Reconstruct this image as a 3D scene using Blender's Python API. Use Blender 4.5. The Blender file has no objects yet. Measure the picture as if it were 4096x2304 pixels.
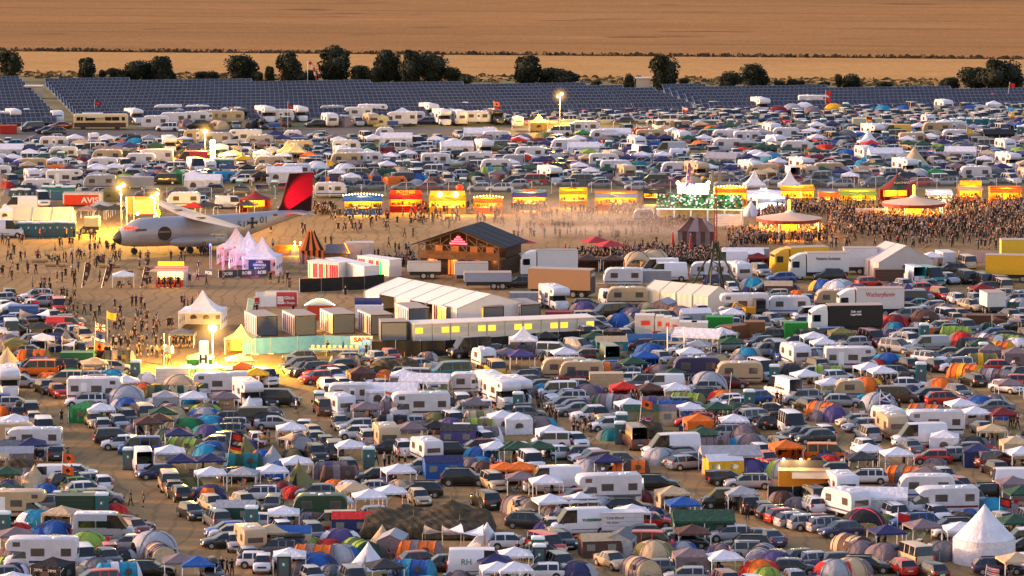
import bpy, bmesh, math, random
from mathutils import Vector, Matrix
R = math.radians
rnd = random.Random(7)
sc = bpy.context.scene
C = sc.collection
PI = math.pi
# ---------------------------------------------------------------- camera model
F = 17500.0; TP = 0.1217; CH = 71.7
PITCH = math.atan(TP); CP, SP = math.cos(PITCH), math.sin(PITCH)
def G(X, Y):
    """ground point seen at photo pixel X,Y"""
    u = (X-2048)/F; v = (Y-1152)/F
    t = CH/(SP+v*CP)
    return u*t, t*(CP-v*SP)
def S(Y):
    """pixels per metre for something standing on the ground at row Y"""
    return F*(SP+(Y-1152)/F*CP)/CH
def T(c, r, x, y):
    return c*1024+x*0.39752, r*576+y*0.39752
def GT(c, r, x, y):
    return G(*T(c, r, x, y))
def depth_of(y):
    return y*CP+CH*SP
cam = bpy.data.cameras.new('camera'); cam_o = bpy.data.objects.new('camera', cam); C.objects.link(cam_o)
cam.sensor_width = 36; cam.lens = 36*F/4096; cam.clip_start = 5; cam.clip_end = 9000
cam_o.location = (0, 0, CH); cam_o.rotation_euler = (PI/2-PITCH, 0, 0)
sc.camera = cam_o
# ---------------------------------------------------------------- colours
def s2l(c):
    return tuple((v/255/12.92 if v/255 <= 0.04045 else ((v/255+0.055)/1.055)**2.4) for v in c)
COL = {  # code: (name, rgb)
 'w': ('white', (222,220,230)), 'k': ('black', (16,16,19)), 's': ('silver', (158,160,170)), 'g': ('grey', (98,101,110)),
 'd': ('dark grey', (48,50,56)), 'n': ('navy', (40,44,92)), 'b': ('blue', (30,84,160)), 'c': ('turquoise', (34,140,178)),
 'r': ('red', (200,34,26)), 'x': ('maroon', (118,24,32)), 'o': ('orange', (232,110,22)), 'y': ('yellow', (226,170,30)),
 'G': ('green', (24,120,66)), 'D': ('dark green', (34,72,52)), 'l': ('lime green', (140,168,62)), 'v': ('olive', (118,112,66)),
 't': ('beige', (196,170,136)), 'm': ('mauve grey', (122,106,112)), 'p': ('purple', (78,66,122)), 'B': ('brown', (86,56,46)),
 'e': ('teal', (16,116,122)), 'P': ('pink', (226,70,120)), 'C': ('cream', (222,204,146))}  # cream also carries painted yellow lamplight on a white pagoda
def rgba(c):
    if isinstance(c, str): c = COL[c][1]
    l = s2l(c); return (l[0], l[1], l[2], 1.0)
# ---------------------------------------------------------------- materials
MATS = {}
def nt(name):
    m = bpy.data.materials.new(name); m.use_nodes = True
    return m, m.node_tree, m.node_tree.nodes['Principled BSDF']
def mat(name, col=(0.5,0.5,0.5), rough=0.6, metal=0.0, emit=None, es=0.0, noise=0.0, nscale=3.0, spec=0.5, bump=0.0, coat=0.0, trans=0.0):
    if name in MATS: return MATS[name]
    m, t, b = nt(name)
    c = rgba(col) if (isinstance(col, str) or max(col) > 1.5) else (*col, 1.0)
    b.inputs['Base Color'].default_value = c
    b.inputs['Roughness'].default_value = rough; b.inputs['Metallic'].default_value = metal
    b.inputs['Specular IOR Level'].default_value = spec
    if coat: b.inputs['Coat Weight'].default_value = coat; b.inputs['Coat Roughness'].default_value = 0.08
    if emit is not None:
        e = rgba(emit) if (isinstance(emit, str) or max(emit) > 1.5) else (*emit, 1.0)
        b.inputs['Emission Color'].default_value = e; b.inputs['Emission Strength'].default_value = es
    if noise:
        tc = t.nodes.new('ShaderNodeTexCoord'); n = t.nodes.new('ShaderNodeTexNoise')
        n.inputs['Scale'].default_value = nscale; n.inputs['Detail'].default_value = 5
        t.links.new(tc.outputs['Object'], n.inputs['Vector'])
        mp = t.nodes.new('ShaderNodeMapRange'); mp.inputs[1].default_value = 0.3; mp.inputs[2].default_value = 0.7
        mp.inputs[3].default_value = 1-noise; mp.inputs[4].default_value = 1+noise
        t.links.new(n.outputs['Fac'], mp.inputs[0])
        mx = t.nodes.new('ShaderNodeVectorMath'); mx.operation = 'SCALE'; mx.inputs[0].default_value = c[:3]
        t.links.new(mp.outputs[0], mx.inputs['Scale']); t.links.new(mx.outputs[0], b.inputs['Base Color'])
        if bump:
            bp = t.nodes.new('ShaderNodeBump'); bp.inputs['Strength'].default_value = bump; bp.inputs['Distance'].default_value = 0.1
            t.links.new(n.outputs['Fac'], bp.inputs['Height']); t.links.new(bp.outputs[0], b.inputs['Normal'])
    MATS[name] = m; return m
def colmat(name, rough, metal=0.0, coat=0.0, noise=0.1, nscale=1.2, bump=0.0, attr=False, dust=0.0, trans=0.0, gain=1.0):
    """takes its colour from the object (or from the mesh colour attribute)"""
    m, t, b = nt(name)
    if attr:
        oi = t.nodes.new('ShaderNodeAttribute'); oi.attribute_name = 'Col'; src = oi.outputs['Color']
    else:
        oi = t.nodes.new('ShaderNodeObjectInfo'); src = oi.outputs['Color']
    tc = t.nodes.new('ShaderNodeTexCoord'); n = t.nodes.new('ShaderNodeTexNoise')
    n.inputs['Scale'].default_value = nscale; n.inputs['Detail'].default_value = 4
    t.links.new(tc.outputs['Object'], n.inputs['Vector'])
    mp = t.nodes.new('ShaderNodeMapRange'); mp.inputs[1].default_value = 0.3; mp.inputs[2].default_value = 0.7
    mp.inputs[3].default_value = gain*(1-noise); mp.inputs[4].default_value = gain*(1+noise)
    t.links.new(n.outputs['Fac'], mp.inputs[0])
    mx = t.nodes.new('ShaderNodeVectorMath'); mx.operation = 'SCALE'
    t.links.new(src, mx.inputs[0]); t.links.new(mp.outputs[0], mx.inputs['Scale'])
    out = mx.outputs[0]
    if dust:   # dried field dust low down and on top surfaces
        mxr = t.nodes.new('ShaderNodeMix'); mxr.data_type = 'RGBA'
        geo = t.nodes.new('ShaderNodeNewGeometry'); sp = t.nodes.new('ShaderNodeSeparateXYZ')
        t.links.new(geo.outputs['Normal'], sp.inputs[0])
        m2 = t.nodes.new('ShaderNodeMapRange'); m2.inputs[1].default_value = 0.3; m2.inputs[2].default_value = 1.0
        m2.inputs[3].default_value = dust*0.35; m2.inputs[4].default_value = dust
        t.links.new(sp.outputs['Z'], m2.inputs[0]); t.links.new(m2.outputs[0], mxr.inputs['Factor'])
        t.links.new(out, mxr.inputs[6]); mxr.inputs[7].default_value = (*s2l((172,140,104)), 1)
        out = mxr.outputs[2]
    t.links.new(out, b.inputs['Base Color'])
    b.inputs['Roughness'].default_value = rough; b.inputs['Metallic'].default_value = metal
    if coat: b.inputs['Coat Weight'].default_value = coat; b.inputs['Coat Roughness'].default_value = 0.1
    if bump:
        n2 = t.nodes.new('ShaderNodeTexNoise'); n2.inputs['Scale'].default_value = 2.2; n2.inputs['Detail'].default_value = 3
        t.links.new(tc.outputs['Object'], n2.inputs['Vector'])
        bp = t.nodes.new('ShaderNodeBump'); bp.inputs['Strength'].default_value = bump; bp.inputs['Distance'].default_value = 0.25
        t.links.new(n2.outputs['Fac'], bp.inputs['Height']); t.links.new(bp.outputs[0], b.inputs['Normal'])
    if trans:
        tr = t.nodes.new('ShaderNodeBsdfTranslucent'); t.links.new(out, tr.inputs[0])
        ms = t.nodes.new('ShaderNodeMixShader'); ms.inputs[0].default_value = trans
        t.links.new(b.outputs[0], ms.inputs[1]); t.links.new(tr.outputs[0], ms.inputs[2])
        t.links.new(ms.outputs[0], t.nodes['Material Output'].inputs[0])
    MATS[name] = m; return m
PAINT = colmat('car_paint', 0.30, 0.0, 0.35, 0.04, dust=0.07, gain=0.9)
SHELL = colmat('painted_shell', 0.42, 0.0, 0.0, 0.10, dust=0.08, gain=0.80)
FABRIC = colmat('tent_fabric', 0.75, noise=0.10, nscale=.9, bump=0.55, trans=0.12)
CLOTH = colmat('clothing', 0.9, noise=0.25, nscale=4)
PLASTIC = colmat('moulded_plastic', 0.5, noise=0.05)
PAINT_A = colmat('car_paint_mixed', 0.32, 0.0, 0.5, 0.04, attr=True, dust=0.12)
CLOTH_A = colmat('clothing_mixed', 0.9, noise=0.1, attr=True)
GLASS = mat('window_glass', (0.010,0.012,0.016), 0.08, spec=0.6)
TYRE = mat('tyre_rubber', (0.02,0.02,0.02), 0.85)
RIM = mat('alloy_rim', (0.5,0.5,0.52), 0.35, 0.8)
DARK = mat('dark_plastic', (0.03,0.03,0.033), 0.6)
LAMP = mat('headlamp_lens', (0.75,0.77,0.8), 0.15, spec=0.8)
TAIL = mat('tail_lamp_lens', (0.55,0.03,0.02), 0.2)
PLATE = mat('number_plate_white', (0.7,0.7,0.68), 0.5)
METAL = mat('galvanised_metal', (0.45,0.46,0.48), 0.45, 0.7)
WHITE = mat('white_coat', (0.78,0.78,0.81), 0.5, noise=0.06)
WFAB = mat('white_fabric', (0.78,0.77,0.78), 0.8, noise=0.07, nscale=0.8, bump=0.4)
SKIN = mat('skin', (0.42,0.25,0.17), 0.6)
WOOD = mat('brown_wood', (0.16,0.085,0.04), 0.75, noise=0.3, nscale=4)
LWOOD = mat('light_wood', (0.42,0.27,0.13), 0.75, noise=0.25, nscale=4)
BLACK = mat('black_cloth', (0.018,0.018,0.02), 0.85, noise=0.2)
RED = mat('red_coat', (0.5,0.03,0.025), 0.5, noise=0.08)
# ---------------------------------------------------------------- mesh builder
class MB:
    def __init__(s): s.v=[]; s.f=[]; s.m=[]; s.sm=[]; s.uv=None
    def add(s, vs, fs, mi=0, smooth=False):
        o=len(s.v); s.v.extend([tuple(p) for p in vs])
        for f in fs: s.f.append(tuple(i+o for i in f)); s.m.append(mi); s.sm.append(smooth)
        return s
    def box(s, x0,x1,y0,y1,z0,z1, mi=0):
        return s.add([(x0,y0,z0),(x1,y0,z0),(x1,y1,z0),(x0,y1,z0),(x0,y0,z1),(x1,y0,z1),(x1,y1,z1),(x0,y1,z1)],
          [(0,3,2,1),(4,5,6,7),(0,1,5,4),(1,2,6,5),(2,3,7,6),(3,0,4,7)], mi)
    def cyl(s, p0, p1, r0, r1=None, n=8, mi=0, caps=True):
        if r1 is None: r1=r0
        p0=Vector(p0); p1=Vector(p1); d=(p1-p0)
        if d.length<1e-6: return s
        d.normalize(); a=d.orthogonal().normalized(); b=d.cross(a)
        vs=[]
        for p,r in ((p0,r0),(p1,r1)):
            for i in range(n):
                an=2*PI*i/n; vs.append(p+a*(r*math.cos(an))+b*(r*math.sin(an)))
        fs=[(i,(i+1)%n,n+(i+1)%n,n+i) for i in range(n)]
        s.add(vs,fs,mi,n>6)
        if caps:
            s.add(vs[:n],[tuple(range(n-1,-1,-1))],mi); s.add(vs[n:],[tuple(range(n))],mi)
        return s
    def grid(s, fn, nu, nv, mi=0, smooth=True, skip=None):
        o=[fn(i/nu, j/nv) for j in range(nv+1) for i in range(nu+1)]
        fs=[]
        for j in range(nv):
            for i in range(nu):
                if skip and skip((i+.5)/nu,(j+.5)/nv): continue
                a=j*(nu+1)+i; fs.append((a,a+1,a+nu+2,a+nu+1))
        return s.add(o,fs,mi,smooth)
    def loft(s, rings, mi=0, mf=None, smooth=True, caps=True):
        n=len(rings[0]); vs=[p for r in rings for p in r]
        o=len(s.v); s.v.extend(vs)
        for i in range(len(rings)-1):
            for j in range(n):
                a=i*n+j; b=i*n+(j+1)%n
                s.f.append((o+a,o+b,o+b+n,o+a+n)); s.m.append(mf(i,j) if mf else mi); s.sm.append(smooth)
        if caps:
            s.f.append(tuple(o+k for k in range(n-1,-1,-1))); s.m.append(mi); s.sm.append(False)
            s.f.append(tuple(o+(len(rings)-1)*n+k for k in range(n))); s.m.append(mi); s.sm.append(False)
        return s
    def ball(s, c, rx, ry=None, rz=None, nu=10, nv=6, mi=0):
        ry=ry or rx; rz=rz or rx
        return s.grid(lambda u,v:(c[0]+rx*math.sin(PI*v)*math.cos(2*PI*u),c[1]+ry*math.sin(PI*v)*math.sin(2*PI*u),c[2]+rz*math.cos(PI*v)),nu,nv,mi)
    def xf(s, M, i0=0):
        for k in range(i0,len(s.v)): s.v[k]=tuple(M @ Vector(s.v[k]))
        return s
    def mesh(s, name, mats, fix=False):
        me=bpy.data.meshes.new(name); me.from_pydata(s.v,[],s.f)
        me.polygons.foreach_set('material_index', s.m); me.polygons.foreach_set('use_smooth', s.sm)
        for m in mats: me.materials.append(m)
        if fix:
            bm=bmesh.new(); bm.from_mesh(me); bmesh.ops.remove_doubles(bm,verts=bm.verts,dist=0.0008)
            bmesh.ops.recalc_face_normals(bm,faces=bm.faces); bm.to_mesh(me); bm.free()
        me.update(); return me
# ---------------------------------------------------------------- object helpers
THINGS = []   # (obj, kindname, colourname, photo x, photo y)
def put(o, parent=None):
    C.objects.link(o)
    if parent is not None: o.parent = parent
    return o
def part(name, me, parent, color=None, loc=None, rot=None, label=None):
    o = bpy.data.objects.new(name, me); put(o, parent)
    if color is not None: o.color = rgba(color)
    if loc: o.location = loc
    if rot: o.rotation_euler = rot
    if label: o['label'] = label
    return o
def tag(o, label, cat, group=None, kind=None):
    if label: o['label'] = label
    if cat: o['category'] = cat
    if group: o['group'] = group
    if kind: o['kind'] = kind
    return o
def empty(name, loc=(0,0,0), rz=0.0, label=None, cat=None, group=None, sc_=1.0):
    o = bpy.data.objects.new(name, None); put(o); o.location = loc; o.rotation_euler = (0,0,rz); o.empty_display_size=0.3
    if sc_ != 1: o.scale = (sc_,)*3
    return tag(o, label, cat, group)
def struct(name, me, color=None, loc=None):
    o = part(name, me, None, color, loc); o['kind'] = 'structure'; return o
TXT = {}
def text_mesh(s, size=1.0, align='CENTER', bold=0.0):
    key=(s,size,align,bold)
    if key in TXT: return TXT[key]
    cu=bpy.data.curves.new('lettering','FONT'); cu.body=s; cu.size=size; cu.align_x=align; cu.align_y='CENTER'; cu.offset=bold; cu.resolution_u=3
    o=bpy.data.objects.new('lettering',cu); C.objects.link(o)
    dg=bpy.context.evaluated_depsgraph_get(); me=bpy.data.meshes.new_from_object(o.evaluated_get(dg))
    bpy.data.objects.remove(o); bpy.data.curves.remove(cu); me.materials.clear(); TXT[key]=me
    return me
def lettering(s, parent, loc, size, m, rz=0.0, w=None, name='lettering', tilt=0.0, bold=0.0):
    """upright lettering whose face looks towards local -Y turned by rz"""
    me=text_mesh(s,size,bold=bold).copy(); me.materials.append(m)
    if w:
        xs=[v.co.x for v in me.vertices]; k=w/max(1e-3,(max(xs)-min(xs)))
        for v in me.vertices: v.co.x*=k
    o=part(name,me,parent,loc=loc,rot=(PI/2+tilt,0,rz)); return o
SKY_S=0.54; SUN_S=5.4; LAMP_E=42000; SMOKE=0.10
# ================================================================ templates of repeated things
TPL = {}   # kind -> dict(name, parts=[(name, mesh, slot, parent_index)], L, W, cat, word)
def tpl(code, name, word, cat, group, L, W, parts, h=1.5):
    TPL[code] = dict(name=name, word=word, cat=cat, group=group, L=L, W=W, parts=parts, h=h, lod=None)
def ring(x, w, belt, wt, top, zb=0.24):
    pts=[(w*.86,zb),(w*.985,zb+.16),(w,(zb+belt)*.5+.05),(w*.965,belt),(wt,top-.055),(wt*.82,top)]
    return [(x,y,z) for y,z in pts]+[(x,-y,z) for y,z in reversed(pts)]
def sl(a, b, k): return a+(b-a)*k
def vehicle_body(L, W, H, hood, tail, rf, rr, belt, hz, dz, tt=0.72, wins=2, panel_from=None):
    """hood length, tail(deck) length, windscreen run rf, rear run rr, belt height, hood height hz, deck height dz"""
    f=L/2; r=-L/2; w=W/2
    wt=w*tt
    st=[]   # (x, halfwidth, belt, top halfwidth, top, tag after)
    st.append((r, w*.80, .56, w*.74, .62, 'p'))
    st.append((r+.05, w*.93, min(belt,dz)-.12, w*.84, dz-.06, 'p'))
    if tail>0.15:
        st.append((r+.12, w*.96, min(belt,dz)-.07, w*.86, dz, 'p'))
        st.append((r+tail, w, belt-.02, w*.84, dz+.02, 'rw'))
    else:
        st.append((r+.10, w*.97, belt-.02, w*.86, dz, 'rw'))
    x0=st[-1][0]; xr=x0+rr; xf=f-hood-rf; xw=f-hood
    st.append((xr, w, belt, wt, H-.04, 'p'))
    st.append((xr+.10, w, belt, wt*1.01, H-.02, 'g'))
    span=xf-(xr+.10)
    n=wins
    for i in range(1,n):
        c=xr+.10+span*i/n
        st.append((c-.05, w, belt, wt*1.02, H, 'p')); st.append((c+.05, w, belt, wt*1.02, H, 'g'))
    st.append((xf, w, belt, wt, H-.03, 'ws'))
    st.append((xw-.02, w*.99, belt-.03, w*.83, hz+.03, 'p'))
    st.append((f-hood*.45, w*.97, hz-.10, w*.80, hz-.03, 'p'))
    st.append((f-.14, w*.90, hz-.22, w*.74, hz-.16, 'p'))
    st.append((f-.03, w*.80, .50, w*.66, .58, 'p'))
    st.append((f, w*.74, .42, w*.6, .47, 'p'))
    rings=[ring(a,b,c,d,e) for a,b,c,d,e,_ in st]
    tags=[s[5] for s in st]
    body=MB(); 
    vs=[p for rg in rings for p in rg]; body.v=vs; N=12
    ws=MB(); ws.v=list(vs); rw=MB(); rw.v=list(vs); sg=MB(); sg.v=list(vs)
    for i in range(len(rings)-1):
        for j in range(N):
            a=i*N+j; b=i*N+(j+1)%N; q=(a,b,b+N,a+N)
            side = j in (3,7); topf = j in (4,5,6)
            t=tags[i]; tgt=body
            x_mid=(st[i][0]+st[i+1][0])/2
            if t=='g' and side and not (panel_from is not None and x_mid<panel_from): tgt=sg
            if t=='ws' and side: tgt=sg
            if t=='ws' and topf: tgt=ws
            if t=='rw' and topf: tgt=rw
            if t=='rw' and side and panel_from is None: tgt=sg
            tgt.f.append(q); tgt.m.append(0); tgt.sm.append(tgt is body)
    for g in (0,(len(rings)-1)*N):
        ii=tuple(range(g,g+N)); body.f.append(ii if g else ii[::-1]); body.m.append(0); body.sm.append(False)
    def clean(mb):
        used=sorted({i for f_ in mb.f for i in f_}); mp={u:k for k,u in enumerate(used)}
        o=MB(); o.v=[mb.v[u] for u in used]; o.f=[tuple(mp[i] for i in f_) for f_ in mb.f]; o.m=mb.m; o.sm=mb.sm; return o
    return clean(body), clean(ws), clean(rw), clean(sg)
def wheel_mesh(r=.32, w=.2):
    t=MB(); t.cyl((0,-w/2,0),(0,w/2,0),r,r,14)
    q=MB(); q.cyl((0,-w/2-.012,0),(0,w/2+.012,0),r*.62,r*.62,10)
    return t.mesh('wheel',[TYRE]), q.mesh('rim',[RIM])
def sides(m, name, mats):
    """one mesh for the left and one for the right side"""
    out=[]
    for sg_ in (-1,1):
        o=MB(); mp={}
        for f_,mi,sm in zip(m.f,m.m,m.sm):
            if sum(m.v[i][1] for i in f_)*sg_>0:
                for i in f_:
                    if i not in mp: mp[i]=len(o.v); o.v.append(m.v[i])
                o.f.append(tuple(mp[i] for i in f_)); o.m.append(mi); o.sm.append(sm)
        if o.f: out.append(o.mesh(name,mats))
    return out
def add_wheels(parts, L, W, xf, xr, r=.32, steel=False):
    t,q=wheel_mesh(r,.22)
    for x in (xf,xr):
        for s in (-1,1):
            parts.append(('wheel', t, 0, None, (x, s*(W/2-.095), r)))
            parts.append(('rim', q, 0, len(parts)-1, (0,0,0)))
def arches(L, W, xf, xr, r):
    a=MB()
    for x in (xf,xr):
        for s in (-1,1):
            y=s*W/2
            a.cyl((x,y-s*.10,r+.03),(x,y+s*.006,r+.03),r*1.18,r*1.18,14)
    a.box(-L/2+.25,L/2-.25,-W/2*.86,W/2*.86,.18,.25)
    return a
def make_car(code, name, word, L, W, H, hood, tail, rf, rr, belt, hz, dz, wins=2, rails=False, r=.32, tt=.72, box=None, cat='car'):
    body,ws,rw,sg=vehicle_body(L,W,H,hood,tail,rf,rr,belt,hz,dz,tt,wins)
    xf=L/2-hood*.5-.28; xr=-L/2+.82; parts=[]
    if rails:
        for s in (-1,1): body.box(-L*.32,L*.12,s*W*.33-.02,s*W*.33+.02,H-.03,H+.05,1)
    for s in (-1,1): body.box(L/2-hood-.28,L/2-hood-.10,s*W/2-(.02 if s<0 else -.0)-.0,s*W/2+.16*s if s>0 else s*W/2+.0,belt-.02,belt+.13,0) if s>0 else body.box(L/2-hood-.28,L/2-hood-.10,-W/2-.16,-W/2,belt-.02,belt+.13,0)
    parts.append(('body', body.mesh(name+'_body',[PAINT,DARK],True), 1, None, None))
    parts.append(('wheel_arches', arches(L,W,xf,xr,r).mesh('wheel_arches',[DARK]), 0, None, None))
    parts.append(('windscreen', ws.mesh('windscreen',[GLASS]), 0, None, None))
    parts.append(('rear_window', rw.mesh('rear_window',[GLASS]), 0, None, None))
    for q_ in sides(sg,'side_window',[GLASS]): parts.append(('side_window', q_, 0, None, None))
    for s in (-1,1):
        h=MB(); y0,y1=sorted((s*W*.27,s*W*.415)); h.add([(L/2-.12,y0,hz-.34),(L/2-.12,y1,hz-.34),(L/2-.20,y1,hz-.20),(L/2-.20,y0,hz-.20),(L/2-.02,y0,hz-.34),(L/2-.06,y1,hz-.34),(L/2-.17,y1,hz-.19),(L/2-.11,y0,hz-.19)],[(4,5,6,7),(0,4,7,3),(1,2,6,5),(3,7,6,2),(0,1,5,4)])
        parts.append(('headlight', h.mesh('headlight',[LAMP]), 0, None, None))
        t=MB(); y0,y1=sorted((s*W*.33,s*W*.465)); t.box(-L/2-.012,-L/2+.12,y0,y1,dz-.26,dz-.04)
        parts.append(('tail_light', t.mesh('tail_light',[TAIL]), 0, None, None))
    p=MB(); p.box(-L/2-.03,-L/2+.02,-.26,.26,.52,.63); p.box(L/2-.02,L/2+.02,-.26,.26,.34,.45)
    parts.append(('number_plate', p.mesh('number_plate',[PLATE]), 0, None, None))
    g=MB(); g.box(L/2-.05,L/2+.012,-W*.24,W*.24,hz-.38,hz-.24); g.box(L/2-.06,L/2+.014,-W*.36,W*.36,.24,.33)
    parts.append(('grille', g.mesh('grille',[DARK]), 0, None, None))
    add_wheels(parts,L,W,xf,xr,r)
    if box:
        b=MB(); b.loft([[(x,y*k,H+.06+z*q) for y,z in ((-.38,0),(.38,0),(.36,.28),(.2,.38),(-.2,.38),(-.36,.28))] for x,k,q in ((-.95,.8,.5),(-.8,1,1),(.7,1,1),(1.0,.7,.35))])
        parts.append(('roof_box', b.mesh('roof_box',[DARK],True), 0, None, None))
    tpl(code,name,word,cat,'cars parked in the camp',L,W,parts,H)
make_car('h','hatchback','hatchback',4.15,1.76,1.48,.95,0,.80,.50,.93,.94,.98)
make_car('k','small_hatchback','small hatchback',3.6,1.64,1.50,.70,0,.75,.34,.95,.97,1.0)
make_car('e','estate_car','estate car',4.70,1.80,1.48,1.10,0,.85,.42,.93,.93,.99,3,True)
make_car('s','saloon_car','saloon car',4.60,1.80,1.43,1.12,.62,.90,.75,.93,.92,1.0)
make_car('u','off_road_car','off-road car',4.60,1.88,1.70,1.05,0,.70,.38,1.06,1.08,1.12,2,True,.37,.76,cat='off-road car')
make_car('m','people_carrier','people carrier',4.55,1.83,1.72,.80,0,1.0,.30,1.02,1.04,1.08,3,False,.33,.76,cat='people carrier')
make_car('hb','car_with_roof_box','estate car with a roof box',4.6,1.80,1.50,1.10,0,.85,.42,.93,.93,.99,3,True,box=True)
def make_van(code, name, word, L, W, H, hood, rf, rr, belt, hz, wins=3, panel=False, r=.34, tt=.84, stripe=False, group='vans parked in the camp', hatchroof=False, extra=None):
    body,ws,rw,sg=vehicle_body(L,W,H,hood,0,rf,rr,belt,hz,belt+.02,tt,wins,panel_from=(L/2-hood-rf-1.0 if panel else None))
    xf=L/2-.85; xr=-L/2+1.0; parts=[]
    if panel:
        # rear doors seam and side mould
        body.box(-L/2-.006,-L/2+.05,-.012,.012,.5,belt-.05,1)
        for s in (-1,1): body.box(-L*.36,L*.16,s*W/2-.012,s*W/2+.012,.62,.68,1)
    for s in (-1,1):
        y0,y1=sorted((s*W/2,s*(W/2+.2))); body.box(L/2-hood-rf*.5-.1,L/2-hood-rf*.5+.06,y0,y1,belt-.05,belt+.25,1)
    if stripe:
        for s in (-1,1): body.box(-L*.46,L*.42,s*W/2-.008,s*W/2+.008,.42,.60,1)
    parts.append(('body', body.mesh(name+'_body',[PAINT,DARK],True), 1, None, None))
    parts.append(('wheel_arches', arches(L,W,xf,xr,r).mesh('wheel_arches',[DARK]), 0, None, None))
    parts.append(('windscreen', ws.mesh('windscreen',[GLASS]), 0, None, None))
    if not panel: parts.append(('rear_window', rw.mesh('rear_window',[GLASS]), 0, None, None))
    else:
        q=MB()
        for s in (-1,1):
            y0,y1=sorted((s*.12,s*W*.38)); q.box(-L/2+rr*.28,-L/2+rr*.28+.02,y0,y1,belt+.12,belt+.12+(H-belt)*.42)
    for q_ in sides(sg,'side_window',[GLASS]): parts.append(('side_window', q_, 0, None, None))
    for s in (-1,1):
        y0,y1=sorted((s*W*.30,s*W*.44)); h=MB(); h.box(L/2-.16,L/2-.005,y0,y1,hz-.42,hz-.22); parts.append(('headlight', h.mesh('headlight',[LAMP]), 0, None, None))
        y0,y1=sorted((s*W*.42,s*W*.495)); t=MB(); t.box(-L/2-.02,-L/2+.10,y0,y1,.72,belt-.02); parts.append(('tail_light', t.mesh('tail_light',[TAIL]), 0, None, None))
    p=MB(); p.box(-L/2-.03,-L/2+.02,-.26,.26,.62,.73); p.box(L/2-.02,L/2+.02,-.26,.26,.34,.45)
    parts.append(('number_plate', p.mesh('number_plate',[PLATE]), 0, None, None))
    g=MB(); g.box(L/2-.08,L/2+.012,-W*.28,W*.28,hz-.44,hz-.28); g.box(L/2-.1,L/2+.014,-W*.42,W*.42,.22,.36)
    parts.append(('grille', g.mesh('grille',[DARK]), 0, None, None))
    if hatchroof:
        b=MB(); b.loft([[(x,y,H-.03+z*q) for y,z in ((-W*.4,0),(W*.4,0),(W*.39,.12),(-W*.39,.12))] for x,q in ((-L*.44,.6),(-L*.4,1),(L*.1,1),(L*.17,.2))]); 
        for x in (-1.8,-.4,.9): b.cyl((x,0,H+.07),(x,0,H+.16),.32,.28,10)
        parts.append(('roof_hatches', b.mesh('roof_hatches',[WHITE]), 0, None, None))
        for s in (-1,1):
            q=MB(); 
            for (x0,x1) in ((-L*.38,-L*.12),(-L*.10,L*.12)): q.box(x0,x1,s*W/2*1.0-.03,s*W/2*1.0+.005,belt+.10,belt+.72)
            parts.append(('side_window', q.mesh('side_window',[GLASS]), 0, None, None))
    if extra: extra(parts)
    add_wheels(parts,L,W,xf,xr,r)
    tpl(code,name,word,'van',group,L,W,parts,H)
make_van('t','minibus','minibus',4.85,1.90,1.95,.62,.78,.25,1.10,1.12,3)
make_van('tp','panel_van','low panel van',5.0,1.92,1.97,.62,.78,.16,1.10,1.12,3,True)
make_van('cd','delivery_van','small delivery van',4.4,1.80,1.82,.72,.80,.14,1.05,1.05,2,False)
make_van('sp','high_roof_van','high-roof panel van',6.0,2.0,2.62,.70,.95,.14,1.30,1.28,4,True,.36)
make_van('sw','high_roof_camper','high-roof camper van',5.4,1.95,2.5,.62,.95,.22,1.22,1.2,4,False,.35)
make_van('jt','long_camper_van','long camper van',6.0,2.05,2.60,.70,.95,.14,1.28,1.28,4,True,.36,hatchroof=True)
# pickup
def make_pickup():
    L,W,H=5.3,1.85,1.78
    body,ws,rw,sg=vehicle_body(L,W,H,1.15,1.55,.7,.3,1.08,1.1,1.08,.78,2)
    parts=[]; xf=L/2-.95; xr=-L/2+1.15
    b=MB(); b.box(-L/2+.16,-L/2+1.5,-W*.36,W*.36,1.02,1.125)
    parts=[('body', body.mesh('pickup_body',[PAINT,DARK],True),1,None,None),('wheel_arches',arches(L,W,xf,xr,.38).mesh('wheel_arches',[DARK]),0,None,None),
     ('windscreen',ws.mesh('windscreen',[GLASS]),0,None,None),('rear_window',rw.mesh('rear_window',[GLASS]),0,None,None),('load_bed',b.mesh('load_bed',[DARK]),0,None,None)]
    for q_ in sides(sg,'side_window',[GLASS]): parts.append(('side_window', q_, 0, None, None))
    for s in (-1,1):
        y0,y1=sorted((s*W*.3,s*W*.44)); h=MB(); h.box(L/2-.14,L/2,y0,y1,.72,.9); parts.append(('headlight',h.mesh('headlight',[LAMP]),0,None,None))
    add_wheels(parts,L,W,xf,xr,.38); tpl('pk','pickup_truck','pickup truck','pickup truck','pickup trucks in the camp',L,W,parts,H)
make_pickup()
# motorhomes and caravans: side profile extruded, rounded edges by three-step section
def shell(prof, W, inset=.10, mi=0):
    """prof: closed list (x,z) side outline; returns shell with chamfered long edges"""
    cx=sum(p[0] for p in prof)/len(prof); cz=sum(p[1] for p in prof)/len(prof)
    def ringy(y,k): return [(cx+(x-cx)*(1-k*.045), y, cz+(z-cz)*(1-k*.055)) for x,z in prof]
    m=MB(); m.loft([ringy(-W/2,1),ringy(-W/2+inset*.35,.35),ringy(-W/2+inset,0),ringy(W/2-inset,0),ringy(W/2-inset*.35,.35),ringy(W/2,1)],mi); return m
def win_box(m, x0,x1,z0,z1,y,mi=0):
    s=1 if y>0 else -1; a,b=sorted((y-s*.02,y+s*.014)); m.box(x0,x1,a,b,z0,z1,mi)
FRAME=mat('window_frame_grey',(0.14,0.14,0.15),.6)
CURT=mat('caravan_acrylic_window',(0.10,0.075,0.065),.12,spec=.8)
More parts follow.
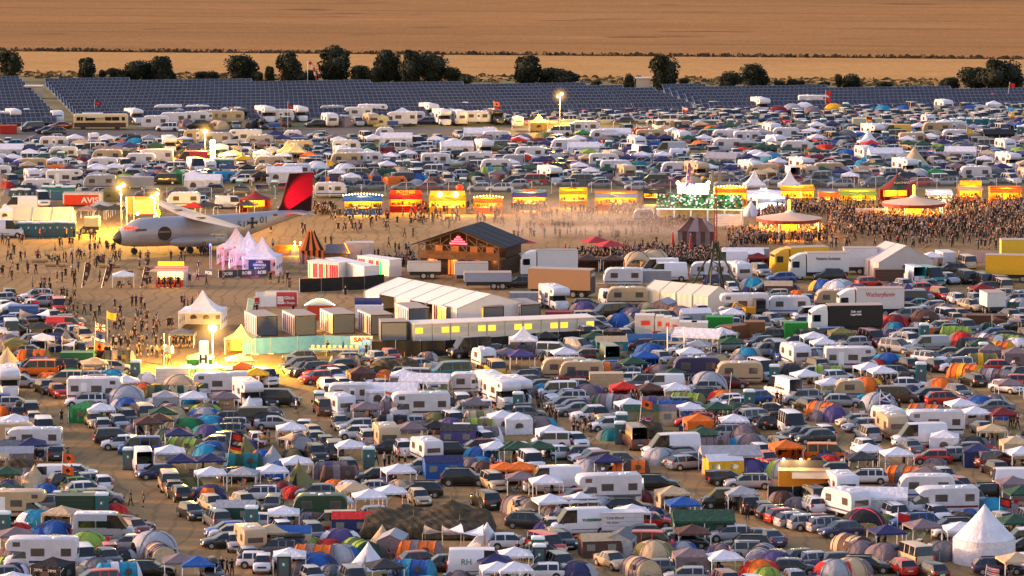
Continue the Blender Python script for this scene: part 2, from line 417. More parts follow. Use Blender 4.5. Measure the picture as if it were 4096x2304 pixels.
def side_wins(parts, lst, W, m=None):
    for (x0,x1,z0,z1) in lst:
        for s in (-1,1):
            f=MB(); win_box(f,x0-.05,x1+.05,z0-.05,z1+.05,s*(W/2-.006)); q=MB(); win_box(q,x0,x1,z0,z1,s*(W/2+.010))
            parts.append(('window',f.mesh('window',[FRAME]),0,None,None)); parts.append(('pane',q.mesh('pane',[m or CURT]),0,len(parts)-1,None))
def roof_bits(parts, xs, z):
    b=MB()
    for x in xs: b.box(x-.25,x+.25,-.28,.28,z-.04,z+.10)
    b.cyl((xs[0]+.7,.5,z-.02),(xs[0]+.7,.5,z+.13),.28,.22,8)
    parts.append(('roof_hatches',b.mesh('roof_hatches',[WHITE]),0,None,None))
def make_caravan(code, name, word, L, W, H, boxy=False):
    z0=.42; h=L/2
    if boxy: prof=[(-h,z0+.1),(-h,H-.25),(-h+.18,H-.04),(-h+.5,H),(h-.9,H),(h-.55,H-.10),(h-.28,H-.6),(h,z0+.75),(h,z0+.1),(h-.1,z0),(-h+.1,z0)]
    else: prof=[(-h+.05,z0+.1),(-h,H-.75),(-h+.14,H-.25),(-h+.45,H-.05),(-h+.8,H),(h-1.1,H),(h-.6,H-.12),(h-.25,H-.5),(h-.05,H-1.1),(h,z0+.5),(h-.12,z0),(-h+.2,z0)]
    parts=[('body',shell(prof,W,.12).mesh(name+'_body',[SHELL],True),1,None,None)]
    b=MB(); 
    for s in (-1,1):
        y0,y1=sorted((s*(W/2-.02),s*(W/2+.008))); b.box(-h+.25,h-.25,y0,y1,z0+.28,z0+.44)
    parts.append(('side_stripe',b.mesh('side_stripe',[SHELL]),2,None,None))
    side_wins(parts,[(-h+.7,-h+1.6,1.35,1.95),(h-1.9,h-1.0,1.35,1.95)] if L>4 else [(-.5,.5,1.25,1.8)],W)
    d=MB(); win_box(d,-.35,.28,z0+.08,H-.35,-(W/2-.006)); win_box(d,-.25,.18,1.4,1.85,-(W/2+.006),1); parts.append(('door',d.mesh('door',[WHITE,CURT]),0,None,None))
    q=MB(); q.box(h-.30,h-.12,-W*.34,W*.34,1.35,H-.62) if not boxy else q.box(h-.42,h-.2,-W*.34,W*.34,1.35,H-.65)
    q.box(-h-.02,-h+.06,-W*.33,W*.33,1.3,H-.72)
    parts.append(('end_window',q.mesh('end_window',[CURT]),0,None,None))
    for s in (-1,1):
        y0,y1=sorted((s*W*.36,s*W*.46)); t=MB(); t.box(-h-.02,-h+.1,y0,y1,.62,.78); parts.append(('tail_light',t.mesh('tail_light',[TAIL]),0,None,None))
    t=MB(); t.cyl((h-.1,-.5,.45),(h+1.0,0,.45),.05,.05,6); t.cyl((h-.1,.5,.45),(h+1.0,0,.45),.05,.05,6); t.cyl((h+.9,0,0),(h+.9,0,.5),.05,.05,6); t.box(-h+.5,h-.5,-.5,.5,.28,.42)
    parts.append(('tow_bar',t.mesh('tow_bar',[METAL]),0,None,None))
    ww,qq=wheel_mesh(.32,.2)
    for s in (-1,1):
        parts.append(('wheel',ww,0,None,(-.15,s*(W/2-.11),.32))); parts.append(('rim',qq,0,len(parts)-1,(0,0,0)))
    roof_bits(parts,(-.8,.7),H)
    tpl(code,name,word,'caravan','touring caravans in the camp',L,W,parts,H)
make_caravan('cv','touring_caravan','caravan',5.4,2.25,2.55)
make_caravan('cq','box_caravan','box-shaped caravan',5.0,2.2,2.5,True)
make_caravan('cs','small_caravan','small caravan',3.4,1.95,2.25)
def make_motorhome(code, name, word, L, alcove):
    W=2.28; h=L/2; H=3.0 if alcove else 2.75; fx=h-.05
    if alcove: prof=[(-h,.62),(-h,H-.2),(-h+.15,H),(h-1.0,H),(h-.45,H-.12),(h-.25,H-.45),(h-.28,H-.85),(h-.55,H-1.0),(h-2.0,H-1.12),(h-2.15,.55),(-h+.1,.5)]
    else: prof=[(-h,.62),(-h,H-.2),(-h+.15,H),(h-2.3,H),(h-1.55,H-.12),(h-1.15,H-.42),(h-1.5,H-.75),(h-2.1,H-.8),(h-2.2,.55),(-h+.1,.5)]
    parts=[('body',shell(prof,W,.10).mesh(name+'_body',[SHELL],True),1,None,None)]
    # driving cab = front of a van
    body,ws,rw,sg=vehicle_body(2.6,1.98,1.98,.72,0,.95,.1,1.28,1.30,1.3,.84,1)
    for m_,nm,slot,ma in ((body,'cab',1,SHELL),(ws,'windscreen',0,GLASS),(sg,'cab_window',0,GLASS)):
        m_.v=[(x+h-1.3,y,z) for x,y,z in m_.v]
        if nm=='cab_window':
            for q_ in sides(m_,nm,[ma]): parts.append((nm,q_,0,None,None))
            continue
        parts.append((nm,m_.mesh(nm,[ma,DARK],nm=='cab'),slot,None,None))
    side_wins(parts,[(-h+.5,-h+1.3,1.55,2.15),(-.4,.7,1.55,2.15)],W)
    if alcove: side_wins(parts,[(h-1.5,h-.95,H-.62,H-.30)],W)
    d=MB(); win_box(d,-h+1.6,-h+2.25,.62,2.5,-(W/2-.006)); parts.append(('door',d.mesh('door',[WHITE]),0,None,None))
    q=MB(); q.box(-h-.02,-h+.05,-.55,.55,1.55,2.15); parts.append(('rear_window',q.mesh('rear_window',[CURT]),0,None,None))
    st=MB()
    for s in (-1,1):
        y0,y1=sorted((s*(W/2-.02),s*(W/2+.007))); st.box(-h+.1,h-2.3,y0,y1,.92,1.12)
    parts.append(('side_stripe',st.mesh('side_stripe',[SHELL]),2,None,None))
    for s in (-1,1):
        y0,y1=sorted((s*.62,s*.86)); t=MB(); t.box(h-.17,h-.002,y0,y1,.88,1.06); parts.append(('headlight',t.mesh('headlight',[LAMP]),0,None,None))
        y0,y1=sorted((s*W*.38,s*W*.47)); t=MB(); t.box(-h-.02,-h+.1,y0,y1,.7,1.0); parts.append(('tail_light',t.mesh('tail_light',[TAIL]),0,None,None))
    ar=arches(L,2.0,h-.85,-h+1.3,.35); parts.append(('wheel_arches',ar.mesh('wheel_arches',[DARK]),0,None,None))
    ww,qq=wheel_mesh(.34,.24)
    for x,yy in ((h-.85,.9),(-h+1.3,1.06)):
        for s in (-1,1): parts.append(('wheel',ww,0,None,(x,s*yy,.34))); parts.append(('rim',qq,0,len(parts)-1,(0,0,0)))
    roof_bits(parts,(-h+1.2,-h+2.9),H)
    tpl(code,name,word,'motorhome','motorhomes in the camp',L,W,parts,H)
make_motorhome('al','alcove_motorhome','alcove motorhome',6.4,True)
make_motorhome('in','low_profile_motorhome','low-profile motorhome',6.9,False)
def make_box_trailer(code,name,word,L,W,H):
    m=MB(); m.box(-L/2,L/2,-W/2,W/2,.55,H); b=MB(); b.box(-L/2-.02,L/2+.02,-W/2-.02,W/2+.02,.46,.56); b.cyl((L/2,-.4,.48),(L/2+.9,0,.48),.05,.05,6); b.cyl((L/2,.4,.48),(L/2+.9,0,.48),.05,.05,6); b.cyl((L/2+.8,0,0),(L/2+.8,0,.5),.05,.05,6)
    for s in (-1,1):
        for z in (.9,1.3,1.7): 
            if z<H-.1: m.box(-L/2+.05,L/2-.05,s*(W/2)-.006,s*W/2+.006,z,z+.02,1)
    r=MB(); r.box(-L/2-.03,L/2+.03,-W/2-.03,W/2+.03,H+.002,H+.05)
    parts=[('cargo_box',m.mesh('cargo_box',[SHELL,FRAME]),1,None,None),('chassis',b.mesh('chassis',[METAL]),0,None,None),('roof',r.mesh('roof',[SHELL]),1,None,None)]
    ww,qq=wheel_mesh(.3,.2)
    for s in (-1,1): parts.append(('wheel',ww,0,None,(-.1,s*(W/2-.08),.3))); parts.append(('rim',qq,0,len(parts)-1,(0,0,0)))
    tpl(code,name,word,'trailer','box trailers in the camp',L,W,parts,H)
make_box_trailer('tb','box_trailer','box trailer',3.8,1.9,2.1)
make_box_trailer('tr','luggage_trailer','small luggage trailer',2.2,1.3,1.35)
# ---------------------------------------------------------------- tents
def dome(code, name, word, R_, h, door=True, oval=1.0, n=16, lob=.07, group='dome tents in the camp'):
    def fn(u,v):
        a=2*PI*u; sq=1+lob*(math.cos(4*a)); e=PI/2*v
        rr=R_*sq*(math.cos(e)**.80); rib=1+.02*math.cos(8*a)
        return (rr*rib*math.cos(a)*oval, rr*rib*math.sin(a), h*(math.sin(e)**.95))
    c=MB(); c.grid(fn,24,7)
    parts=[('canopy',c.mesh(name+'_canopy',[FABRIC],True),1,None,None)]
    p=MB()
    def fn2(u,v):
        x,y,z=fn(u,v); k=1.018; return (x*k,y*k,z*k+.01)
    # alternate panels in the second colour, doors on two sides
    p.grid(lambda u,v: fn2((u*.20-.10)%1.0 if True else u, .04+v*.62),6,4)
    parts.append(('door_panel',p.mesh('door_panel',[FABRIC]),2,None,None))
    p=MB(); p.grid(lambda u,v: fn2(.5-.10+u*.20, .04+v*.62),6,4); parts.append(('door_panel',p.mesh('door_panel',[FABRIC]),2,None,None))
    q=MB()
    for k in range(4):
        a0=(k+.5)/4
        pts=[Vector(fn2(a0,v/6.0)) for v in range(7)]
        for i in range(6): q.cyl(pts[i],pts[i+1],.02,.02,5,0,False)
    parts.append(('tent_poles',q.mesh('tent_poles',[DARK]),0,None,None))
    g=MB()
    for k in range(6):
        a=2*PI*(k+.3)/6; x,y,z=fn((k+.3)/6,.35); g.cyl((x,y,z),(math.cos(a)*(R_+.7)*oval,math.sin(a)*(R_+.7),0),.008,.008,4,0,False)
    parts.append(('guy_ropes',g.mesh('guy_ropes',[WHITE]),0,None,None))
    tpl(code,name,word,'tent',group,2*R_*oval,2*R_,parts,h)
dome('d','dome_tent','dome tent',1.08,1.12,oval=1.12)
dome('D','large_dome_tent','large dome tent',1.62,1.62,oval=1.12)
def tunnel(code,name,word,L,W,H):
    h=L/2; n=4
    xs=[]
    for i in range(n+1):
        t=-h+.55+(L-1.1)*i/n; xs.append((t,1.0))
        if i<n: xs.append((t+(L-1.1)/n/2,.955))
    def arc(x,k):
        return [(x,W/2*k*math.cos(PI*j/10)*(1+.06*math.sin(2*PI*j/10)**2),H*k*math.sin(PI*j/10)**.82) for j in range(11)]
    c=MB(); rg=[arc(x,k) for x,k in xs]
    o=[p for r_ in rg for p in r_]; fs=[]; mi=[]
    for i in range(len(rg)-1):
        for j in range(10): a=i*11+j; fs.append((a,a+1,a+12,a+11))
    c.add(o,fs,0,True)
    e1=MB(); 
    for m_,x,k,sg_ in ((e1,xs[-1][0],1,1),(c,xs[0][0],1,-1)):
        a=arc(x,1.0); b=[(x+sg_*.55*(1-(z/H)**1.5*.75), y*.93, z*.97 if z>.3 else z) for _,y,z in a]
        m_.add(a+b,[(j,j+1,12+j,11+j) for j in range(10)],0,True); m_.add(b,[tuple(range(11))],0)
    parts=[('canopy',c.mesh(name+'_canopy',[FABRIC],True),1,None,None),('end_panel',e1.mesh('end_panel',[FABRIC],True),2,None,None)]
    p=MB(); a=arc(0,1.012); x0=xs[2][0]; x1=xs[4][0]
    p.add([(x0,y,z) for _,y,z in a]+[(x1,y,z) for _,y,z in a],[(j,j+1,12+j,11+j) for j in range(10)],0,True)
    parts.append(('coloured_band',p.mesh('coloured_band',[FABRIC]),2,None,None))
    for s in (-1,1):
        w=MB(); y0,y1=sorted((s*(W/2*.99),s*(W/2*1.06))); w.box(xs[5][0]+.1,xs[7][0]-.1,y0,y1,.75,1.25); parts.append(('window',w.mesh('window',[CURT]),0,None,None))
    for i in range(0,len(xs),2):
        q=MB(); a=arc(xs[i][0],1.015)
        for j in range(10): q.cyl(a[j],a[j+1],.022,.022,5,0,False)
        parts.append(('tent_poles',q.mesh('tent_pole',[DARK]),0,None,None))
    tpl(code,name,word,'tent','tunnel tents in the camp',L,W,parts,H)
tunnel('tn','tunnel_tent','tunnel tent',4.1,2.5,1.65)
def gazebo(code,name,word,L,W,walls=0,peaks=1,eave=1.70,H=2.30,val=.18,legs=True,conc=.25,group='party gazebos in the camp',cat='gazebo'):
    c=MB(); n=peaks; seg=L/n
    for k in range(n):
        cx=-L/2+seg*(k+.5)
        def fn(u,v,cx=cx):
            a=u*4; i=int(a)%4; f=a-int(a) if a<4 else 0.0
            cs=[(-1,-1),(1,-1),(1,1),(-1,1)]; p=cs[i]; q=cs[(i+1)%4]
            x=p[0]+(q[0]-p[0])*f; y=p[1]+(q[1]-p[1])*f
            rr=1-v; z=eave+(H-eave)*(1-rr)**(1+conc)-.05*(math.sin(PI*f))*rr*(1 if v<.99 else 0)
            return (cx+x*seg/2*rr, y*W/2*rr, z)
        c.grid(fn,16,5,smooth=False)
    parts=[('canopy',c.mesh(name+'_canopy',[FABRIC]),1,None,None)]
    v=MB()
    for (x0,y0,x1,y1) in ((-L/2,-W/2,L/2,-W/2),(L/2,-W/2,L/2,W/2),(L/2,W/2,-L/2,W/2),(-L/2,W/2,-L/2,-W/2)):
        m_=10; pts=[]
        for i in range(m_+1):
            t=i/m_; x=x0+(x1-x0)*t; y=y0+(y1-y0)*t; pts.append((x*1.004,y*1.004,eave-.02)); pts.append((x*1.01,y*1.01,eave-val-(.05 if i%2 else 0)))
        v.add(pts,[(2*i,2*i+1,2*i+3,2*i+2) for i in range(m_)],0)
    parts.append(('valance',v.mesh('valance',[FABRIC]),1,None,None))
    xs=[-L/2+.04,L/2-.04] if n==1 else [-L/2+.04]+[-L/2+seg*k for k in range(1,n)]+[L/2-.04]
    leg=MB(); leg.cyl((0,0,0),(0,0,eave),.045,.045,6); leg.cyl((0,0,eave-.5),(.35,0,eave-.03),.02,.02,4); lm=leg.mesh('leg',[WHITE])
    for x in xs:
        for s in (-1,1): parts.append(('leg',lm,0,None,(x,s*(W/2-.04),0)))
    WL=[((-L/2,W/2),(L/2,W/2)),((-L/2,-W/2),(-L/2,W/2)),((L/2,-W/2),(L/2,W/2)),((-L/2,-W/2),(L/2,-W/2))]
    for (a,b) in WL[:walls]:
        w=MB(); m_=8
        nx=-(b[1]-a[1]); ny=(b[0]-a[0]); l_=math.hypot(nx,ny); nx/=l_; ny/=l_
        def fw(u,v_): 
            o=.05*math.sin(u*PI*m_)*(.4+.6*(1-v_)); return (a[0]+(b[0]-a[0])*u+nx*o, a[1]+(b[1]-a[1])*u+ny*o, .03+v_*(eave-.1))
        w.grid(fw,16,3); parts.append(('side_wall',w.mesh('side_wall',[FABRIC]),1,None,None))
        wi=MB()
        wn0=len(parts)-1
        for t in ((.5,) if l_<4 else (.2,.5,.8)):
            wi=MB(); cx=a[0]+(b[0]-a[0])*t; cy=a[1]+(b[1]-a[1])*t; ux=(b[0]-a[0])/l_; uy=(b[1]-a[1])/l_; hw=.42
            for sd in (-1,1):
                pts=[(cx-ux*hw+nx*.07*sd,cy-uy*hw+ny*.07*sd,.7),(cx+ux*hw+nx*.07*sd,cy+uy*hw+ny*.07*sd,.8)]+[(cx+ux*hw*math.cos(PI*j/6)+nx*.07*sd,cy+uy*hw*math.cos(PI*j/6)+ny*.07*sd,1.0+.30*math.sin(PI*j/6)) for j in range(7)]
                wi.add(pts,[tuple(range(len(pts)))],0)
            parts.append(('window',wi.mesh('window',[CURT]),0,wn0,None))
    tpl(code,name,word,cat,group,L,W,parts,H)
gazebo('g','party_gazebo','gazebo',3.0,3.0)
gazebo('g6','double_gazebo','double gazebo',6.0,3.0,peaks=2)
gazebo('gw','walled_gazebo','gazebo with side walls',2.9,2.9,walls=4,group='walled gazebos in the camp')
gazebo('gn','three_walled_gazebo','gazebo open at the front',3.0,3.0,walls=3,group='walled gazebos in the camp')
def party_tent(code,name,word,L,W,eave=1.95,ridge=2.75,walls=True,cat='party tent',group='party tents in the camp',wins=3):
    c=MB(); 
    for s in (-1,1):
        c.grid(lambda u,v: (-L/2+L*u, s*W/2*1.02*(1-v), eave+(ridge-eave)*v-.04*math.sin(PI*v)+.02*math.sin(u*PI*L/1.0)**2*0), max(4,int(L*2)),3,smooth=True)
    for s in (-1,1):
        n_=int(L*4); pts=[]
        for i in range(n_+1):
            x=-L/2+L*i/n_; pts+= [(x,s*W/2*1.02,eave),(x,s*W/2*1.04,eave-.2-(.06 if i%2 else 0))]
        c.add(pts,[(2*i,2*i+1,2*i+3,2*i+2) for i in range(n_)])
        c.add([(s*L/2,-W/2,eave),(s*L/2,W/2,eave),(s*L/2,0,ridge)],[(0,1,2)])
    parts=[('roof_canopy',c.mesh(name+'_roof',[FABRIC]),1,None,None)]
    lg=MB(); lg.cyl((0,0,0),(0,0,eave),.05,.05,6); lm=lg.mesh('leg',[WHITE]); nb=max(1,round(L/2.5))
    for i in range(nb+1):
        for s in (-1,1): parts.append(('leg',lm,0,None,(-L/2+.05+(L-.1)*i/nb,s*(W/2-.04),0)))
    if walls:
        for s in (-1,1):
            w=MB(); w.grid(lambda u,v:(-L/2+L*u, s*(W/2-.10)+.05*math.sin(u*PI*L*1.6), .02+v*(eave-.1)),int(L*4),2); parts.append(('side_wall',w.mesh('side_wall',[FABRIC]),1,None,None))
            wi=MB()
            wn0=len(parts)-1
            for k in range(nb):
                wi=MB(); cx=-L/2+L*(k+.5)/nb; 
                for yy in (s*(W/2-.02),):
                    pts=[(cx+.5*math.cos(PI*j/8),yy,1.05+.5*math.sin(PI*j/8)) for j in range(9)]+[(cx-.5,yy,.75),(cx+.5,yy,.75)]
                    wi.add(pts,[tuple(range(len(pts)))])
                parts.append(('arched_window',wi.mesh('arched_window',[CURT]),0,wn0,None))
        w=MB(); w.grid(lambda u,v:(-L/2+.04+.05*math.sin(u*PI*8),-W/2+W*u,.02+v*(eave-.02)),16,2); parts.append(('end_wall',w.mesh('end_wall',[FABRIC]),1,None,None))
    tpl(code,name,word,cat,group,L,W,parts,ridge)
party_tent('pt','party_tent','ridged party tent',6.0,3.6)
party_tent('po','open_party_tent','open ridged party tent',6.0,3.2,walls=False)
def bell(code,name,word,R_,h,wall=0.0,n=10,conc=.18,cat='tent',group='pointed tents in the camp'):
    def fn(u,v):
        a=2*PI*u; rr=R_*(1-v)**(1+conc); e=1-.04*abs(math.sin(n/2*a)); return (rr*e*math.cos(a),rr*e*math.sin(a),wall+(h-wall)*v)
    c=MB(); c.grid(fn,n*2,6)
    if wall: c.grid(lambda u,v:(R_*1.02*math.cos(2*PI*u),R_*1.02*math.sin(2*PI*u),wall*v),n*2,2)
    parts=[('canopy',c.mesh(name+'_canopy',[FABRIC],True),1,None,None)]
    d=MB(); 
    for k in range(2):
        b=.72+k*.5; d.grid(lambda u,v:tuple(q*(1.015 if i<2 else 1) for i,q in enumerate(fn((b-.035+.07*u*(1-v*.9)+.0315*v)%1,v*.55))),3,3)
    parts.append(('door_flap',d.mesh('door_flap',[FABRIC]),2,None,None))
    p=MB(); p.cyl((0,0,h-.1),(0,0,h+.25),.03,.02,6); parts.append(('centre_pole',p.mesh('centre_pole',[DARK]),0,None,None))
    tpl(code,name,word,cat,group,2*R_,2*R_,parts,h)
bell('bt','tepee_tent','pointed tepee tent',1.9,2.4)
bell('bl','large_tepee_tent','large pointed tepee tent',2.5,3.15)
gazebo('pg','pagoda_tent','pagoda tent with a tall peak',5.6,5.6,walls=3,eave=2.4,H=5.0,conc=1.1,group='pagoda tents',cat='pagoda tent',val=.25)
gazebo('ps','small_pagoda_tent','small pagoda tent',3.6,3.6,walls=3,eave=2.1,H=3.7,conc=.9,group='pagoda tents',cat='pagoda tent')
def shelter():
    a=1.85; H=2.2
    def fn(u,v):
        x=2*u-1; y=2*v-1; z=H*max(0,1-(abs(x)**2.6+abs(y)**2.6)/2)**.62
        k=1-.10*(z/H)*0; return (x*a*k,y*a*k,z)
    c=MB(); 
    def skip(u,v):
        x=abs(2*u-1); y=abs(2*v-1)
        m_=max(x,y); o=min(x,y); z=fn(u,v)[2]
        return False
    c.grid(fn,14,14)
    # legs: corners come down to the ground by construction, drop the skirts
    for (sx,sy) in ((-1,-1),(1,-1),(1,1),(-1,1)):
        x=sx*a; y=sy*a
        c.add([(x*.78,y*.99,.95),(x*.99,y*.78,.95),(x*1.06,y*1.0,0),(x*1.0,y*1.06,0)],[(0,1,2,3)])
    for s in (-1,1):
        pts=[(-a+2*a*i/12, s*a, fn(i/12,(s+1)/2)[2]) for i in range(13)]
        low=[(p[0],p[1]*1.05,max(0,p[2]-.22)) for p in pts]; c.add(pts+low,[(i,i+1,14+i,13+i) for i in range(12)],0,True)
        pts=[(s*a,-a+2*a*i/12, fn((s+1)/2,i/12)[2]) for i in range(13)]
        low=[(p[0]*1.05,p[1],max(0,p[2]-.22)) for p in pts]; c.add(pts+low,[(i,i+1,14+i,13+i) for i in range(12)],0,True)
    parts=[('canopy',c.mesh('shelter_canopy',[FABRIC],True),1,None,None)]
    q=MB()
    for d_ in (1,-1):
        pts=[Vector(fn(i/12,i/12 if d_>0 else 1-i/12))*1.01 for i in range(13)]
        for i in range(12): q.cyl(pts[i],pts[i+1],.045,.045,5,0,False)
    parts.append(('arch_poles',q.mesh('arch_poles',[FABRIC]),2,None,None))
    tpl('sh','arched_shelter','arched event shelter','shelter','arched shelters in the camp',3.7,3.7,parts,H)
shelter()
def frame_tent():
    L,W,H,e=3.8,2.6,2.15,1.55
    rg=lambda x,k:[(x,-W/2*1.12,0),(x,-W/2*k,e),(x,0,H),(x,W/2*k,e),(x,W/2*1.12,0)]
    c=MB(); a=rg(-L/2,.9); m1=rg(-L*.15,.93); m2=rg(L*.2,.9); b=rg(L/2,.92)
    vs=a+m1+m2+b; c.add(vs,[(i+5*k,i+1+5*k,i+6+5*k,i+5+5*k) for k in range(3) for i in range(4)],0); c.add(a,[(0,1,2,3,4)]); c.add(b,[(4,3,2,1,0)])
    parts=[('canopy',c.mesh('frame_tent_canopy',[FABRIC]),1,None,None)]
    r=MB(); 
    for s in (-1,1): r.add([(-L/2-.03,0,H+.02),(L/2+.03,0,H+.02),(L/2+.03,s*W*.47,e+.03),(-L/2-.03,s*W*.47,e+.03)],[(0,1,2,3)])
    parts.append(('roof_sheet',r.mesh('roof_sheet',[FABRIC]),2,None,None))
    for s in (-1,1):
        for x in (-1.1,.9): 
            w=MB(); y=s*W/2; w.add([(x-.4,y*1.06,.7),(x+.4,y*1.06,.7),(x+.4,y*.97,1.3),(x-.4,y*.97,1.3)],[(0,1,2,3)]); parts.append(('window',w.mesh('window',[CURT]),0,None,None))
    tpl('ft','frame_tent','house-shaped frame tent','tent','frame tents in the camp',L,W*1.1,parts,H)
frame_tent()
def sail():
    c=MB(); L=3.6
    def fn(u,v):
        x=(2*u-1); y=(2*v-1); z=1.9+.45*x*y-.25*(1-x*x)*(1-y*y)+.25*abs(x)**3; return (x*L/2,y*L/2*.9,z-.5*(y>0)*y)
    c.grid(fn,10,10); pl=[]
    for (u,v) in ((0,0),(1,0),(0,1),(1,1)):
        p=MB(); x,y,z=fn(u,v); p.cyl((x,y,0),(x,y,z+.05),.025,.025,5); pl.append(('pole',p.mesh('pole',[METAL]),0,None,None))
    tpl('tp_','awning_sail','stretched sheet on poles','awning','stretched sheets in the camp',L,L*.9,[('sheet',c.mesh('sheet',[FABRIC]),1,None,None)]+pl,2)
TPL_SAIL='sa'
sail(); TPL['sa']=TPL.pop('tp_')
# portable toilet
def wc():
    m=MB(); m.box(-.58,.58,-.56,.60,.10,2.12)
    for s in (-1,1):
        for k in range(4): 
            y=-.4+.27*k; m.box(s*.58-.015,s*.58+.015,y-.03,y+.03,.2,2.0)
    for k in range(4): x=-.4+.27*k; m.box(x-.03,x+.03,.59,.62,.2,2.0)
    d=MB(); d.box(-.42,.42,-.60,-.555,.16,1.98); st=MB(); st.box(-.24,.24,-.612,-.598,1.25,1.62); st.box(-.10,.06,-.614,-.60,1.32,1.55,1)
    r=MB(); r.loft([[(x*k,y*k,z) for x,y in ((-.62,-.62),(.62,-.62),(.62,.64),(-.62,.64))] for k,z in ((1,2.12),(1,2.2),(.86,2.32),(.5,2.38))],0,smooth=False)
    b=MB(); b.box(-.55,.55,-.55,.58,0,.10)
    parts=[('cabin',m.mesh('toilet_cabin',[PLASTIC]),1,None,None),('door',d.mesh('door',[mat('toilet_door_grey',(78,88,92),.6)]),0,None,None),('door_sign',st.mesh('door_sign',[mat('sign_teal',(30,120,118),.5),WHITE]),0,1,None),
       ('roof',r.mesh('roof',[mat('translucent_white_roof',(0.7,0.74,0.74),.4)]),0,None,None),('base',b.mesh('base',[DARK]),0,None,None)]
    tpl('wc','portable_toilet','portable toilet','portable toilet','portable toilets',1.2,1.2,parts,2.38)
wc()
def chair():
    s=MB(); s.add([(-.25,-.22,.42),(.25,-.22,.42),(.22,.22,.38),(-.22,.22,.38)],[(0,1,2,3)]); b=MB(); b.add([(-.22,.22,.38),(.22,.22,.38),(.25,.40,.88),(-.25,.40,.88)],[(0,1,2,3)])
    f=MB()
    for q in (-1,1): f.cyl((q*.27,-.25,0),(q*.25,.38,.9),.015,.015,4); f.cyl((q*.27,.28,0),(q*.27,-.24,.6),.015,.015,4); f.cyl((q*.27,-.24,.6),(q*.26,.3,.6),.02,.02,4)
    tpl('ch','camping_chair','folding camping chair','chair','camping chairs beside the tents',.6,.7,[('seat',s.mesh('seat',[FABRIC]),1,None,None),('backrest',b.mesh('backrest',[FABRIC]),1,None,None),('chair_frame',f.mesh('chair_frame',[METAL]),0,None,None)],.9)
    t=MB(); t.box(-.5,.5,-.33,.33,.66,.70); l=MB()
    for q in (-1,1): l.cyl((q*.42,-.28,0),(q*.42,.28,.66),.018,.018,4); l.cyl((q*.42,.28,0),(q*.42,-.28,.66),.018,.018,4)
    g=MB(); g.box(-.3,-.12,-.1,.08,.70,.9); g.box(.05,.13,0,.08,.70,.95)
    tpl('ct','camping_table','small camping table','table','camping tables beside the tents',1.0,.7,[('tabletop',t.mesh('tabletop',[PLASTIC]),1,None,None),('table_legs',l.mesh('table_legs',[METAL]),0,None,None),('tableware',g.mesh('tableware',[LAMP]),0,None,None)],.9)
    c=MB(); c.box(-.32,.32,-.2,.2,0,.36); d=MB(); d.box(-.34,.34,-.22,.22,.362,.44)
    tpl('cb','cool_box','cool box','cool box','cool boxes beside the tents',.7,.45,[('box_body',c.mesh('box_body',[PLASTIC]),1,None,None),('box_lid',d.mesh('box_lid',[WHITE]),0,None,None)],.45)
chair()
# ---------------------------------------------------------------- placing
def lod_mesh(t):
    """all parts of a template in one mesh (for copies too small to show their parts)"""
    if t['lod']: return t['lod']
    o=MB(); mats=[]; vs=[]
    offs=[]
    for (nm,me,slot,par,loc) in t['parts']:
        l=Vector(loc) if loc else Vector((0,0,0))
        if par is not None: l=l+offs[par]
        offs.append(l)
        if nm in ('rim','guy_ropes','tent_poles','number_plate','grille') : continue
        v0=len(o.v)
        for v in me.vertices: o.v.append(tuple(v.co+l))
        for p in me.polygons:
            ma=me.materials[p.material_index]
            if ma not in mats: mats.append(ma)
            o.f.append(tuple(v0+i for i in p.vertices)); o.m.append(mats.index(ma)); o.sm.append(p.use_smooth)
    me=o.mesh(t['name'],mats); t['lod']=me; return me
def place(kind, x, y, deg, c1, c2=None, sc_=1.0, lod=False, photo=None, reg=True, vis=True):
    t=TPL[kind]; rz=R(deg)
    if c2 is None and t['cat'] in ('caravan','motorhome'): c2='bgdxnBgd'[int(x*7+y*3)%8]
    if lod:
        o=part(t['name'],lod_mesh(t),None,c1,(x,y,0),(0,0,rz)); o.scale=(sc_,)*3
    else:
        o=empty(t['name'],(x,y,0),rz,sc_=sc_); made=[]
        for (nm,me,slot,par,loc) in t['parts']:
            q=part(nm,me,made[par] if par is not None else o,None,loc)
            if slot==1: q.color=rgba(c1)
            elif slot==2: q.color=rgba(c2 or c1)
            made.append(q)
    o['category']=t['cat']; o['group']=t['group']
    if reg: THINGS.append(dict(o=o,kind=kind,c=c1,deg=deg,x=x,y=y,h=t['h'],L=t['L']*sc_,W=t['W']*sc_,word=t['word']))
    return o
# ================================================================ setting
def GH(X, Y, z):
    u = (X-2048)/F; v = (Y-1152)/F
    t = (CH-z)/(SP+v*CP)
    return Vector((u*t, t*(CP-v*SP), z))
def pix(p):
    x,y,z=p; d=y*CP+(CH-z)*SP; dn=(CH-z)*CP-y*SP
    return 2048+F*x/d, 1152+F*dn/d
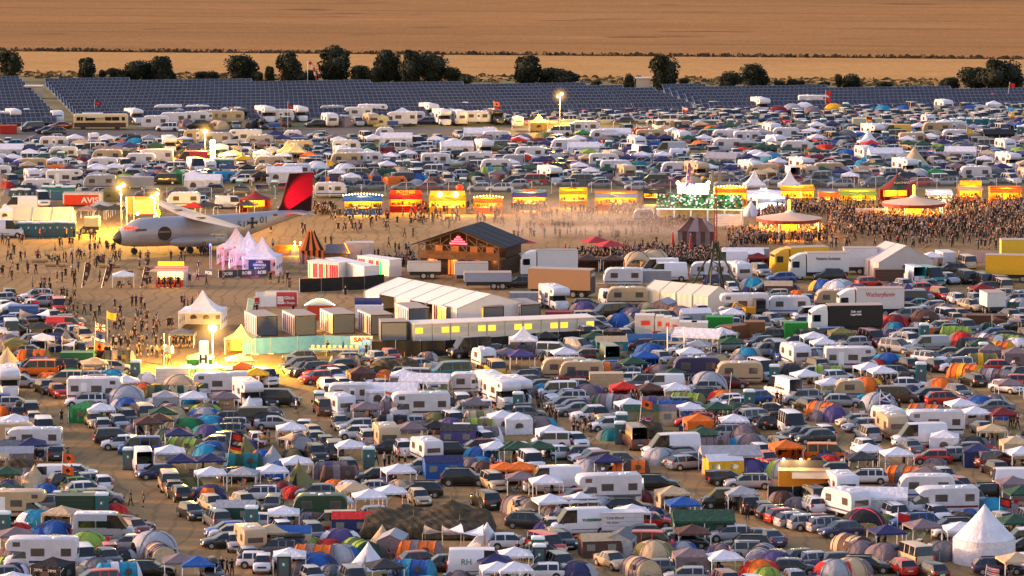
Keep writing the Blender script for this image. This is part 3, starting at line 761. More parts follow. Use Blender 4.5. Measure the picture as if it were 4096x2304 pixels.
# --- world
w = bpy.data.worlds.new('World'); sc.world = w; w.use_nodes = True
wn = w.node_tree; bg = wn.nodes['Background']; sky = wn.nodes.new('ShaderNodeTexSky'); sky.sky_type = 'NISHITA'
SUN_EL, SUN_AZ = R(9), R(-80)      # azimuth from +Y towards +X: the sun stands low at the left, slightly beyond
sky.sun_disc = False; sky.sun_elevation = SUN_EL; sky.sun_rotation = SUN_AZ
sky.air_density = 1.6; sky.dust_density = 3.0; sky.ozone_density = 2.0
tn_=wn.nodes.new('ShaderNodeVectorMath'); tn_.operation='MULTIPLY'; tn_.inputs[1].default_value=(1.12,.93,1.06); wn.links.new(sky.outputs[0],tn_.inputs[0]); wn.links.new(tn_.outputs[0], bg.inputs[0]); bg.inputs[1].default_value = SKY_S
sl_ = bpy.data.lights.new('sun', 'SUN'); so = bpy.data.objects.new('sun', sl_); C.objects.link(so)
sl_.energy = SUN_S; sl_.angle = R(3); sl_.color = (1.0, 0.60, 0.36)
dv = Vector((math.sin(SUN_AZ)*math.cos(SUN_EL), math.cos(SUN_AZ)*math.cos(SUN_EL), math.sin(SUN_EL)))
so.rotation_euler = dv.to_track_quat('Z', 'Y').to_euler()
# --- ground sheet with worn lanes
LANES = [  # (points in tile coordinates, width m)
 ([(0,2,1900,300),(0,2,1300,760),(0,2,700,1050),(0,2,420,1250),(0,3,700,60),(0,3,1000,330),(0,3,1350,700),(0,3,1650,1000),(0,3,1950,1330),(0,3,2250,1700)],8),
 ([(0,2,100,1060),(0,2,900,1090)],6),
 ([(0,2,2200,900),(1,2,380,950),(1,2,420,1200),(1,2,600,1449),(1,3,900,80),(1,3,1300,260),(1,3,2050,620),(1,3,2250,780),(2,3,-50,1020),(2,3,560,1300),(2,3,900,1600)],9),
 ([(0,3,1300,760),(0,3,2576,730),(1,3,600,720),(1,3,2100,700)],6),
 ([(1,2,2576,700),(2,2,50,1050),(2,2,500,1400),(2,3,850,80),(2,3,1200,260),(2,3,1500,420),(2,3,2100,640),(2,3,2450,950),(3,3,300,1050),(3,3,900,1260),(3,3,1500,1500)],9),
 ([(2,2,2300,900),(2,2,2576,1060),(3,2,100,1200),(3,2,700,1420),(3,3,1100,110),(3,3,1700,330),(3,3,2576,520)],9),
 ([(3,2,1000,560),(3,2,1300,760),(3,2,1850,1000),(3,2,2700,1200)],8),
 ([(3,1,0,1430),(3,1,1400,1449),(3,1,2576,1449),(3,2,1400,20),(3,2,2576,60)],7),
 ([(2,3,1300,560),(2,3,1700,430),(2,3,2576,560),(3,3,600,560)],6),
 ([(2090,1559),(2230,1688),(2470,1819),(2709,1903),(2835,1970)],8.5),
 ([(2948,2079),(3018,2110),(3243,2171),(3455,2241),(3666,2297)],8.5),
 ([(2835,1545),(2948,1608),(3131,1650),(3243,1678),(3455,1763),(3595,1805),(3778,1861),(3919,1903),(4116,1995)],8.5),
 ([(3525,1404),(3637,1488),(3736,1580),(3877,1632),(4116,1688)],8.5)]
PLAZA = [(-30,800),(4120,800),(4120,1075),(3000,1020),(2650,1090),(1900,1300),(1500,1330),(1100,1420),(850,1500),(640,1490),(560,1400),(330,1340),(260,1230),(0,1160),(-30,1160)]
LP = [([Vector(GT(*p) if len(p)==4 else G(*p)) for p in pts], wd) for pts, wd in LANES]
PP = [Vector(G(*p)) for p in PLAZA]
def inpoly(p, poly):
    c=False; n=len(poly); j=n-1
    for i in range(n):
        a=poly[i]; b=poly[j]
        if (a[1]>p[1])!=(b[1]>p[1]) and p[0]<(b[0]-a[0])*(p[1]-a[1])/(b[1]-a[1])+a[0]: c=not c
        j=i
    return c
def segd(p,a,b):
    d=b-a; t=max(0,min(1,(p-a).dot(d)/max(1e-9,d.dot(d)))); return (p-(a+d*t)).length
def inlane(p,k=1.08):
    return any(segd(p,a,b)<wd*k for pts,wd in LP for a,b in zip(pts,pts[1:]))
def worn(p):
    if inpoly(p, PP): return 1.0
    m=0
    for pts,wd in LP:
        for a,b in zip(pts,pts[1:]):
            if abs(p.x-(a.x+b.x)/2)>abs(a.x-b.x)/2+wd: continue
            d=segd(p,a,b); m=max(m,1-max(0,(d-wd*.55)/(wd*.5)))
    return max(0,m)
nx,ny=120,190; X0,X1,Y0,Y1=-165,165,360,960
gv=[]; wv=[]
for j in range(ny+1):
    for i in range(nx+1):
        p=Vector((X0+(X1-X0)*i/nx, Y0+(Y1-Y0)*j/ny)); gv.append((p.x,p.y,0)); wv.append(worn(p))
gf=[(j*(nx+1)+i,j*(nx+1)+i+1,(j+1)*(nx+1)+i+1,(j+1)*(nx+1)+i) for j in range(ny) for i in range(nx)]
n0=len(gv); BX,BY0,BY1=2600,-200,6500
out=[(-BX,BY0,0),(BX,BY0,0),(BX,BY1,0),(-BX,BY1,0)]; cor=[0,nx,len(gv)-1,ny*(nx+1)]
gv+=out; wv+=[0,0,0,0]
gf+=[(n0,n0+1)+tuple(range(nx,-1,-1)), (n0+1,n0+2)+tuple(nx+(nx+1)*k for k in range(ny,-1,-1)), (n0+2,n0+3)+tuple(ny*(nx+1)+k for k in range(0,nx+1)), (n0+3,n0)+tuple((nx+1)*k for k in range(0,ny+1))]
me=bpy.data.meshes.new('ground'); me.from_pydata(gv,[],gf)
at=me.attributes.new('worn','FLOAT','POINT'); at.data.foreach_set('value',wv)
m,t,b=nt('dry_ground')
N=t.nodes.new; Lk=t.links.new
def noise(scale, det=5, vec=None, rough=.55):
    n=N('ShaderNodeTexNoise'); n.inputs['Scale'].default_value=scale; n.inputs['Detail'].default_value=det; n.inputs['Roughness'].default_value=rough
    if vec is not None: Lk(vec,n.inputs['Vector'])
    return n.outputs['Fac']
def mixc(f,a,b_):
    x=N('ShaderNodeMix'); x.data_type='RGBA'
    if hasattr(f,'links') or not isinstance(f,(int,float)): Lk(f,x.inputs['Factor'])
    else: x.inputs['Factor'].default_value=f
    for s_,v in ((6,a),(7,b_)):
        if isinstance(v,tuple): x.inputs[s_].default_value=(*v,1)
        else: Lk(v,x.inputs[s_])
    return x.outputs[2]
def mrange(v,a,b_,c=0,d=1):
    x=N('ShaderNodeMapRange'); Lk(v,x.inputs[0])
    for i,q in enumerate((a,b_,c,d)): x.inputs[i+1].default_value=q
    return x.outputs[0]
geo=N('ShaderNodeNewGeometry'); pos=geo.outputs['Position']
wa=N('ShaderNodeAttribute'); wa.attribute_name='worn'
n1=noise(.12,6,pos); n2=noise(.9,6,pos,.65); n3=noise(.03,4,pos); n4=noise(3.5,4,pos,.7)
grass=mixc(mrange(n1,.35,.65),(0.19,0.140,0.052),(0.275,0.195,0.080))
grass=mixc(mrange(n2,.45,.70),grass,(0.130,0.100,0.038))
grass=mixc(mrange(n4,.5,.8,0,.6),grass,(0.36,0.25,0.12))
sand=mixc(mrange(n1,.3,.7),(0.27,0.172,0.078),(0.37,0.24,0.115))
sand=mixc(mrange(n2,.5,.75,0,.6),sand,(0.18,0.115,0.055))
wv3=N('ShaderNodeTexWave'); wv3.inputs['Scale'].default_value=.16; wv3.inputs['Distortion'].default_value=14; wv3.inputs['Detail'].default_value=3; wv3.inputs['Detail Scale'].default_value=.35; Lk(pos,wv3.inputs['Vector'])
sand=mixc(mrange(wv3.outputs['Fac'],.86,.97,0,.5),sand,(0.15,0.098,0.05))
sand=mixc(mrange(n3,.42,.62,0,.45),sand,(0.20,0.125,0.06))
ad=N('ShaderNodeMath'); ad.operation='ADD'; Lk(wa.outputs['Fac'],ad.inputs[0]); Lk(mrange(n2,.3,.7,-.45,.45),ad.inputs[1])
cc=mixc(mrange(ad.outputs[0],.25,.75),grass,sand)
Lk(cc,b.inputs['Base Color']); b.inputs['Roughness'].default_value=.95; b.inputs['Specular IOR Level'].default_value=.1
bp=N('ShaderNodeBump'); bp.inputs['Strength'].default_value=.35; bp.inputs['Distance'].default_value=.15; Lk(n2,bp.inputs['Height']); Lk(bp.outputs[0],b.inputs['Normal'])
me.materials.append(m); struct('ground',me)
# --- fields beyond the solar park
def field_mat(name, c1, c2, c3, sc1, stripes, dark=None, bumps=.5):
    global t, Lk, N
    m,t,b=nt(name); N=t.nodes.new; Lk=t.links.new
    geo=N('ShaderNodeNewGeometry'); mp=N('ShaderNodeMapping'); mp.inputs['Rotation'].default_value=(0,0,-FA); Lk(geo.outputs['Position'],mp.inputs[0])
    v=mp.outputs[0]
    def nz(sx,sy,det=5,r=.6):
        q=N('ShaderNodeMapping'); q.inputs['Scale'].default_value=(sx,sy,1); Lk(v,q.inputs[0]); return noise(1,det,q.outputs[0],r)
    a=nz(sc1*.5,sc1,5); g=nz(.35,.12,6,.8); big=nz(.004,.012,3); fine=nz(1.2,.35,4,.85)
    c=mixc(mrange(a,.3,.7),c1,c2); c=mixc(mrange(big,.35,.65),c,c3); 
    c=mixc(mrange(g,.35,.75,0,.6),c,tuple(x*.66 for x in c1)); c=mixc(mrange(nz(.012,.045,5,.65),.48,.66,0,.55),c,tuple(x*.68 for x in c1)); c=mixc(mrange(fine,.45,.8,0,.45),c,tuple(min(1,x*1.35) for x in c2))
    if stripes:   # tramlines left by the tractor
        sp=N('ShaderNodeSeparateXYZ'); Lk(v,sp.inputs[0]); wv_=N('ShaderNodeMath'); wv_.operation='MODULO'
        a2=N('ShaderNodeMath'); a2.operation='ADD'; Lk(sp.outputs['Y'],a2.inputs[0]); Lk(mrange(nz(.01,.01,2),0,1,-7,7),a2.inputs[1])
        Lk(a2.outputs[0],wv_.inputs[0]); wv_.inputs[1].default_value=stripes
        ln=N('ShaderNodeMath'); ln.operation='LESS_THAN'; Lk(wv_.outputs[0],ln.inputs[0]); ln.inputs[1].default_value=5.0
        ml=N('ShaderNodeMath'); ml.operation='MULTIPLY'; Lk(ln.outputs[0],ml.inputs[0]); Lk(mrange(nz(.006,.05,3),.40,.62,0,.5),ml.inputs[1])
        c=mixc(ml.outputs[0],c,tuple(x*.52 for x in c1))
    if dark:
        d=nz(.018,.055,4,.55); c=mixc(mrange(d,.63,.70,0,.85),c,dark)
    Lk(c,b.inputs['Base Color']); b.inputs['Roughness'].default_value=1; b.inputs['Specular IOR Level'].default_value=.02
    return m
E0=Vector(G(0,203)); E1=Vector(G(4096,236)); FD=(E1-E0).normalized(); FA=math.atan2(FD.y,FD.x); FNn=Vector((-FD.y,FD.x))
S0=Vector(G(0,300)); S1=Vector(G(4096,337)); 
def strip(p0,p1,off0,off1,ext,z,name,mt,seg=1,jit=0):
    d=(p1-p0).normalized(); n=Vector((-d.y,d.x)); a=p0-d*ext; c=p1+d*ext; vs=[]
    for k in range(seg+1):
        q=a+(c-a)*k/seg; j=jit*(rnd.random()-.5); q0=q+n*(off0+j); q1=q+n*off1; vs+=[(q0.x,q0.y,z),(q1.x,q1.y,z)]
    m_=MB().add(vs,[(2*k,2*k+2,2*k+3,2*k+1) for k in range(seg)]); return struct(name,m_.mesh(name,[mt]))
dist=(E0-S0).dot(Vector((-(S1-S0).normalized().y,(S1-S0).normalized().x)))
STUB=field_mat('stubble_field',(0.45,0.252,0.092),(0.53,0.305,0.115),(0.48,0.268,0.10),.05,0,None)
CROP=field_mat('ripe_crop_field',(0.335,0.175,0.066),(0.405,0.218,0.085),(0.285,0.148,0.057),.06,34,(0.15,0.07,0.04))
fs=MB(); a=S0-FD*1500; c_=S1+FD*1500; e=E0-FD*1500; g_=E1+FD*1500
fs.add([(a.x,a.y,.006),(c_.x,c_.y,.006),(g_.x,g_.y,.006),(e.x,e.y,.006)],[(0,1,2,3)]); struct('stubble_field',fs.mesh('stubble_field',[STUB]))
strip(E0,E1,0,4300,2500,.04,'crop_field',CROP,600,2.6)
# ragged dark margin of weeds along both field edges
WEED=mat('dry_weeds',(0.11,0.065,0.03),1,noise=.5,nscale=.6); WEEDG=mat('green_weeds',(0.110,0.080,0.035),1,noise=.5,nscale=.6)
def weeds(name,p0,p1,n,w_,hmin,hmax,mt,seed,label):
    r_=random.Random(seed); m_=MB(); d=p1-p0
    for i in range(n):
        q=p0+d*r_.random()+Vector((0,(r_.random()-.5)*w_)); h=hmin+(hmax-hmin)*r_.random()**2; a=r_.random()*PI; ww=.5+1.6*r_.random()
        dx,dy=math.cos(a)*ww*.5,math.sin(a)*ww*.5
        m_.add([(q.x-dx,q.y-dy,0),(q.x+dx,q.y+dy,0),(q.x+dx*.7,q.y+dy*.7,h*.8),(q.x+dx*.1,q.y,h),(q.x-dx*.8,q.y-dy*.8,h*.6)],[(0,1,2,3,4)])
    o=part(name,m_.mesh(name,[mt]),None); return tag(o,label,'weeds',kind='stuff')
weeds('weeds',E0-FD*60+FNn*-.6,E1+FD*60+FNn*-.6,2200,2.0,.25,1.1,WEED,3,'dark ragged weeds along the edge between the two fields')
weeds('rough_grass',S0-FD*30,S1+FD*30,2600,22,.2,.7,WEEDG,4,'rough green verge grass behind the solar panels')
q0=[Vector(G(*p)) for p in ((-400,308),(4400,345),(4400,470),(2700,500),(-400,525))]; ms_=MB(); ms_.add([(p.x,p.y,.004) for p in q0],[(0,4,3,2,1)]); struct('meadow',ms_.mesh('meadow',[mat('rough_meadow',(0.135,0.118,0.040),1,noise=.45,nscale=.12)]))
# --- tarmac strip behind the camp
asp=mat('worn_tarmac',(0.085,0.075,0.072),.9,noise=.18,nscale=.15)
rw=MB(); r0=Vector(G(-200,523)); r1=Vector(G(2700,504)); r2=Vector(G(2700,533)); r3=Vector(G(-200,566))
rw.add([(r0.x,r0.y,.008),(r3.x,r3.y,.008),(r2.x,r2.y,.008),(r1.x,r1.y,.008)],[(0,1,2,3)]); struct('runway',rw.mesh('runway',[asp]))
ml_=MB(); a=Vector(G(500,548)); c_=Vector(G(1700,540)); ml_.add([(a.x,a.y,.013),(c_.x,c_.y,.013),(c_.x,c_.y+.5,.013),(a.x,a.y+.5,.013)],[(0,1,2,3)]); struct('runway_marking',ml_.mesh('runway_marking',[mat('faded_marking',(0.30,0.27,0.24),.9)]))
# ================================================================ solar park
m,t,b=nt('solar_cells'); N=t.nodes.new; Lk=t.links.new
tc=N('ShaderNodeTexCoord'); sp=N('ShaderNodeSeparateXYZ'); Lk(tc.outputs['UV'],sp.inputs[0])
def line(src,period,wd):
    md=N('ShaderNodeMath'); md.operation='MODULO'; Lk(src,md.inputs[0]); md.inputs[1].default_value=period
    l=N('ShaderNodeMath'); l.operation='LESS_THAN'; Lk(md.outputs[0],l.inputs[0]); l.inputs[1].default_value=wd; return l.outputs[0]
mxm=N('ShaderNodeMath'); mxm.operation='MAXIMUM'; Lk(line(sp.outputs['X'],1.0,.075),mxm.inputs[0]); Lk(line(sp.outputs['Y'],1.66,.10),mxm.inputs[1])
fl=N('ShaderNodeVectorMath'); fl.operation='FLOOR'; Lk(tc.outputs['UV'],fl.inputs[0]); wn_=N('ShaderNodeTexWhiteNoise'); Lk(fl.outputs[0],wn_.inputs[0])
cell=mixc(mrange(wn_.outputs['Value'],0,1),(0.024,0.025,0.038),(0.040,0.042,0.060)); cc=mixc(mxm.outputs[0],cell,(0.20,0.21,0.30))
Lk(cc,b.inputs['Base Color']); b.inputs['Roughness'].default_value=.5; b.inputs['Specular IOR Level'].default_value=.22; SOLAR=m
ZT=2.35; LA=GH(*T(0,0,480,820),ZT); LB=GH(*T(0,0,2530,790),ZT); RD=(LB-LA).normalized(); RN=Vector((RD.y,-RD.x,0))
def along(A,X):   # point of the row line that lies on photo column X
    k=(X-2048)/F; z=A.z
    # A.x+RD.x t = k*((A.y+RD.y t)*CP+(CH-z)*SP)
    tt=(k*(A.y*CP+(CH-z)*SP)-A.x)/(RD.x-k*RD.y*CP); return A+RD*tt
def tx(c,x): return c*1024+x*.39752
legm=MB(); legm.cyl((0,-.1,0),(0,-.1,2.1),.05,.05,5); legm.cyl((0,-2.6,0),(0,-2.6,.95),.05,.05,5); legm.cyl((0,-.1,.9),(0,-2.6,.85),.035,.035,4); LEGM=legm.mesh('support_frame',[METAL])
def solar_row(P,Q,label):
    L_=(Q-P).length; sl2=3.9; tl=R(25)
    o=empty('solar_panel_row',(P.x,P.y,0),math.atan2(RD.y,RD.x),label,'solar panels','rows of solar panels')
    me=bpy.data.meshes.new('panels'); n=max(1,int(L_/12)); vs=[];fs=[];uv=[]
    for k in range(n):
        a=L_*k/n+.06; c=L_*(k+1)/n-.06
        i=len(vs); vs+=[(a,-sl2*math.cos(tl),ZT-sl2*math.sin(tl)),(c,-sl2*math.cos(tl),ZT-sl2*math.sin(tl)),(c,0,ZT),(a,0,ZT)]
        fs.append((i,i+1,i+2,i+3)); uv+=[(a/.97,0),(c/.97,0),(c/.97,sl2/1.95*1.66),(a/.97,sl2/1.95*1.66)]
    me.from_pydata(vs,[],fs); ul=me.uv_layers.new(name='UVMap')
    for i,q in enumerate(uv): ul.data[i].uv=q
    me.materials.append(SOLAR); part('panels',me,o)
    e=MB(); 
    for x in (0,L_): e.add([(x-.05,-sl2*math.cos(tl),ZT-sl2*math.sin(tl)-.06),(x+.05,-sl2*math.cos(tl),ZT-sl2*math.sin(tl)-.06),(x+.05,0,ZT+.02),(x-.05,0,ZT+.02)],[(0,1,2,3)])
    e.cyl((0,.02,ZT),(L_,.02,ZT),.035,.035,4); part('edge_rail',e.mesh('edge_rail',[METAL]),o)
    for k in range(0,min(12,max(2,int(L_/6)))): part('support_frame',LEGM,o,loc=(.5+k*6.0 if .5+k*6.0<L_ else L_-.5,0,0))
ORD=['first','second','third','fourth','fifth','sixth','seventh','eighth','ninth','tenth','eleventh','twelfth','thirteenth','fourteenth','fifteenth']
BE=[tx(0,1300),tx(0,2530),tx(1,1145),tx(1,2080),tx(2,740),tx(2,1110),tx(2,1435),tx(2,1520),tx(2,1600),tx(2,1660),tx(2,1745),tx(2,1800),tx(2,1850),tx(2,1900)]
CS={5:(1505,tx(2,1945)),6:(1580,tx(3,590)),7:(1655,tx(3,1830)),8:(1735,4300),9:(1810,4300),10:(1890,4300),11:(1970,4300),12:(2045,4300),13:(2120,4300)}
for k in range(-1,12):
    A=GH(*T(0,0,450+30.4*k,790+29.3*k+.12*k*k),ZT)
    solar_row(along(A,-300),along(A,tx(0,222+31*k)),'long row of blue solar panels, %s from the back of the left block'%ORD[k+1])
    if k>=0: solar_row(A,along(A,BE[k]),'long row of blue solar panels, %s from the back of the middle block'%ORD[k])
    if k in CS: solar_row(along(A,tx(2,CS[k][0])),along(A,CS[k][1]),'long row of blue solar panels, %s from the back of the right block'%ORD[k-5])
# ================================================================ trees
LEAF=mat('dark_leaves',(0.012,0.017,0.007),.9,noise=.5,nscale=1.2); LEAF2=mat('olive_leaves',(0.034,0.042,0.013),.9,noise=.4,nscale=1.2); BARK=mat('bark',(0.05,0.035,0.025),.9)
def crown_mesh(seed,bush=False,n=3400):
    r_=random.Random(seed); m_=MB(); cl=[]
    k=9 if not bush else 6
    for i in range(k):
        a=r_.random()*2*PI; rr=r_.random()**.6*.34; z=(.22+.62*r_.random()) if not bush else (.2+.5*r_.random())
        rad=.20+.13*r_.random()-(.07 if z>.7 else 0); cl.append((rr*math.cos(a)*(1.25-z*.5),rr*math.sin(a)*(1.25-z*.5),z,rad))
    cl.append((0,0,.5,.30)); cl.append((0,0,.3,.36))
    if not bush: cl.append((.02,0,.83,.14))
    for i in range(n):
        cx,cy,cz,rad=cl[r_.randrange(len(cl))]
        v=Vector((r_.gauss(0,1),r_.gauss(0,1),r_.gauss(0,1))).normalized()*rad*(.55+.5*r_.random()**.5)
        p=Vector((cx,cy,cz))+v; p.z=max(.02,p.z); s=.022+.03*r_.random()
        a=Vector((r_.gauss(0,1),r_.gauss(0,1),r_.gauss(0,1))).normalized(); b_=a.orthogonal().normalized(); c_=a.cross(b_)
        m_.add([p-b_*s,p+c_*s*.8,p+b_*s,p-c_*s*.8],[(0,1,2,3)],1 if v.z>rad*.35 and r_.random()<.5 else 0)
    # dense heart so the crown is not see-through everywhere
    for (cx,cy,cz,rad) in cl: m_.ball((cx,cy,cz),rad*.70,rad*.70,rad*.70,8,5)
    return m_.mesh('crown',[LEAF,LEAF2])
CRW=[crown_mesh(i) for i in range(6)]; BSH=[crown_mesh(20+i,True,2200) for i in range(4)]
tm=MB(); tm.cyl((0,0,0),(.01,0,.35),.035,.022,7); tm.cyl((.01,0,.35),(.05,.02,.7),.022,.008,6); tm.cyl((0,0,.25),(-.16,.04,.5),.018,.007,5); tm.cyl((0,0,.28),(.18,-.03,.52),.018,.007,5); TRK=tm.mesh('trunk',[BARK])
TREES=[(0,90,780,215,260,1),(0,880,775,200,185,1),(0,1010,775,80,65,0),(0,1200,793,200,130,0),(0,1340,795,240,185,0),(0,1490,795,170,165,0),(0,1630,795,180,225,1),(0,1730,798,70,90,0),(0,2010,788,120,62,0),(0,2120,790,150,75,0),(0,2410,790,290,220,1),(0,2530,800,110,110,0),
(1,30,808,80,95,0),(1,125,808,115,135,1),(1,340,808,260,275,1),(1,460,808,90,90,0),(1,560,806,130,100,0),(1,780,800,320,300,1),(1,1050,800,220,150,0),(1,1210,815,190,170,0),(1,1330,818,220,300,1),(1,1560,818,215,300,1),(1,1780,822,300,265,1),(1,1985,833,200,175,0),(1,2110,838,130,95,0),
(2,180,828,320,255,1),(2,350,828,160,115,0),(2,500,828,350,170,0),(2,840,853,100,42,0),(2,1180,858,115,100,0),(2,1265,840,65,85,0),(2,1540,875,265,305,1),(2,1735,840,95,45,0),(2,2180,858,240,140,0),(2,2420,853,240,195,1),(2,2540,853,110,90,0),
(3,115,850,110,45,0),(3,240,850,130,52,0),(3,345,850,90,36,0),(3,550,858,120,48,0),(3,720,858,75,112,0),(3,860,863,220,105,0),(3,1170,863,200,48,0),(3,1840,878,190,118,0),(3,2130,878,350,190,0),(3,2310,878,340,265,1),(3,2480,878,210,150,0)]
TN=['tall leafy tree','rounded bushy tree']
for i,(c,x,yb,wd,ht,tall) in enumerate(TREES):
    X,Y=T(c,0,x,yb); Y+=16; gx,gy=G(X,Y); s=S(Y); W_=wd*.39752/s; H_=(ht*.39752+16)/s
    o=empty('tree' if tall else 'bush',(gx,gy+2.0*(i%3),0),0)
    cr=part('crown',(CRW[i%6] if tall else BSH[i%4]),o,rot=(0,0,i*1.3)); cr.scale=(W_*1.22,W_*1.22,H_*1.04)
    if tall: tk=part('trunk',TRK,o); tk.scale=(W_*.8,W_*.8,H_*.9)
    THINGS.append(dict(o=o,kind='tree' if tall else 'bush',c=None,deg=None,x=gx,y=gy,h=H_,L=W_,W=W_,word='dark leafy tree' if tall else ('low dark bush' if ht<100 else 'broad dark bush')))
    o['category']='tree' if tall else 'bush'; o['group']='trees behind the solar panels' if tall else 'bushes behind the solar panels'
# ================================================================ one-off structures
def at(c, r, x, y, z=0.0):
    p=GH(*T(c,r,x,y),z); return p.x,p.y
def new(name, x, y, deg, label, cat, group=None):
    return empty(name,(x,y,0),R(deg),label,cat,group)
def glow(name, col, es): return mat(name, col, .5, emit=col, es=es)
def reg(o, word, x, y, L=3, c=None, kind='special'): THINGS.append(dict(o=o,kind=kind,c=c,deg=None,x=x,y=y,h=2,L=L,W=L,word=word,fixed=True))
def bx(parent, name, m_, x0,x1,y0,y1,z0,z1, color=None):
    b=MB(); b.box(x0,x1,y0,y1,z0,z1); return part(name,b.mesh(name,[m_]),parent,color)
def FM(col, nm=None): 
    nm=nm or 'fabric_'+COL[col][0].replace(' ','_'); return mat(nm,col,.8,noise=.12,nscale=.8,bump=.3)
# ---------------------------------------------------------------- transport aircraft
PG=mat('aircraft_grey_paint',(150,150,157),.42,.15,noise=.06,nscale=.5); PW=mat('aircraft_wing_paint',(176,164,150),.5,noise=.08,nscale=.5)
PB=mat('nose_black',(30,26,26),.5)
o=new('transport_aircraft',*at(0,1,1970,1082),201,'grey high-wing military transport aircraft with black nose and red-lit tail fin','aircraft')
reg(o,'grey aircraft',o.location.x,o.location.y,26)
fu=MB(); st=[(12.6,2.35,.04,.04),(12.3,2.38,.55,.5),(11.5,2.5,1.2,1.05),(10.6,2.7,1.62,1.5),(9.6,2.95,1.95,1.85),(8.4,3.12,2.12,2.08),(6,3.15,2.15,2.15),(0,3.15,2.15,2.15),(-4.5,3.2,2.12,2.12),(-7.5,3.62,1.9,1.75),(-10.5,4.2,1.5,1.3),(-13.5,4.75,1.05,.85),(-16.2,5.1,.55,.42),(-17.2,5.2,.12,.1)]
rg=[[(x,ry*math.cos(2*PI*k/20),zc+rz*math.sin(2*PI*k/20)) for k in range(20)] for x,zc,ry,rz in st]
fu.loft(rg,0,lambda i,j:1 if i<2 else 0); part('fuselage',fu.mesh('fuselage',[PG,PB]),o)
for s in (-1,1):
    wg=MB(); ch=[(0,5.2,1.9,-1.9,.42),(6,5.28,1.8,-1.8,.34),(20,5.55,.9,-.8,.14)]
    rr=[]
    for y,z,xl,xt,th in ch:
        rr.append([(xl,s*y,z),(xl-.35*(xl-xt),s*y,z+th*.6),(xt+.5,s*y,z+th*.25),(xt,s*y,z),(xt+.6,s*y,z-th*.2),(xl-.3*(xl-xt),s*y,z-th*.5)])
    wg.loft(rr if s>0 else [r_[::-1] for r_ in rr],0,smooth=False); wn2=part('wing',wg.mesh('wing',[PW]),o)
    pt_=MB(); pt_.box(.3,1.5,*sorted((s*5.2,s*6.4)),5.56,5.60); part('engine_mount_patch',pt_.mesh('engine_mount_patch',[BLACK]),wn2); fl_=MB(); fl_.box(-2.6,-1.7,*sorted((s*2.2,s*8)),4.75,4.9); part('flap',fl_.mesh('flap',[PG]),wn2)
    ht=MB(); ht.loft([[(x*k-15.3,s*y,5.25+.02*y),(x*k*.2-15.3,s*y,5.42+.02*y),(-x*k-15.5,s*y,5.25+.02*y),(x*k*.2-15.3,s*y,5.12+.02*y)][::s] for y,x,k in ((.3,1.6,1),(6.3,.9,1))],0,smooth=False); part('tailplane',ht.mesh('tailplane',[PG]),o)
    pd=MB(); pd.loft([[(x,s*2.0+rr_*.75*math.cos(2*PI*k/12)*1.0,1.75+rr_*.85*math.sin(2*PI*k/12)) for k in range(12)] for x,rr_ in ((4.6,.1),(4.1,.6),(2.8,.95),(-2.5,.95),(-4.2,.4),(-4.6,.05))]); part('wheel_fairing',pd.mesh('wheel_fairing',[PG]),o)
    for x in (1.5,-1.2): wm=MB(); wm.cyl((x,s*1.9,.5),(x,s*2.3,.5),.5,.5,14); part('wheel',wm.mesh('wheel',[TYRE]),o)
TAILM=mat('tail_dark_paint',(44,22,24),.55)
fn_=MB(); yt=.14
pr=[(-11.2,4.95),(-12.5,5.5),(-13.1,6.5),(-14.4,10.9),(-18.0,11.0),(-17.7,5.3)]
prof_=lambda y,k:[(x if k==1 else (x-(-14))*k-14,y,z) for x,z in pr]
fn_.loft([prof_(-yt,1),prof_(yt,1)],smooth=False); fin=part('tail_fin',fn_.mesh('tail_fin',[TAILM]),o)
nw=MB(); nw.cyl((9.3,-.3,.45),(9.3,.3,.45),.45,.45,14); nw.cyl((9.3,0,.5),(9.3,0,1.6),.09,.09,8); part('nose_wheel',nw.mesh('nose_wheel',[TYRE]),o)
ck=glow('cockpit_red_glow',(255,60,30),3.0)
for k,(x,yy) in enumerate(((10.85,.72),(10.55,1.12),(10.1,1.42),(9.5,1.62))):
    c_=MB(); c_.box(x-.2,x+.18,yy-.06,yy+.10,3.62,4.12); part('cockpit_window',c_.mesh('cockpit_window',[ck]),o)
# markings on the left hand side of the aircraft (local +Y side faces the camera)
BLK=mat('marking_black',(16,16,18),.6)
def side_text(s_,x,z,size,yv=2.16,rot=0): 
    q=lettering(s_,o,(x,yv,z),size,BLK,PI); return q
side_text('51',-6.4,3.9,1.35,2.12); side_text('01',-9.9,4.4,1.35,1.72)
cr=MB()
for a in range(4):
    an=a*PI/2; ca,sa=math.cos(an),math.sin(an)
    def rt(u,v): return (-8.05+u*ca-v*sa, 1.98, 4.1+u*sa+v*ca)
    cr.add([rt(0,-.12),rt(.55,-.17),rt(.78,-.36),rt(.78,.36),rt(.55,.17),rt(0,.12)],[(0,1,2,3,4,5)])
part('cross_marking',cr.mesh('cross_marking',[BLK]),o)
ds=MB(); ds.cyl((5.3,2.0,3.05),(5.3,2.19,3.05),1.02,1.02,28); part('round_emblem',ds.mesh('round_emblem',[mat('emblem_dark',(40,26,26),.6)]),o)
lettering('ROCKHARZ',o,(5.3,2.20,3.3),.36,mat('emblem_letters',(180,150,130),.6),PI,w=1.6)
rb=MB(); rb.box(8.0,9.7,2.0,2.07,3.55,3.85); part('name_ribbon',rb.mesh('name_ribbon',[BLK]),o,rot=(0,0,0)); lettering('HARZ FORCE ONE',o,(8.85,2.08,3.7),.2,mat('emblem_letters',(180,150,130),.6),PI,w=1.5)
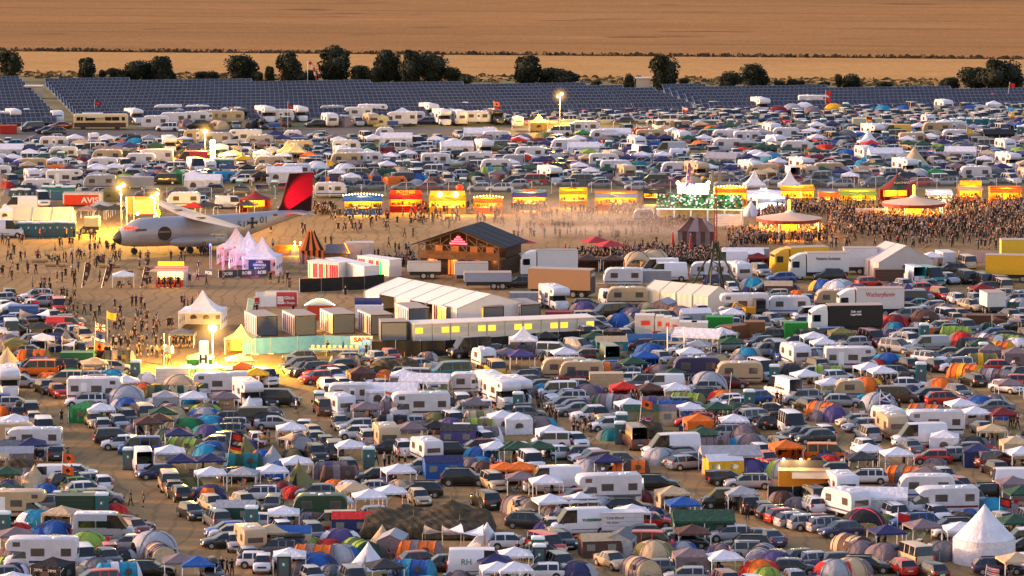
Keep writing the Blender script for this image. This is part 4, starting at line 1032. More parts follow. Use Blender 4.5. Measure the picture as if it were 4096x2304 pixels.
gf_=MB(); gf_.box(-12.1,-11.5,1.22,1.26,5.0,5.14,0); gf_.box(-12.1,-11.5,1.22,1.26,4.86,5.0,1); gf_.box(-12.1,-11.5,1.22,1.26,4.72,4.86,2)
part('flag_marking',gf_.mesh('flag_marking',[BLK,mat('flag_red',(190,20,20),.7),mat('flag_gold',(220,170,40),.7)]),o)
# glow on the fin is a real red floodlight
def spot(loc, target, col, e, ang=50, name='floodlight_beam', size=.15):
    l=bpy.data.lights.new(name,'SPOT'); l.energy=e; l.color=col; l.spot_size=R(ang); l.spot_blend=.6; l.shadow_soft_size=size
    q=bpy.data.objects.new(name,l); C.objects.link(q); q.location=loc; q.rotation_euler=(Vector(target)-Vector(loc)).to_track_quat('-Z','Y').to_euler(); return q
def point(loc, col, e, size=.25, name='lamp_light'):
    l=bpy.data.lights.new(name,'POINT'); l.energy=e; l.color=col; l.shadow_soft_size=size; q=bpy.data.objects.new(name,l); C.objects.link(q); q.location=loc; return q
M_=Matrix.Translation(o.location)@Matrix.Rotation(R(201),4,'Z')
TAILM.node_tree.nodes['Principled BSDF'].inputs['Base Color'].default_value=(.045,.012,.014,1); TAILM.node_tree.nodes['Principled BSDF'].inputs['Roughness'].default_value=.9; TAILM.node_tree.nodes['Principled BSDF'].inputs['Specular IOR Level'].default_value=.1
fp=M_@Vector((-15.9,.14,7.7)); spot(M_@Vector((-10.6,5.2,3.2)),fp,(1,.01,.05),90000,30,'red_floodlight')
# ---------------------------------------------------------------- generic market stalls
BULB=glow('warm_bulbs',(255,205,120),14)
def stall(label, word, c, x0, x1, yb, top, body, sign=None, glowc=(255,150,30), es=4.0, tc=(255,255,255), text=None, sc2='', deg=0, bulbs=False, aw=None, signes=0.0, second=None, light=True, canopy=None):
    """market stall from tile row 1: x0..x1 and yb in tile pixels, top = tile y of its top edge"""
    gx,gy=at(c,1,(x0+x1)/2,yb); s=S(T(c,1,0,yb)[1])*2.5156; W_=(x1-x0)/s; H_=(yb-top)/s; D_=2.6
    o=new('food_stall',gx,gy+D_/2,deg,label,'food stall'); reg(o,word,gx,gy+D_/2,W_)
    sh=(H_-2.9) if sign else 0; hb=min(H_,2.9) if sign else H_
    bm_=FM(body,'stall_'+COL[body][0].replace(' ','_')) if isinstance(body,str) else mat('stall_paint_%d_%d_%d'%body,body,.5)
    b=MB(); h=W_/2; b.box(-h,h,D_/2-.06,D_/2,0,hb); b.box(-h,-h+.06,-D_/2,D_/2-.06,0,hb); b.box(h-.06,h,-D_/2,D_/2-.06,0,hb); b.box(-h-.05,h+.05,-D_/2-.05,D_/2+.05,hb,hb+.08); b.box(-h+.06,h-.06,-D_/2,-D_/2+.06,0,1.05); b.box(-h+.06,h-.06,-D_/2,-D_/2+.06,hb-.45,hb)
    part('stall_body',b.mesh('stall_body',[bm_]),o)
    bx(o,'counter',mat('counter_top',(150,120,90),.5),-h+.07,h-.07,-D_/2-.35,-D_/2+.3,1.06,1.12)
    gi=MB(); gi.box(-h+.1,h-.1,D_/2-.16,D_/2-.10,1.0,hb-.3); part('lit_back_wall',gi.mesh('lit_back_wall',[mat('stall_glow_%d_%d_%d_%.1f'%(*glowc,es),glowc,.6,emit=glowc,es=es*.42,noise=.5,nscale=2.5)]),o)
    # goods and machines on the back shelf
    gd=MB(); r_=random.Random(int(x0)+c*77)
    for i in range(int(W_*3)):
        xx=-h+.3+(W_-.6)*r_.random(); hh=.15+.45*r_.random(); gd.box(xx-.12,xx+.12,.3,.6,1.1,1.1+hh)
    q=part('goods',gd.mesh('goods',[mat('dark_goods',(90,60,40),.6,noise=.5,nscale=3)]),o); q['kind']='stuff'
    aw_=aw or body; a=MB(); a.add([(-h-.1,-D_/2-.05,hb-.1),(h+.1,-D_/2-.05,hb-.1),(h+.1,-D_/2-1.2,hb-.50),(-h-.1,-D_/2-1.2,hb-.50),(-h-.1,-D_/2-1.2,hb-.68),(h+.1,-D_/2-1.2,hb-.68)],[(0,1,2,3),(3,2,5,4)])
    part('awning',a.mesh('awning',[FM(aw_)]),o)
    if sign:
        signes=min(signes,1.1)*.55; sm=mat('sign_board_%d_%d_%d_%.1f'%(*sign,signes),sign,.5,emit=sign if signes else None,es=signes,noise=.25 if signes else 0,nscale=1.5)
        sg_=bx(o,'sign_board',sm,-h*.96,h*.96,-D_/2-.12,-D_/2,hb+.08,H_)
        if text:
            tm_=mat('sign_text_%d_%d_%d'%tc,tc,.5,emit=tc,es=.25); lines=text.split('|'); n=len(lines)
            for i,tx_ in enumerate(lines): lettering(tx_,sg_,(0,-D_/2-.14,hb+.08+(H_-hb)*(1-(i+.5)/n)),(H_-hb)/n*1.05,tm_,w=min(W_*.88,len(tx_)*(H_-hb)/n*.8),bold=.03)
    if bulbs:
        bb=MB(); n=int(W_*2.2)
        for i in range(n+1): xx=-h+W_*i/n; bb.ball((xx,-D_/2-.2,H_+.1+.25*math.sin(PI*i/n)),.11,nu=6,nv=4)
        q=part('light_bulbs',bb.mesh('light_bulbs',[BULB]),o); q['kind']='stuff'
    if light: point((gx,gy-.4,hb-.55),tuple(v/255 for v in glowc),620*W_*es/4,.5,'stall_light')
    return o,W_,H_,D_,hb
OG=(255,120,15); YG=(255,142,25); WG=(255,245,215)
stall('blue and white fish stall with arched sign board above lit counter','blue fish stall',1,880,1270,712,520,'b',(30,60,110),YG,3.5,(225,230,240),'Fisch-Spezialitäten',bulbs=True)
stall('red chip stall with POMMES written on its roof board','red chip stall',1,1345,1670,690,466,'r',(235,60,20),OG,4,(255,190,60),'POMMES',signes=1.2,second=1)
so_,W_,H_,D_,hb=stall('dazzling yellow and orange stall with a red ball on its roof','yellow stall with the red ball',1,1745,2110,706,470,'y',(255,190,60),YG,7,(255,120,20),None,signes=5)
bl=MB(); bl.ball((1.9,-.6,H_+.45),.62,.62,.5,12,8); part('red_ball',bl.mesh('red_ball',[mat('red_ball',(235,50,15),.5,emit=(255,50,10),es=1)]),so_)
for xx in (-1.2,1.3): b_=MB(); b_.ball((xx,-D_/2-.2,H_-.55),.42,.15,.42,10,6); part('spot_lamp',b_.mesh('spot_lamp',[glow('white_hot',(255,235,170),9)]),so_)
stall('small orange stall with a lit arched gable','small orange stall',1,2195,2480,706,540,'o',(255,150,40),OG,5,(255,240,190),None,signes=2.5,bulbs=True)
stall('blue pancake stall with CRÊPES in orange letters','blue crêpes stall',2,5,345,668,455,(60,100,150),(110,165,200),OG,6,(230,110,20),'CRÊPES',aw='p')
stall('yellow stall with HEISSER SCHAFSKÄSE sign glowing above it','yellow sheep cheese stall',2,480,755,640,436,'y',(255,185,30),YG,5,(200,120,10),'HEISSER|SCHAFSKÄSE',signes=1.6)
stall('orange stall under striped awnings with a lit round gable','orange stall with striped awnings',2,838,1262,672,490,'o',(255,150,30),OG,5,(255,230,160),None,aw='s',signes=2.2)
stall('black stall with white KELTSHA lettering between two poles','black stall',2,1325,1535,606,450,'k',(30,28,30),YG,5,(210,205,200),'KELTSHA')
q,W_,H_,D_,hb=stall('brilliant white kebab stall lettered LAHMACUN under two floodlights','white kebab stall',2,1668,1975,598,395,'w',(250,250,245),WG,9,(40,60,110),'DÖNER|LAHMACUN',signes=1.6,aw='w')
for xx in (-W_/2,W_/2): b_=MB(); b_.ball((xx,-D_/2-.3,H_+.15),.3,.2,.3,10,6); part('floodlight',b_.mesh('floodlight',[glow('white_hot',(255,235,170),9)]),q); point((q.location.x+xx,q.location.y-2.2,H_-.2),(1,.95,.8),900,.3)
stall('amber pastry stall with CHURROS on a row of bulbs','amber churros stall',2,2040,2350,622,440,'y',(250,160,40),OG,7,(150,60,10),'CHURROS',bulbs=True,aw='o',signes=1.5)
stall('black boarded pasta stall with white handwritten PASTA sign','black pasta stall',2,2365,2700,640,440,(60,45,40),(70,52,46),(200,225,255),5,(240,238,235),'Pasta',aw='w')
stall('round front white drinks stand with three cold white lamps','white stand with cold lamps',2,2470,2745,662,540,'w',(200,220,235),(200,225,255),8,(40,60,80),None,signes=2.0,aw='s')
stall('pale yellow kiosk with GYROS in dark letters','yellow gyros kiosk',3,120,460,606,414,'y',(235,205,110),YG,5,(90,60,20),'GYROS',signes=.8,aw='y')
stall('small orange and blue stall left of the green yellow trailer','small orange and blue stall',3,510,722,625,480,(90,90,140),(220,120,70),OG,5,(255,220,180),None,aw='o')
stall('yellow-green snack trailer with WRAP lettering beside the hatch','yellow-green snack trailer',3,722,1082,632,470,(190,180,20),(200,195,30),OG,5,(120,60,20),'WRAP STREET',light=True,aw='l')
stall('white snack trailer with a lit green and yellow counter','white snack trailer',3,1600,1850,606,474,'w',(205,205,200),(255,225,110),5,(90,90,90),None)
stall('orange and yellow booth with a tall lit box on the roof','orange booth with the lit roof box',3,1925,2150,600,368,'o',(255,180,30),YG,5,(220,120,10),None,signes=2.4,aw='t')
stall('low orange snack hut with BURRITOS board and white lamps','low orange snack hut',3,2235,2545,618,440,'o',(110,60,40),OG,4,(230,220,210),'BURRITOS')
# round peaks of the pasta and gyros kiosks
for (c,x,yt_,yb_,wd,lab) in ((2,2455,330,470,200,'cream peaked tent roof behind the pasta stall'),(3,235,320,420,130,'cream peaked tent roof behind the gyros kiosk')):
    gx,gy=at(c,1,x,620); o=place('ps',gx,gy+5,0,'w'); o['label']=lab; THINGS[-1]['fixed']=True; o.scale=(1,1,1.45)
# tall poles and the kebab beach flag
def pole_thing(name,label,cat,x,y,h,r=.06,m_=None,word=None):
    o=new(name,x,y,0,label,cat); p=MB(); p.cyl((0,0,0),(0,0,h),r,r*.7,7); part('pole',p.mesh('pole',[m_ or METAL]),o); reg(o,word or label.split(' with')[0],x,y,1); return o
# ---------------------------------------------------------------- dark peaked tents in the food row
def peaked(c,x,yb,W_,H_,col,col2,label,word,glowc=OG,text=None,r=1):
    gx,gy=at(c,r,x,yb); o=new('peaked_tent',gx,gy+W_*.4,20,label,'tent'); reg(o,word,gx,gy+W_*.4,W_)
    m1=FM(col); m2=FM(col2); rf=MB(); n=8; e=2.2
    def fn(u,v): a=2*PI*u; k=(1-v)**1.5; return (W_/2*k*math.cos(a)*1.05,W_/2*k*math.sin(a)*1.05,e+(H_-e)*v)
    rf.grid(fn,n,6); rf.m=[(i%n)%2 for i in range(len(rf.f))]; part('roof',rf.mesh('roof',[m1,m2]),o)
    wl=MB(); wl.grid(lambda u,v:(W_/2*math.cos(PI*.0+PI*u),W_/2*math.sin(PI*u),v*e),10,1); part('back_wall',wl.mesh('back_wall',[m1]),o)
    gl_=MB(); gl_.box(-W_*.34,W_*.34,W_*.1,W_*.14,.9,e-.3); part('lit_back_wall',gl_.mesh('lit_back_wall',[mat('stall_glow_tent',glowc,.6,emit=glowc,es=3.5,noise=.5,nscale=2)]),o)
    p=MB()
    for k in range(n): a=2*PI*(k+.5)/n; p.cyl((W_/2*math.cos(a),W_/2*math.sin(a),0),(W_/2*math.cos(a),W_/2*math.sin(a),e),.05,.05,5)
    p.cyl((0,0,0),(0,0,H_+.4),.07,.05,6); part('poles',p.mesh('poles',[WOOD]),o)
    bx(o,'counter',WOOD,-W_*.36,W_*.36,-W_*.42,-W_*.34,0,1.0)
    if text: b=bx(o,'name_board',BLACK,-1.4,1.4,-W_*.30,-W_*.28,3.0,3.6); lettering(text,b,(0,-W_*.305,3.3),.45,WHITE,w=2.6)
    point((gx,gy+W_*.25,1.9),(1,.55,.15),700,.4,'stall_light'); return o
peaked(3,1310,600,6.0,4.9,'x','D','dark red and green peaked tavern tent with a black name board','dark peaked tavern tent',text='FLEISCHBAR')
peaked(0,2560,705,5.0,3.6,'x','x','dark red peaked bar tent with a lamp behind the aircraft tail','dark red bar tent')
# ---------------------------------------------------------------- round bars
RB=mat('bar_roof_cream',(216,180,150),.7,noise=.08,nscale=.5); RBE=mat('bar_fascia_red',(150,45,25),.6,noise=.2)
for (c,x,yb,R_,lab,word) in ((3,222,958,4.9,'large round bar under a cream roof with a lit column, left of the two','left round bar'),(3,1480,795,4.9,'large round bar under a cream roof with a lit column, right of the two','right round bar')):
    gx,gy=at(c,1,x,yb); gy+=R_*.55; o=new('round_bar',gx,gy,0,lab,'bar','round bars in the crowd'); reg(o,word,gx,gy,8)
    rf=MB(); n=24; rf.grid(lambda u,v:(R_*(1-v*.86)*math.cos(2*PI*u),R_*(1-v*.86)*math.sin(2*PI*u),2.95+.75*v),n,3,smooth=False); rf.grid(lambda u,v:(R_*.14*(1-v)*math.cos(2*PI*u),R_*.14*(1-v)*math.sin(2*PI*u),3.75+.1*v),n,1); part('roof',rf.mesh('roof',[RB]),o)
    fa=MB(); fa.grid(lambda u,v:(R_*1.005*math.cos(2*PI*u),R_*1.005*math.sin(2*PI*u),2.45+.5*v),n,1,smooth=False); part('fascia',fa.mesh('fascia',[RBE]),o)
    un=MB(); un.cyl((0,0,2.35),(0,0,2.45),R_*.55,R_*.55,20); part('lit_ceiling',un.mesh('lit_ceiling',[glow('amber_ceiling',(255,120,15),6)]),o)
    ct=MB(); ct.cyl((0,0,0),(0,0,1.1),R_*.72,R_*.72,20); part('counter',ct.mesh('counter',[WOOD]),o)
    co=MB(); co.cyl((0,0,1.1),(0,0,2.4),1.2,1.2,12); part('lit_core',co.mesh('lit_core',[mat('stall_glow_bar',OG,.6,emit=OG,es=4,noise=.5,nscale=2)]),o)
    ps=MB()
    for k in range(8): a=2*PI*(k+.5)/8; ps.cyl((R_*.95*math.cos(a),R_*.95*math.sin(a),0),(R_*.95*math.cos(a),R_*.95*math.sin(a),2.6),.06,.06,6)
    part('posts',ps.mesh('posts',[WHITE]),o)
    lc=MB(); lc.cyl((0,0,3.9),(0,0,5.5),.22,.22,10); lc.ball((0,0,5.5),.22); q=part('lit_column',lc.mesh('lit_column',[glow('column_glow',(255,200,70),3.0)]),o)
    ba=MB(); ba.cyl((0,0,3.7),(0,0,4.0),.7,.4,12); part('column_base',ba.mesh('column_base',[WHITE]),o)
    for k in range(6): a=2*PI*k/6+.4; point((gx+R_*.8*math.cos(a),gy+R_*.8*math.sin(a),2.2),(1,.45,.08),1500,.3,'bar_light')
# ---------------------------------------------------------------- long stand with green wall of stickers
gx,gy=at(2,1,1900,835); o=new('sticker_wall_stand',gx,gy+3,-7,'long open stand with a bright green upper wall covered in stickers','stand'); reg(o,'green sticker wall stand',gx,gy+3,12)
Wd=13.2; h=Wd/2
m,t,b=nt('sticker_wall'); N=t.nodes.new; Lk=t.links.new; tc_=N('ShaderNodeTexCoord'); mp=N('ShaderNodeMapping'); mp.inputs['Scale'].default_value=(3.4,1,4.2); Lk(tc_.outputs['Object'],mp.inputs[0])
vo=N('ShaderNodeTexVoronoi'); vo.distance='CHEBYCHEV'; vo.inputs['Scale'].default_value=1.1; vo.inputs['Randomness'].default_value=.75; Lk(mp.outputs[0],vo.inputs['Vector'])
cr_=N('ShaderNodeValToRGB'); sepc=N('ShaderNodeSeparateColor'); Lk(vo.outputs['Color'],sepc.inputs[0]); Lk(sepc.outputs[0],cr_.inputs[0]); cr_.color_ramp.interpolation='CONSTANT'
els=[(0,(.012,.15,.03)),(.28,(.01,.012,.01)),(.56,(.50,.60,.52)),(.66,(.015,.20,.04)),(.78,(.35,.08,.03)),(.83,(.55,.58,.5)),(.90,(.015,.02,.015))]
e_=cr_.color_ramp.elements; e_[0].position=0; e_[0].color=(*els[0][1],1); e_[1].position=els[1][0]; e_[1].color=(*els[1][1],1)
for p_,c_ in els[2:]: q=e_.new(p_); q.color=(*c_,1)
Lk(cr_.outputs[0],b.inputs['Base Color']); Lk(cr_.outputs[0],b.inputs['Emission Color']); b.inputs['Emission Strength'].default_value=.32
bx(o,'sticker_wall',m,-h,h,-1.62,-1.5,2.7,4.9); bx(o,'deck',mat('stand_deck',(150,150,140),.6),-h,h,-1.5,1.5,2.5,2.66)
bx(o,'light_strip',glow('greenish_white',(215,255,220),2.2),-h,h,-1.58,-1.50,2.52,2.62)
pp=MB()
for k in range(6): x_=-h+.15+(Wd-.3)*k/5; pp.box(x_-.12,x_+.12,-1.45,-1.25,0,2.5); pp.box(x_-.12,x_+.12,1.2,1.4,0,2.5)
part('posts',pp.mesh('posts',[WHITE]),o); bx(o,'lit_back_wall',mat('stall_glow_stand',(190,150,90),.6,emit=(190,150,90),es=.35,noise=.6,nscale=1.5),-h+.3,h-.3,1.2,1.3,.1,2.3); bx(o,'bar_counter',WOOD,-h+.5,h-.5,-.9,-.4,0,1.1)
bx(o,'rear_rail',METAL,-h,h,1.4,1.46,2.7,3.7)
for k in range(4): point((gx-h+2+k*3.1,gy+.5,4.2),(.85,1,.85),120,.4,'stand_light')
# ---------------------------------------------------------------- striped tents
def striped(c,x,yb,W_,D_,e,H_,deg,cols,n,label,word,ridge=.35,es=0,rz=1):
    gx,gy=at(c,rz,x,yb); o=new('striped_tent',gx,gy+D_*.5,deg,label,'tent'); reg(o,word,gx,gy+D_*.5,W_)
    ms=[FM(k) for k in cols]; rf=MB()
    def fn(u,v):
        a=u*4; i=int(a)%4; f=a-int(a); cs=[(-1,-1),(1,-1),(1,1),(-1,1)]; p=cs[i]; q=cs[(i+1)%4]; x_=p[0]+(q[0]-p[0])*f; y_=p[1]+(q[1]-p[1])*f
        k=(1-v)**1.35; return (x_*W_/2*(k*(1-ridge)+ridge), y_*D_/2*k, e+(H_-e)*v-(.35*math.sin(PI*min(1,abs(x_)))*v**3 if ridge>.2 else 0))
    rf.grid(fn,n*4,7,smooth=False); rf.m=[((i%(n*4))//2)%len(ms) for i in range(len(rf.f))]
    part('roof',rf.mesh('roof',ms),o)
    for k,(a,b_) in enumerate((((-1,-1),(1,-1)),((1,-1),(1,1)),((-1,-1),(-1,1)),((-1,1),(1,1)))):
        wl=MB(); wl.grid(lambda u,v:((a[0]+(b_[0]-a[0])*u)*W_*.48,(a[1]+(b_[1]-a[1])*u)*D_*.48+.04*math.sin(u*40),v*e),24,1); wl.m=[(i//3)%len(ms) for i in range(len(wl.f))]; part('side_wall',wl.mesh('side_wall',[ms[-1],ms[0]] if k==0 else ms),o)
    return o
striped(2,1870,1060,5.6,5.2,2.6,4.6,-6,'Bm',7,'brown and pinkish striped marquee with a two-peaked roof beside the seated crowd','brown striped marquee')
so_=striped(1,552,1205,3.3,3.3,1.9,4.7,10,'ok',12,'orange and black striped jester tent with two sharp peaks','orange and black striped tent',ridge=.30)
point((so_.location.x,so_.location.y,1.6),(1,.5,.15),160,.3)
gx,gy=at(1,1,800,1205); o=new('shed',gx,gy+2,0,'small brown shed with a grey canvas roof beside the striped tent','shed'); reg(o,'brown shed',gx,gy+2,4)
b=MB(); b.box(-1.7,1.7,-1.4,1.4,0,1.5); part('walls',b.mesh('walls',[WOOD]),o); r_=MB(); r_.add([(-1.4,0,2.6),(1.2,0,2.6),(1.9,-1.7,1.45),(-1.5,-1.7,1.45),(1.9,1.7,1.45),(-1.5,1.7,1.45)],[(0,1,2,3),(1,0,5,4),(0,3,5),(1,4,2)]); part('roof',r_.mesh('roof',[mat('grey_canvas',(100,98,104),.8)]),o)
lt=MB(); lt.cyl((1.25,-.2,2.75),(2.0,-1.9,1.5),.05,.05,6); part('light_tube',lt.mesh('light_tube',[glow('orange_tube',(255,110,10),12)]),o); point((gx+1.9,gy,1.6),(1,.4,.05),150,.2)
# ---------------------------------------------------------------- alpine hut
HR=-20; hp=GH(*T(1,1,2075,835),6.6); hx,hy=hp.x,hp.y
o=new('timber_hut',hx+1.2,hy+2.2,HR,'two-storey timber party hut with dark pitched roof and lit balcony','building'); reg(o,'timber hut',hx,hy+2,13)
W_,D_=12.0,8.0; e,H_=4.5,6.7; w2=W_/2; d2=D_/2
rf=MB()
for s in (-1,1): rf.add([(0,-d2-1.2,H_),(0,d2+.5,H_),(s*(w2+.9),d2+.5,e-.25),(s*(w2+.9),-d2-1.2,e-.25),(0,-d2-1.2,H_-.16),(0,d2+.5,H_-.16),(s*(w2+.9),d2+.5,e-.41),(s*(w2+.9),-d2-1.2,e-.41)],[(0,1,2,3),(4,7,6,5),(0,3,7,4),(2,1,5,6),(3,2,6,7)])
part('roof',rf.mesh('roof',[mat('slate_felt',(42,38,42),.8,noise=.2,nscale=1)]),o)
for k in range(3):
    rb_=MB(); yy=-d2+.6+k*2.6
    for s in (1,): rb_.add([(0,yy,H_+.05),(0,yy+.3,H_+.05),(s*(w2+.9),yy+.3,e-.18),(s*(w2+.9),yy,e-.18)],[(0,1,2,3)])
    part('roof_batten',rb_.mesh('roof_batten',[mat('roof_batten',(88,82,92),.8)]),o)
wl=MB(); wl.box(-w2,w2,-d2+.02,d2,0,2.35); wl.box(-w2,w2,-d2+1.9,d2,2.5,e-.3); part('walls',wl.mesh('walls',[mat('dark_timber',(62,38,24),.8,noise=.3,nscale=3)]),o)
gb=MB(); gb.add([(-w2,-d2+1.2,e-.3),(w2,-d2+1.2,e-.3),(0,-d2+1.2,H_-.2)],[(0,1,2)]); part('gable_panel',gb.mesh('gable_panel',[mat('gable_panel',(86,52,32),.8,noise=.3,nscale=2)]),o)
tr=MB()
def beam(a,b_): tr.cyl(a,b_,.09,.09,4)
yy=-d2-.9
beam((-w2,yy,e-.25),(w2,yy,e-.25)); beam((-w2,yy,e-.3),(0,yy,H_-.35)); beam((w2,yy,e-.3),(0,yy,H_-.35))
for s in (-1,1):
    for q in (.2,.45,.7): beam((s*w2*q,yy,e-.25),(s*w2*q,yy,H_-.35-(H_-e)*q)); beam((s*w2*q,yy,e-.25),(s*w2*(q-.2),yy,H_-.5-(H_-e)*(q)))
for q in (-1,-.6,-.2,.2,.6,1): beam((w2*q*.98,yy,0),(w2*q*.98,yy,e-.25)); beam((w2*q*.98,yy,e-1.1),(w2*(q*.98-(.12 if q>-1 else -.12)),yy,e-.3))
part('timber_frame',tr.mesh('timber_frame',[WOOD]),o)
bx(o,'balcony_floor',WOOD,-w2,w2,-d2-1.0,-d2+1.9,2.36,2.49)
rl=MB(); 
for k in range(60): x_=-w2+W_*k/59; rl.box(x_-.07,x_+.07,yy-.10,yy-.06,2.5,3.35)
rl.box(-w2-.05,w2+.05,yy-.14,yy-.02,3.36,3.46); q_=part('balustrade',rl.mesh('balustrade',[mat('honey_wood',(128,78,34),.7,noise=.3,nscale=1)]),o)
for x_ in (-4,-1.6,1.2,3.6): bx(o,'lit_window',mat('hut_window',(150,90,50),.4,emit=(190,100,40),es=.7),x_-.55,x_+.55,-d2+1.86,-d2+1.89,2.9,3.9)
for x_ in (-4.2,-1.2,2.4): bx(o,'door_opening',glow('hut_inside',(220,100,25),1.6),x_-.7,x_+.7,-d2-.03,-d2+.0,.1,2.1)
em=MB(); 
for k,(a,z) in enumerate(((1.3,4.55),(1.0,4.85),(.6,5.15),(.3,5.45))): em.box(-a,a,yy-.16,yy-.12,z-.1,z+.1)
part('eagle_sign',em.mesh('eagle_sign',[glow('pink_neon',(255,90,110),2.6)]),o)
MH=Matrix.Translation(o.location)@Matrix.Rotation(R(HR),4,'Z')
for x_ in (-4.5,-1,2.5,5): point(tuple(MH@Vector((x_,-d2-.3,2.15))),(1,.5,.15),60,.2,'hut_light'); point(tuple(MH@Vector((x_,-d2+1.2,4.0))),(1,.5,.2),28,.2,'hut_light')
# ---------------------------------------------------------------- halls
def hall(c,r,x,y,zr,L,W_,e,H_,deg,label,word,col=(190,182,178),bays=5,es=0.0,open_=()):
    p=GH(*T(c,r,x,y),zr); o=new('marquee',p.x,p.y,deg,label,'marquee'); reg(o,word,p.x,p.y,max(L,W_))
    cm=mat('hall_fabric_%d_%.2f'%(col[0],es),col,.75,noise=.06,nscale=.4,bump=.25,emit=(255,225,160) if es else None,es=es); h=L/2
    rf=MB(); n=bays*4
    for s in (-1,1):
        rf.grid(lambda u,v:(-h+L*u, s*W_/2*1.02*(1-v), e+(H_-e)*v),n,4)
    part('roof',rf.mesh('roof',[cm]),o)
    for s in (-1,1):
        g_=MB(); g_.add([(s*h,-W_/2,0),(s*h,W_/2,0),(s*h,W_/2,e),(s*h,0,H_),(s*h,-W_/2,e)],[(0,1,2,3,4)]); part('gable_wall',g_.mesh('gable_wall',[cm]),o)
        for k in range(bays):
            if s<0 and k in open_: continue
            w_=MB(); x0=-h+L*k/bays; x1=-h+L*(k+1)/bays; w_.grid(lambda u,v:(x0+(x1-x0)*u,s*(W_/2-.02)+.05*math.sin(u*18),v*e),10,1); part('wall_panel',w_.mesh('wall_panel',[cm]),o)
    st_=MB()
    for k in range(bays+1):
        x_=-h+L*k/bays
        for s in (-1,1): st_.cyl((x_,s*W_/2*1.02,e+.02),(x_,0,H_+.02),.05,.05,4); st_.cyl((x_,s*W_/2*1.01,0),(x_,s*W_/2*1.01,e),.06,.06,4)
    part('frame',st_.mesh('frame',[mat('seam_grey',(178,168,164),.7)]),o); return o
hall(0,1,440,634,4.0,8.8,6.5,2.3,4.0,0,'long white marquee behind the row of portable toilets','white marquee',(205,190,160),3)
o=hall(1,1,1895,1424,4.0,22,10.4,2.5,4.0,-56,'huge white marquee with open side doors in the middle of the site','huge white marquee',(222,212,208),6,0.0,(1,3,4)); point((o.location.x+3,o.location.y-4,2.2),(1,.75,.3),500,.5)
hall(3,1,1290,998,4.4,6.5,8.4,2.2,4.4,112,'white marquee with the broad gable, behind the row of lorries','white gabled marquee',(196,184,182),2)
o=hall(2,1,1760,1400,3.3,11,4.6,2.2,3.3,-42,'low white tent hall lit from inside, left of the lattice mast','low white tent hall',(200,188,178),4,.10); point((o.location.x-2,o.location.y-1,1.2),(1,.85,.5),260,.4)
# ---------------------------------------------------------------- pagodas at the pink stage
for k,(x,yb,gl,lab) in enumerate(((2368,1215,(1,.12,.05),'left one of three white pagoda tents, its tip glowing red'),(2492,1262,(.35,.4,1),'middle one of three white pagoda tents, its tip glowing blue'),(2632,1320,(1,.12,.05),'right one of three white pagoda tents, its tip glowing red'))):
    gx,gy=at(0,1,x,yb); o=place('pg',gx,gy+2.2,-8,'w'); o['label']=lab; THINGS[-1]['fixed']=True; o.scale=(.84,.84,1.05) ; point((gx,gy+2.2,4.2),gl,160,.15,'tip_light'); point((gx,gy+1,1.6),(1,.3,.75) if k<2 else (.95,.5,.9),90,.4,'tent_light')
    tc_=MB(); tc_.grid(lambda u,v:(.02+(.62)*(1-v)**1.6*math.cos(2*PI*u),.62*(1-v)**1.6*math.sin(2*PI*u),3.72+1.33*v),16,5); q_=part('added_tip_glow',tc_.mesh('added_tip_glow',[glow('tip_red' if gl[0]>.5 else 'tip_blue',(255,60,25) if gl[0]>.5 else (150,165,255),1.5 if gl[0]>.5 else .9)]),o)  # emissive cap paints the coloured light showing through the peak
    spot((gx-.5,gy-6.5,.4),(gx,gy+2,3.2),(1,.55,.9),500,60,'pink_floodlight',.3)
o_=o
bn=MB(); bn.box(-1.85,1.85,-2.56,-2.50,.55,2.0); bq=part('banner',bn.mesh('banner',[mat('banner_navy',(34,40,66),.8,noise=.3,nscale=1.5)]),o_)
for i,s_ in enumerate(('„I FEEL','COMFORTABLE','IN BLACK“')): lettering(s_,bq,(0,-2.575,1.75-.42*i),.40,mat('banner_letters',(200,190,190),.7),w=(1.3,2.2,1.7)[i],bold=.02)
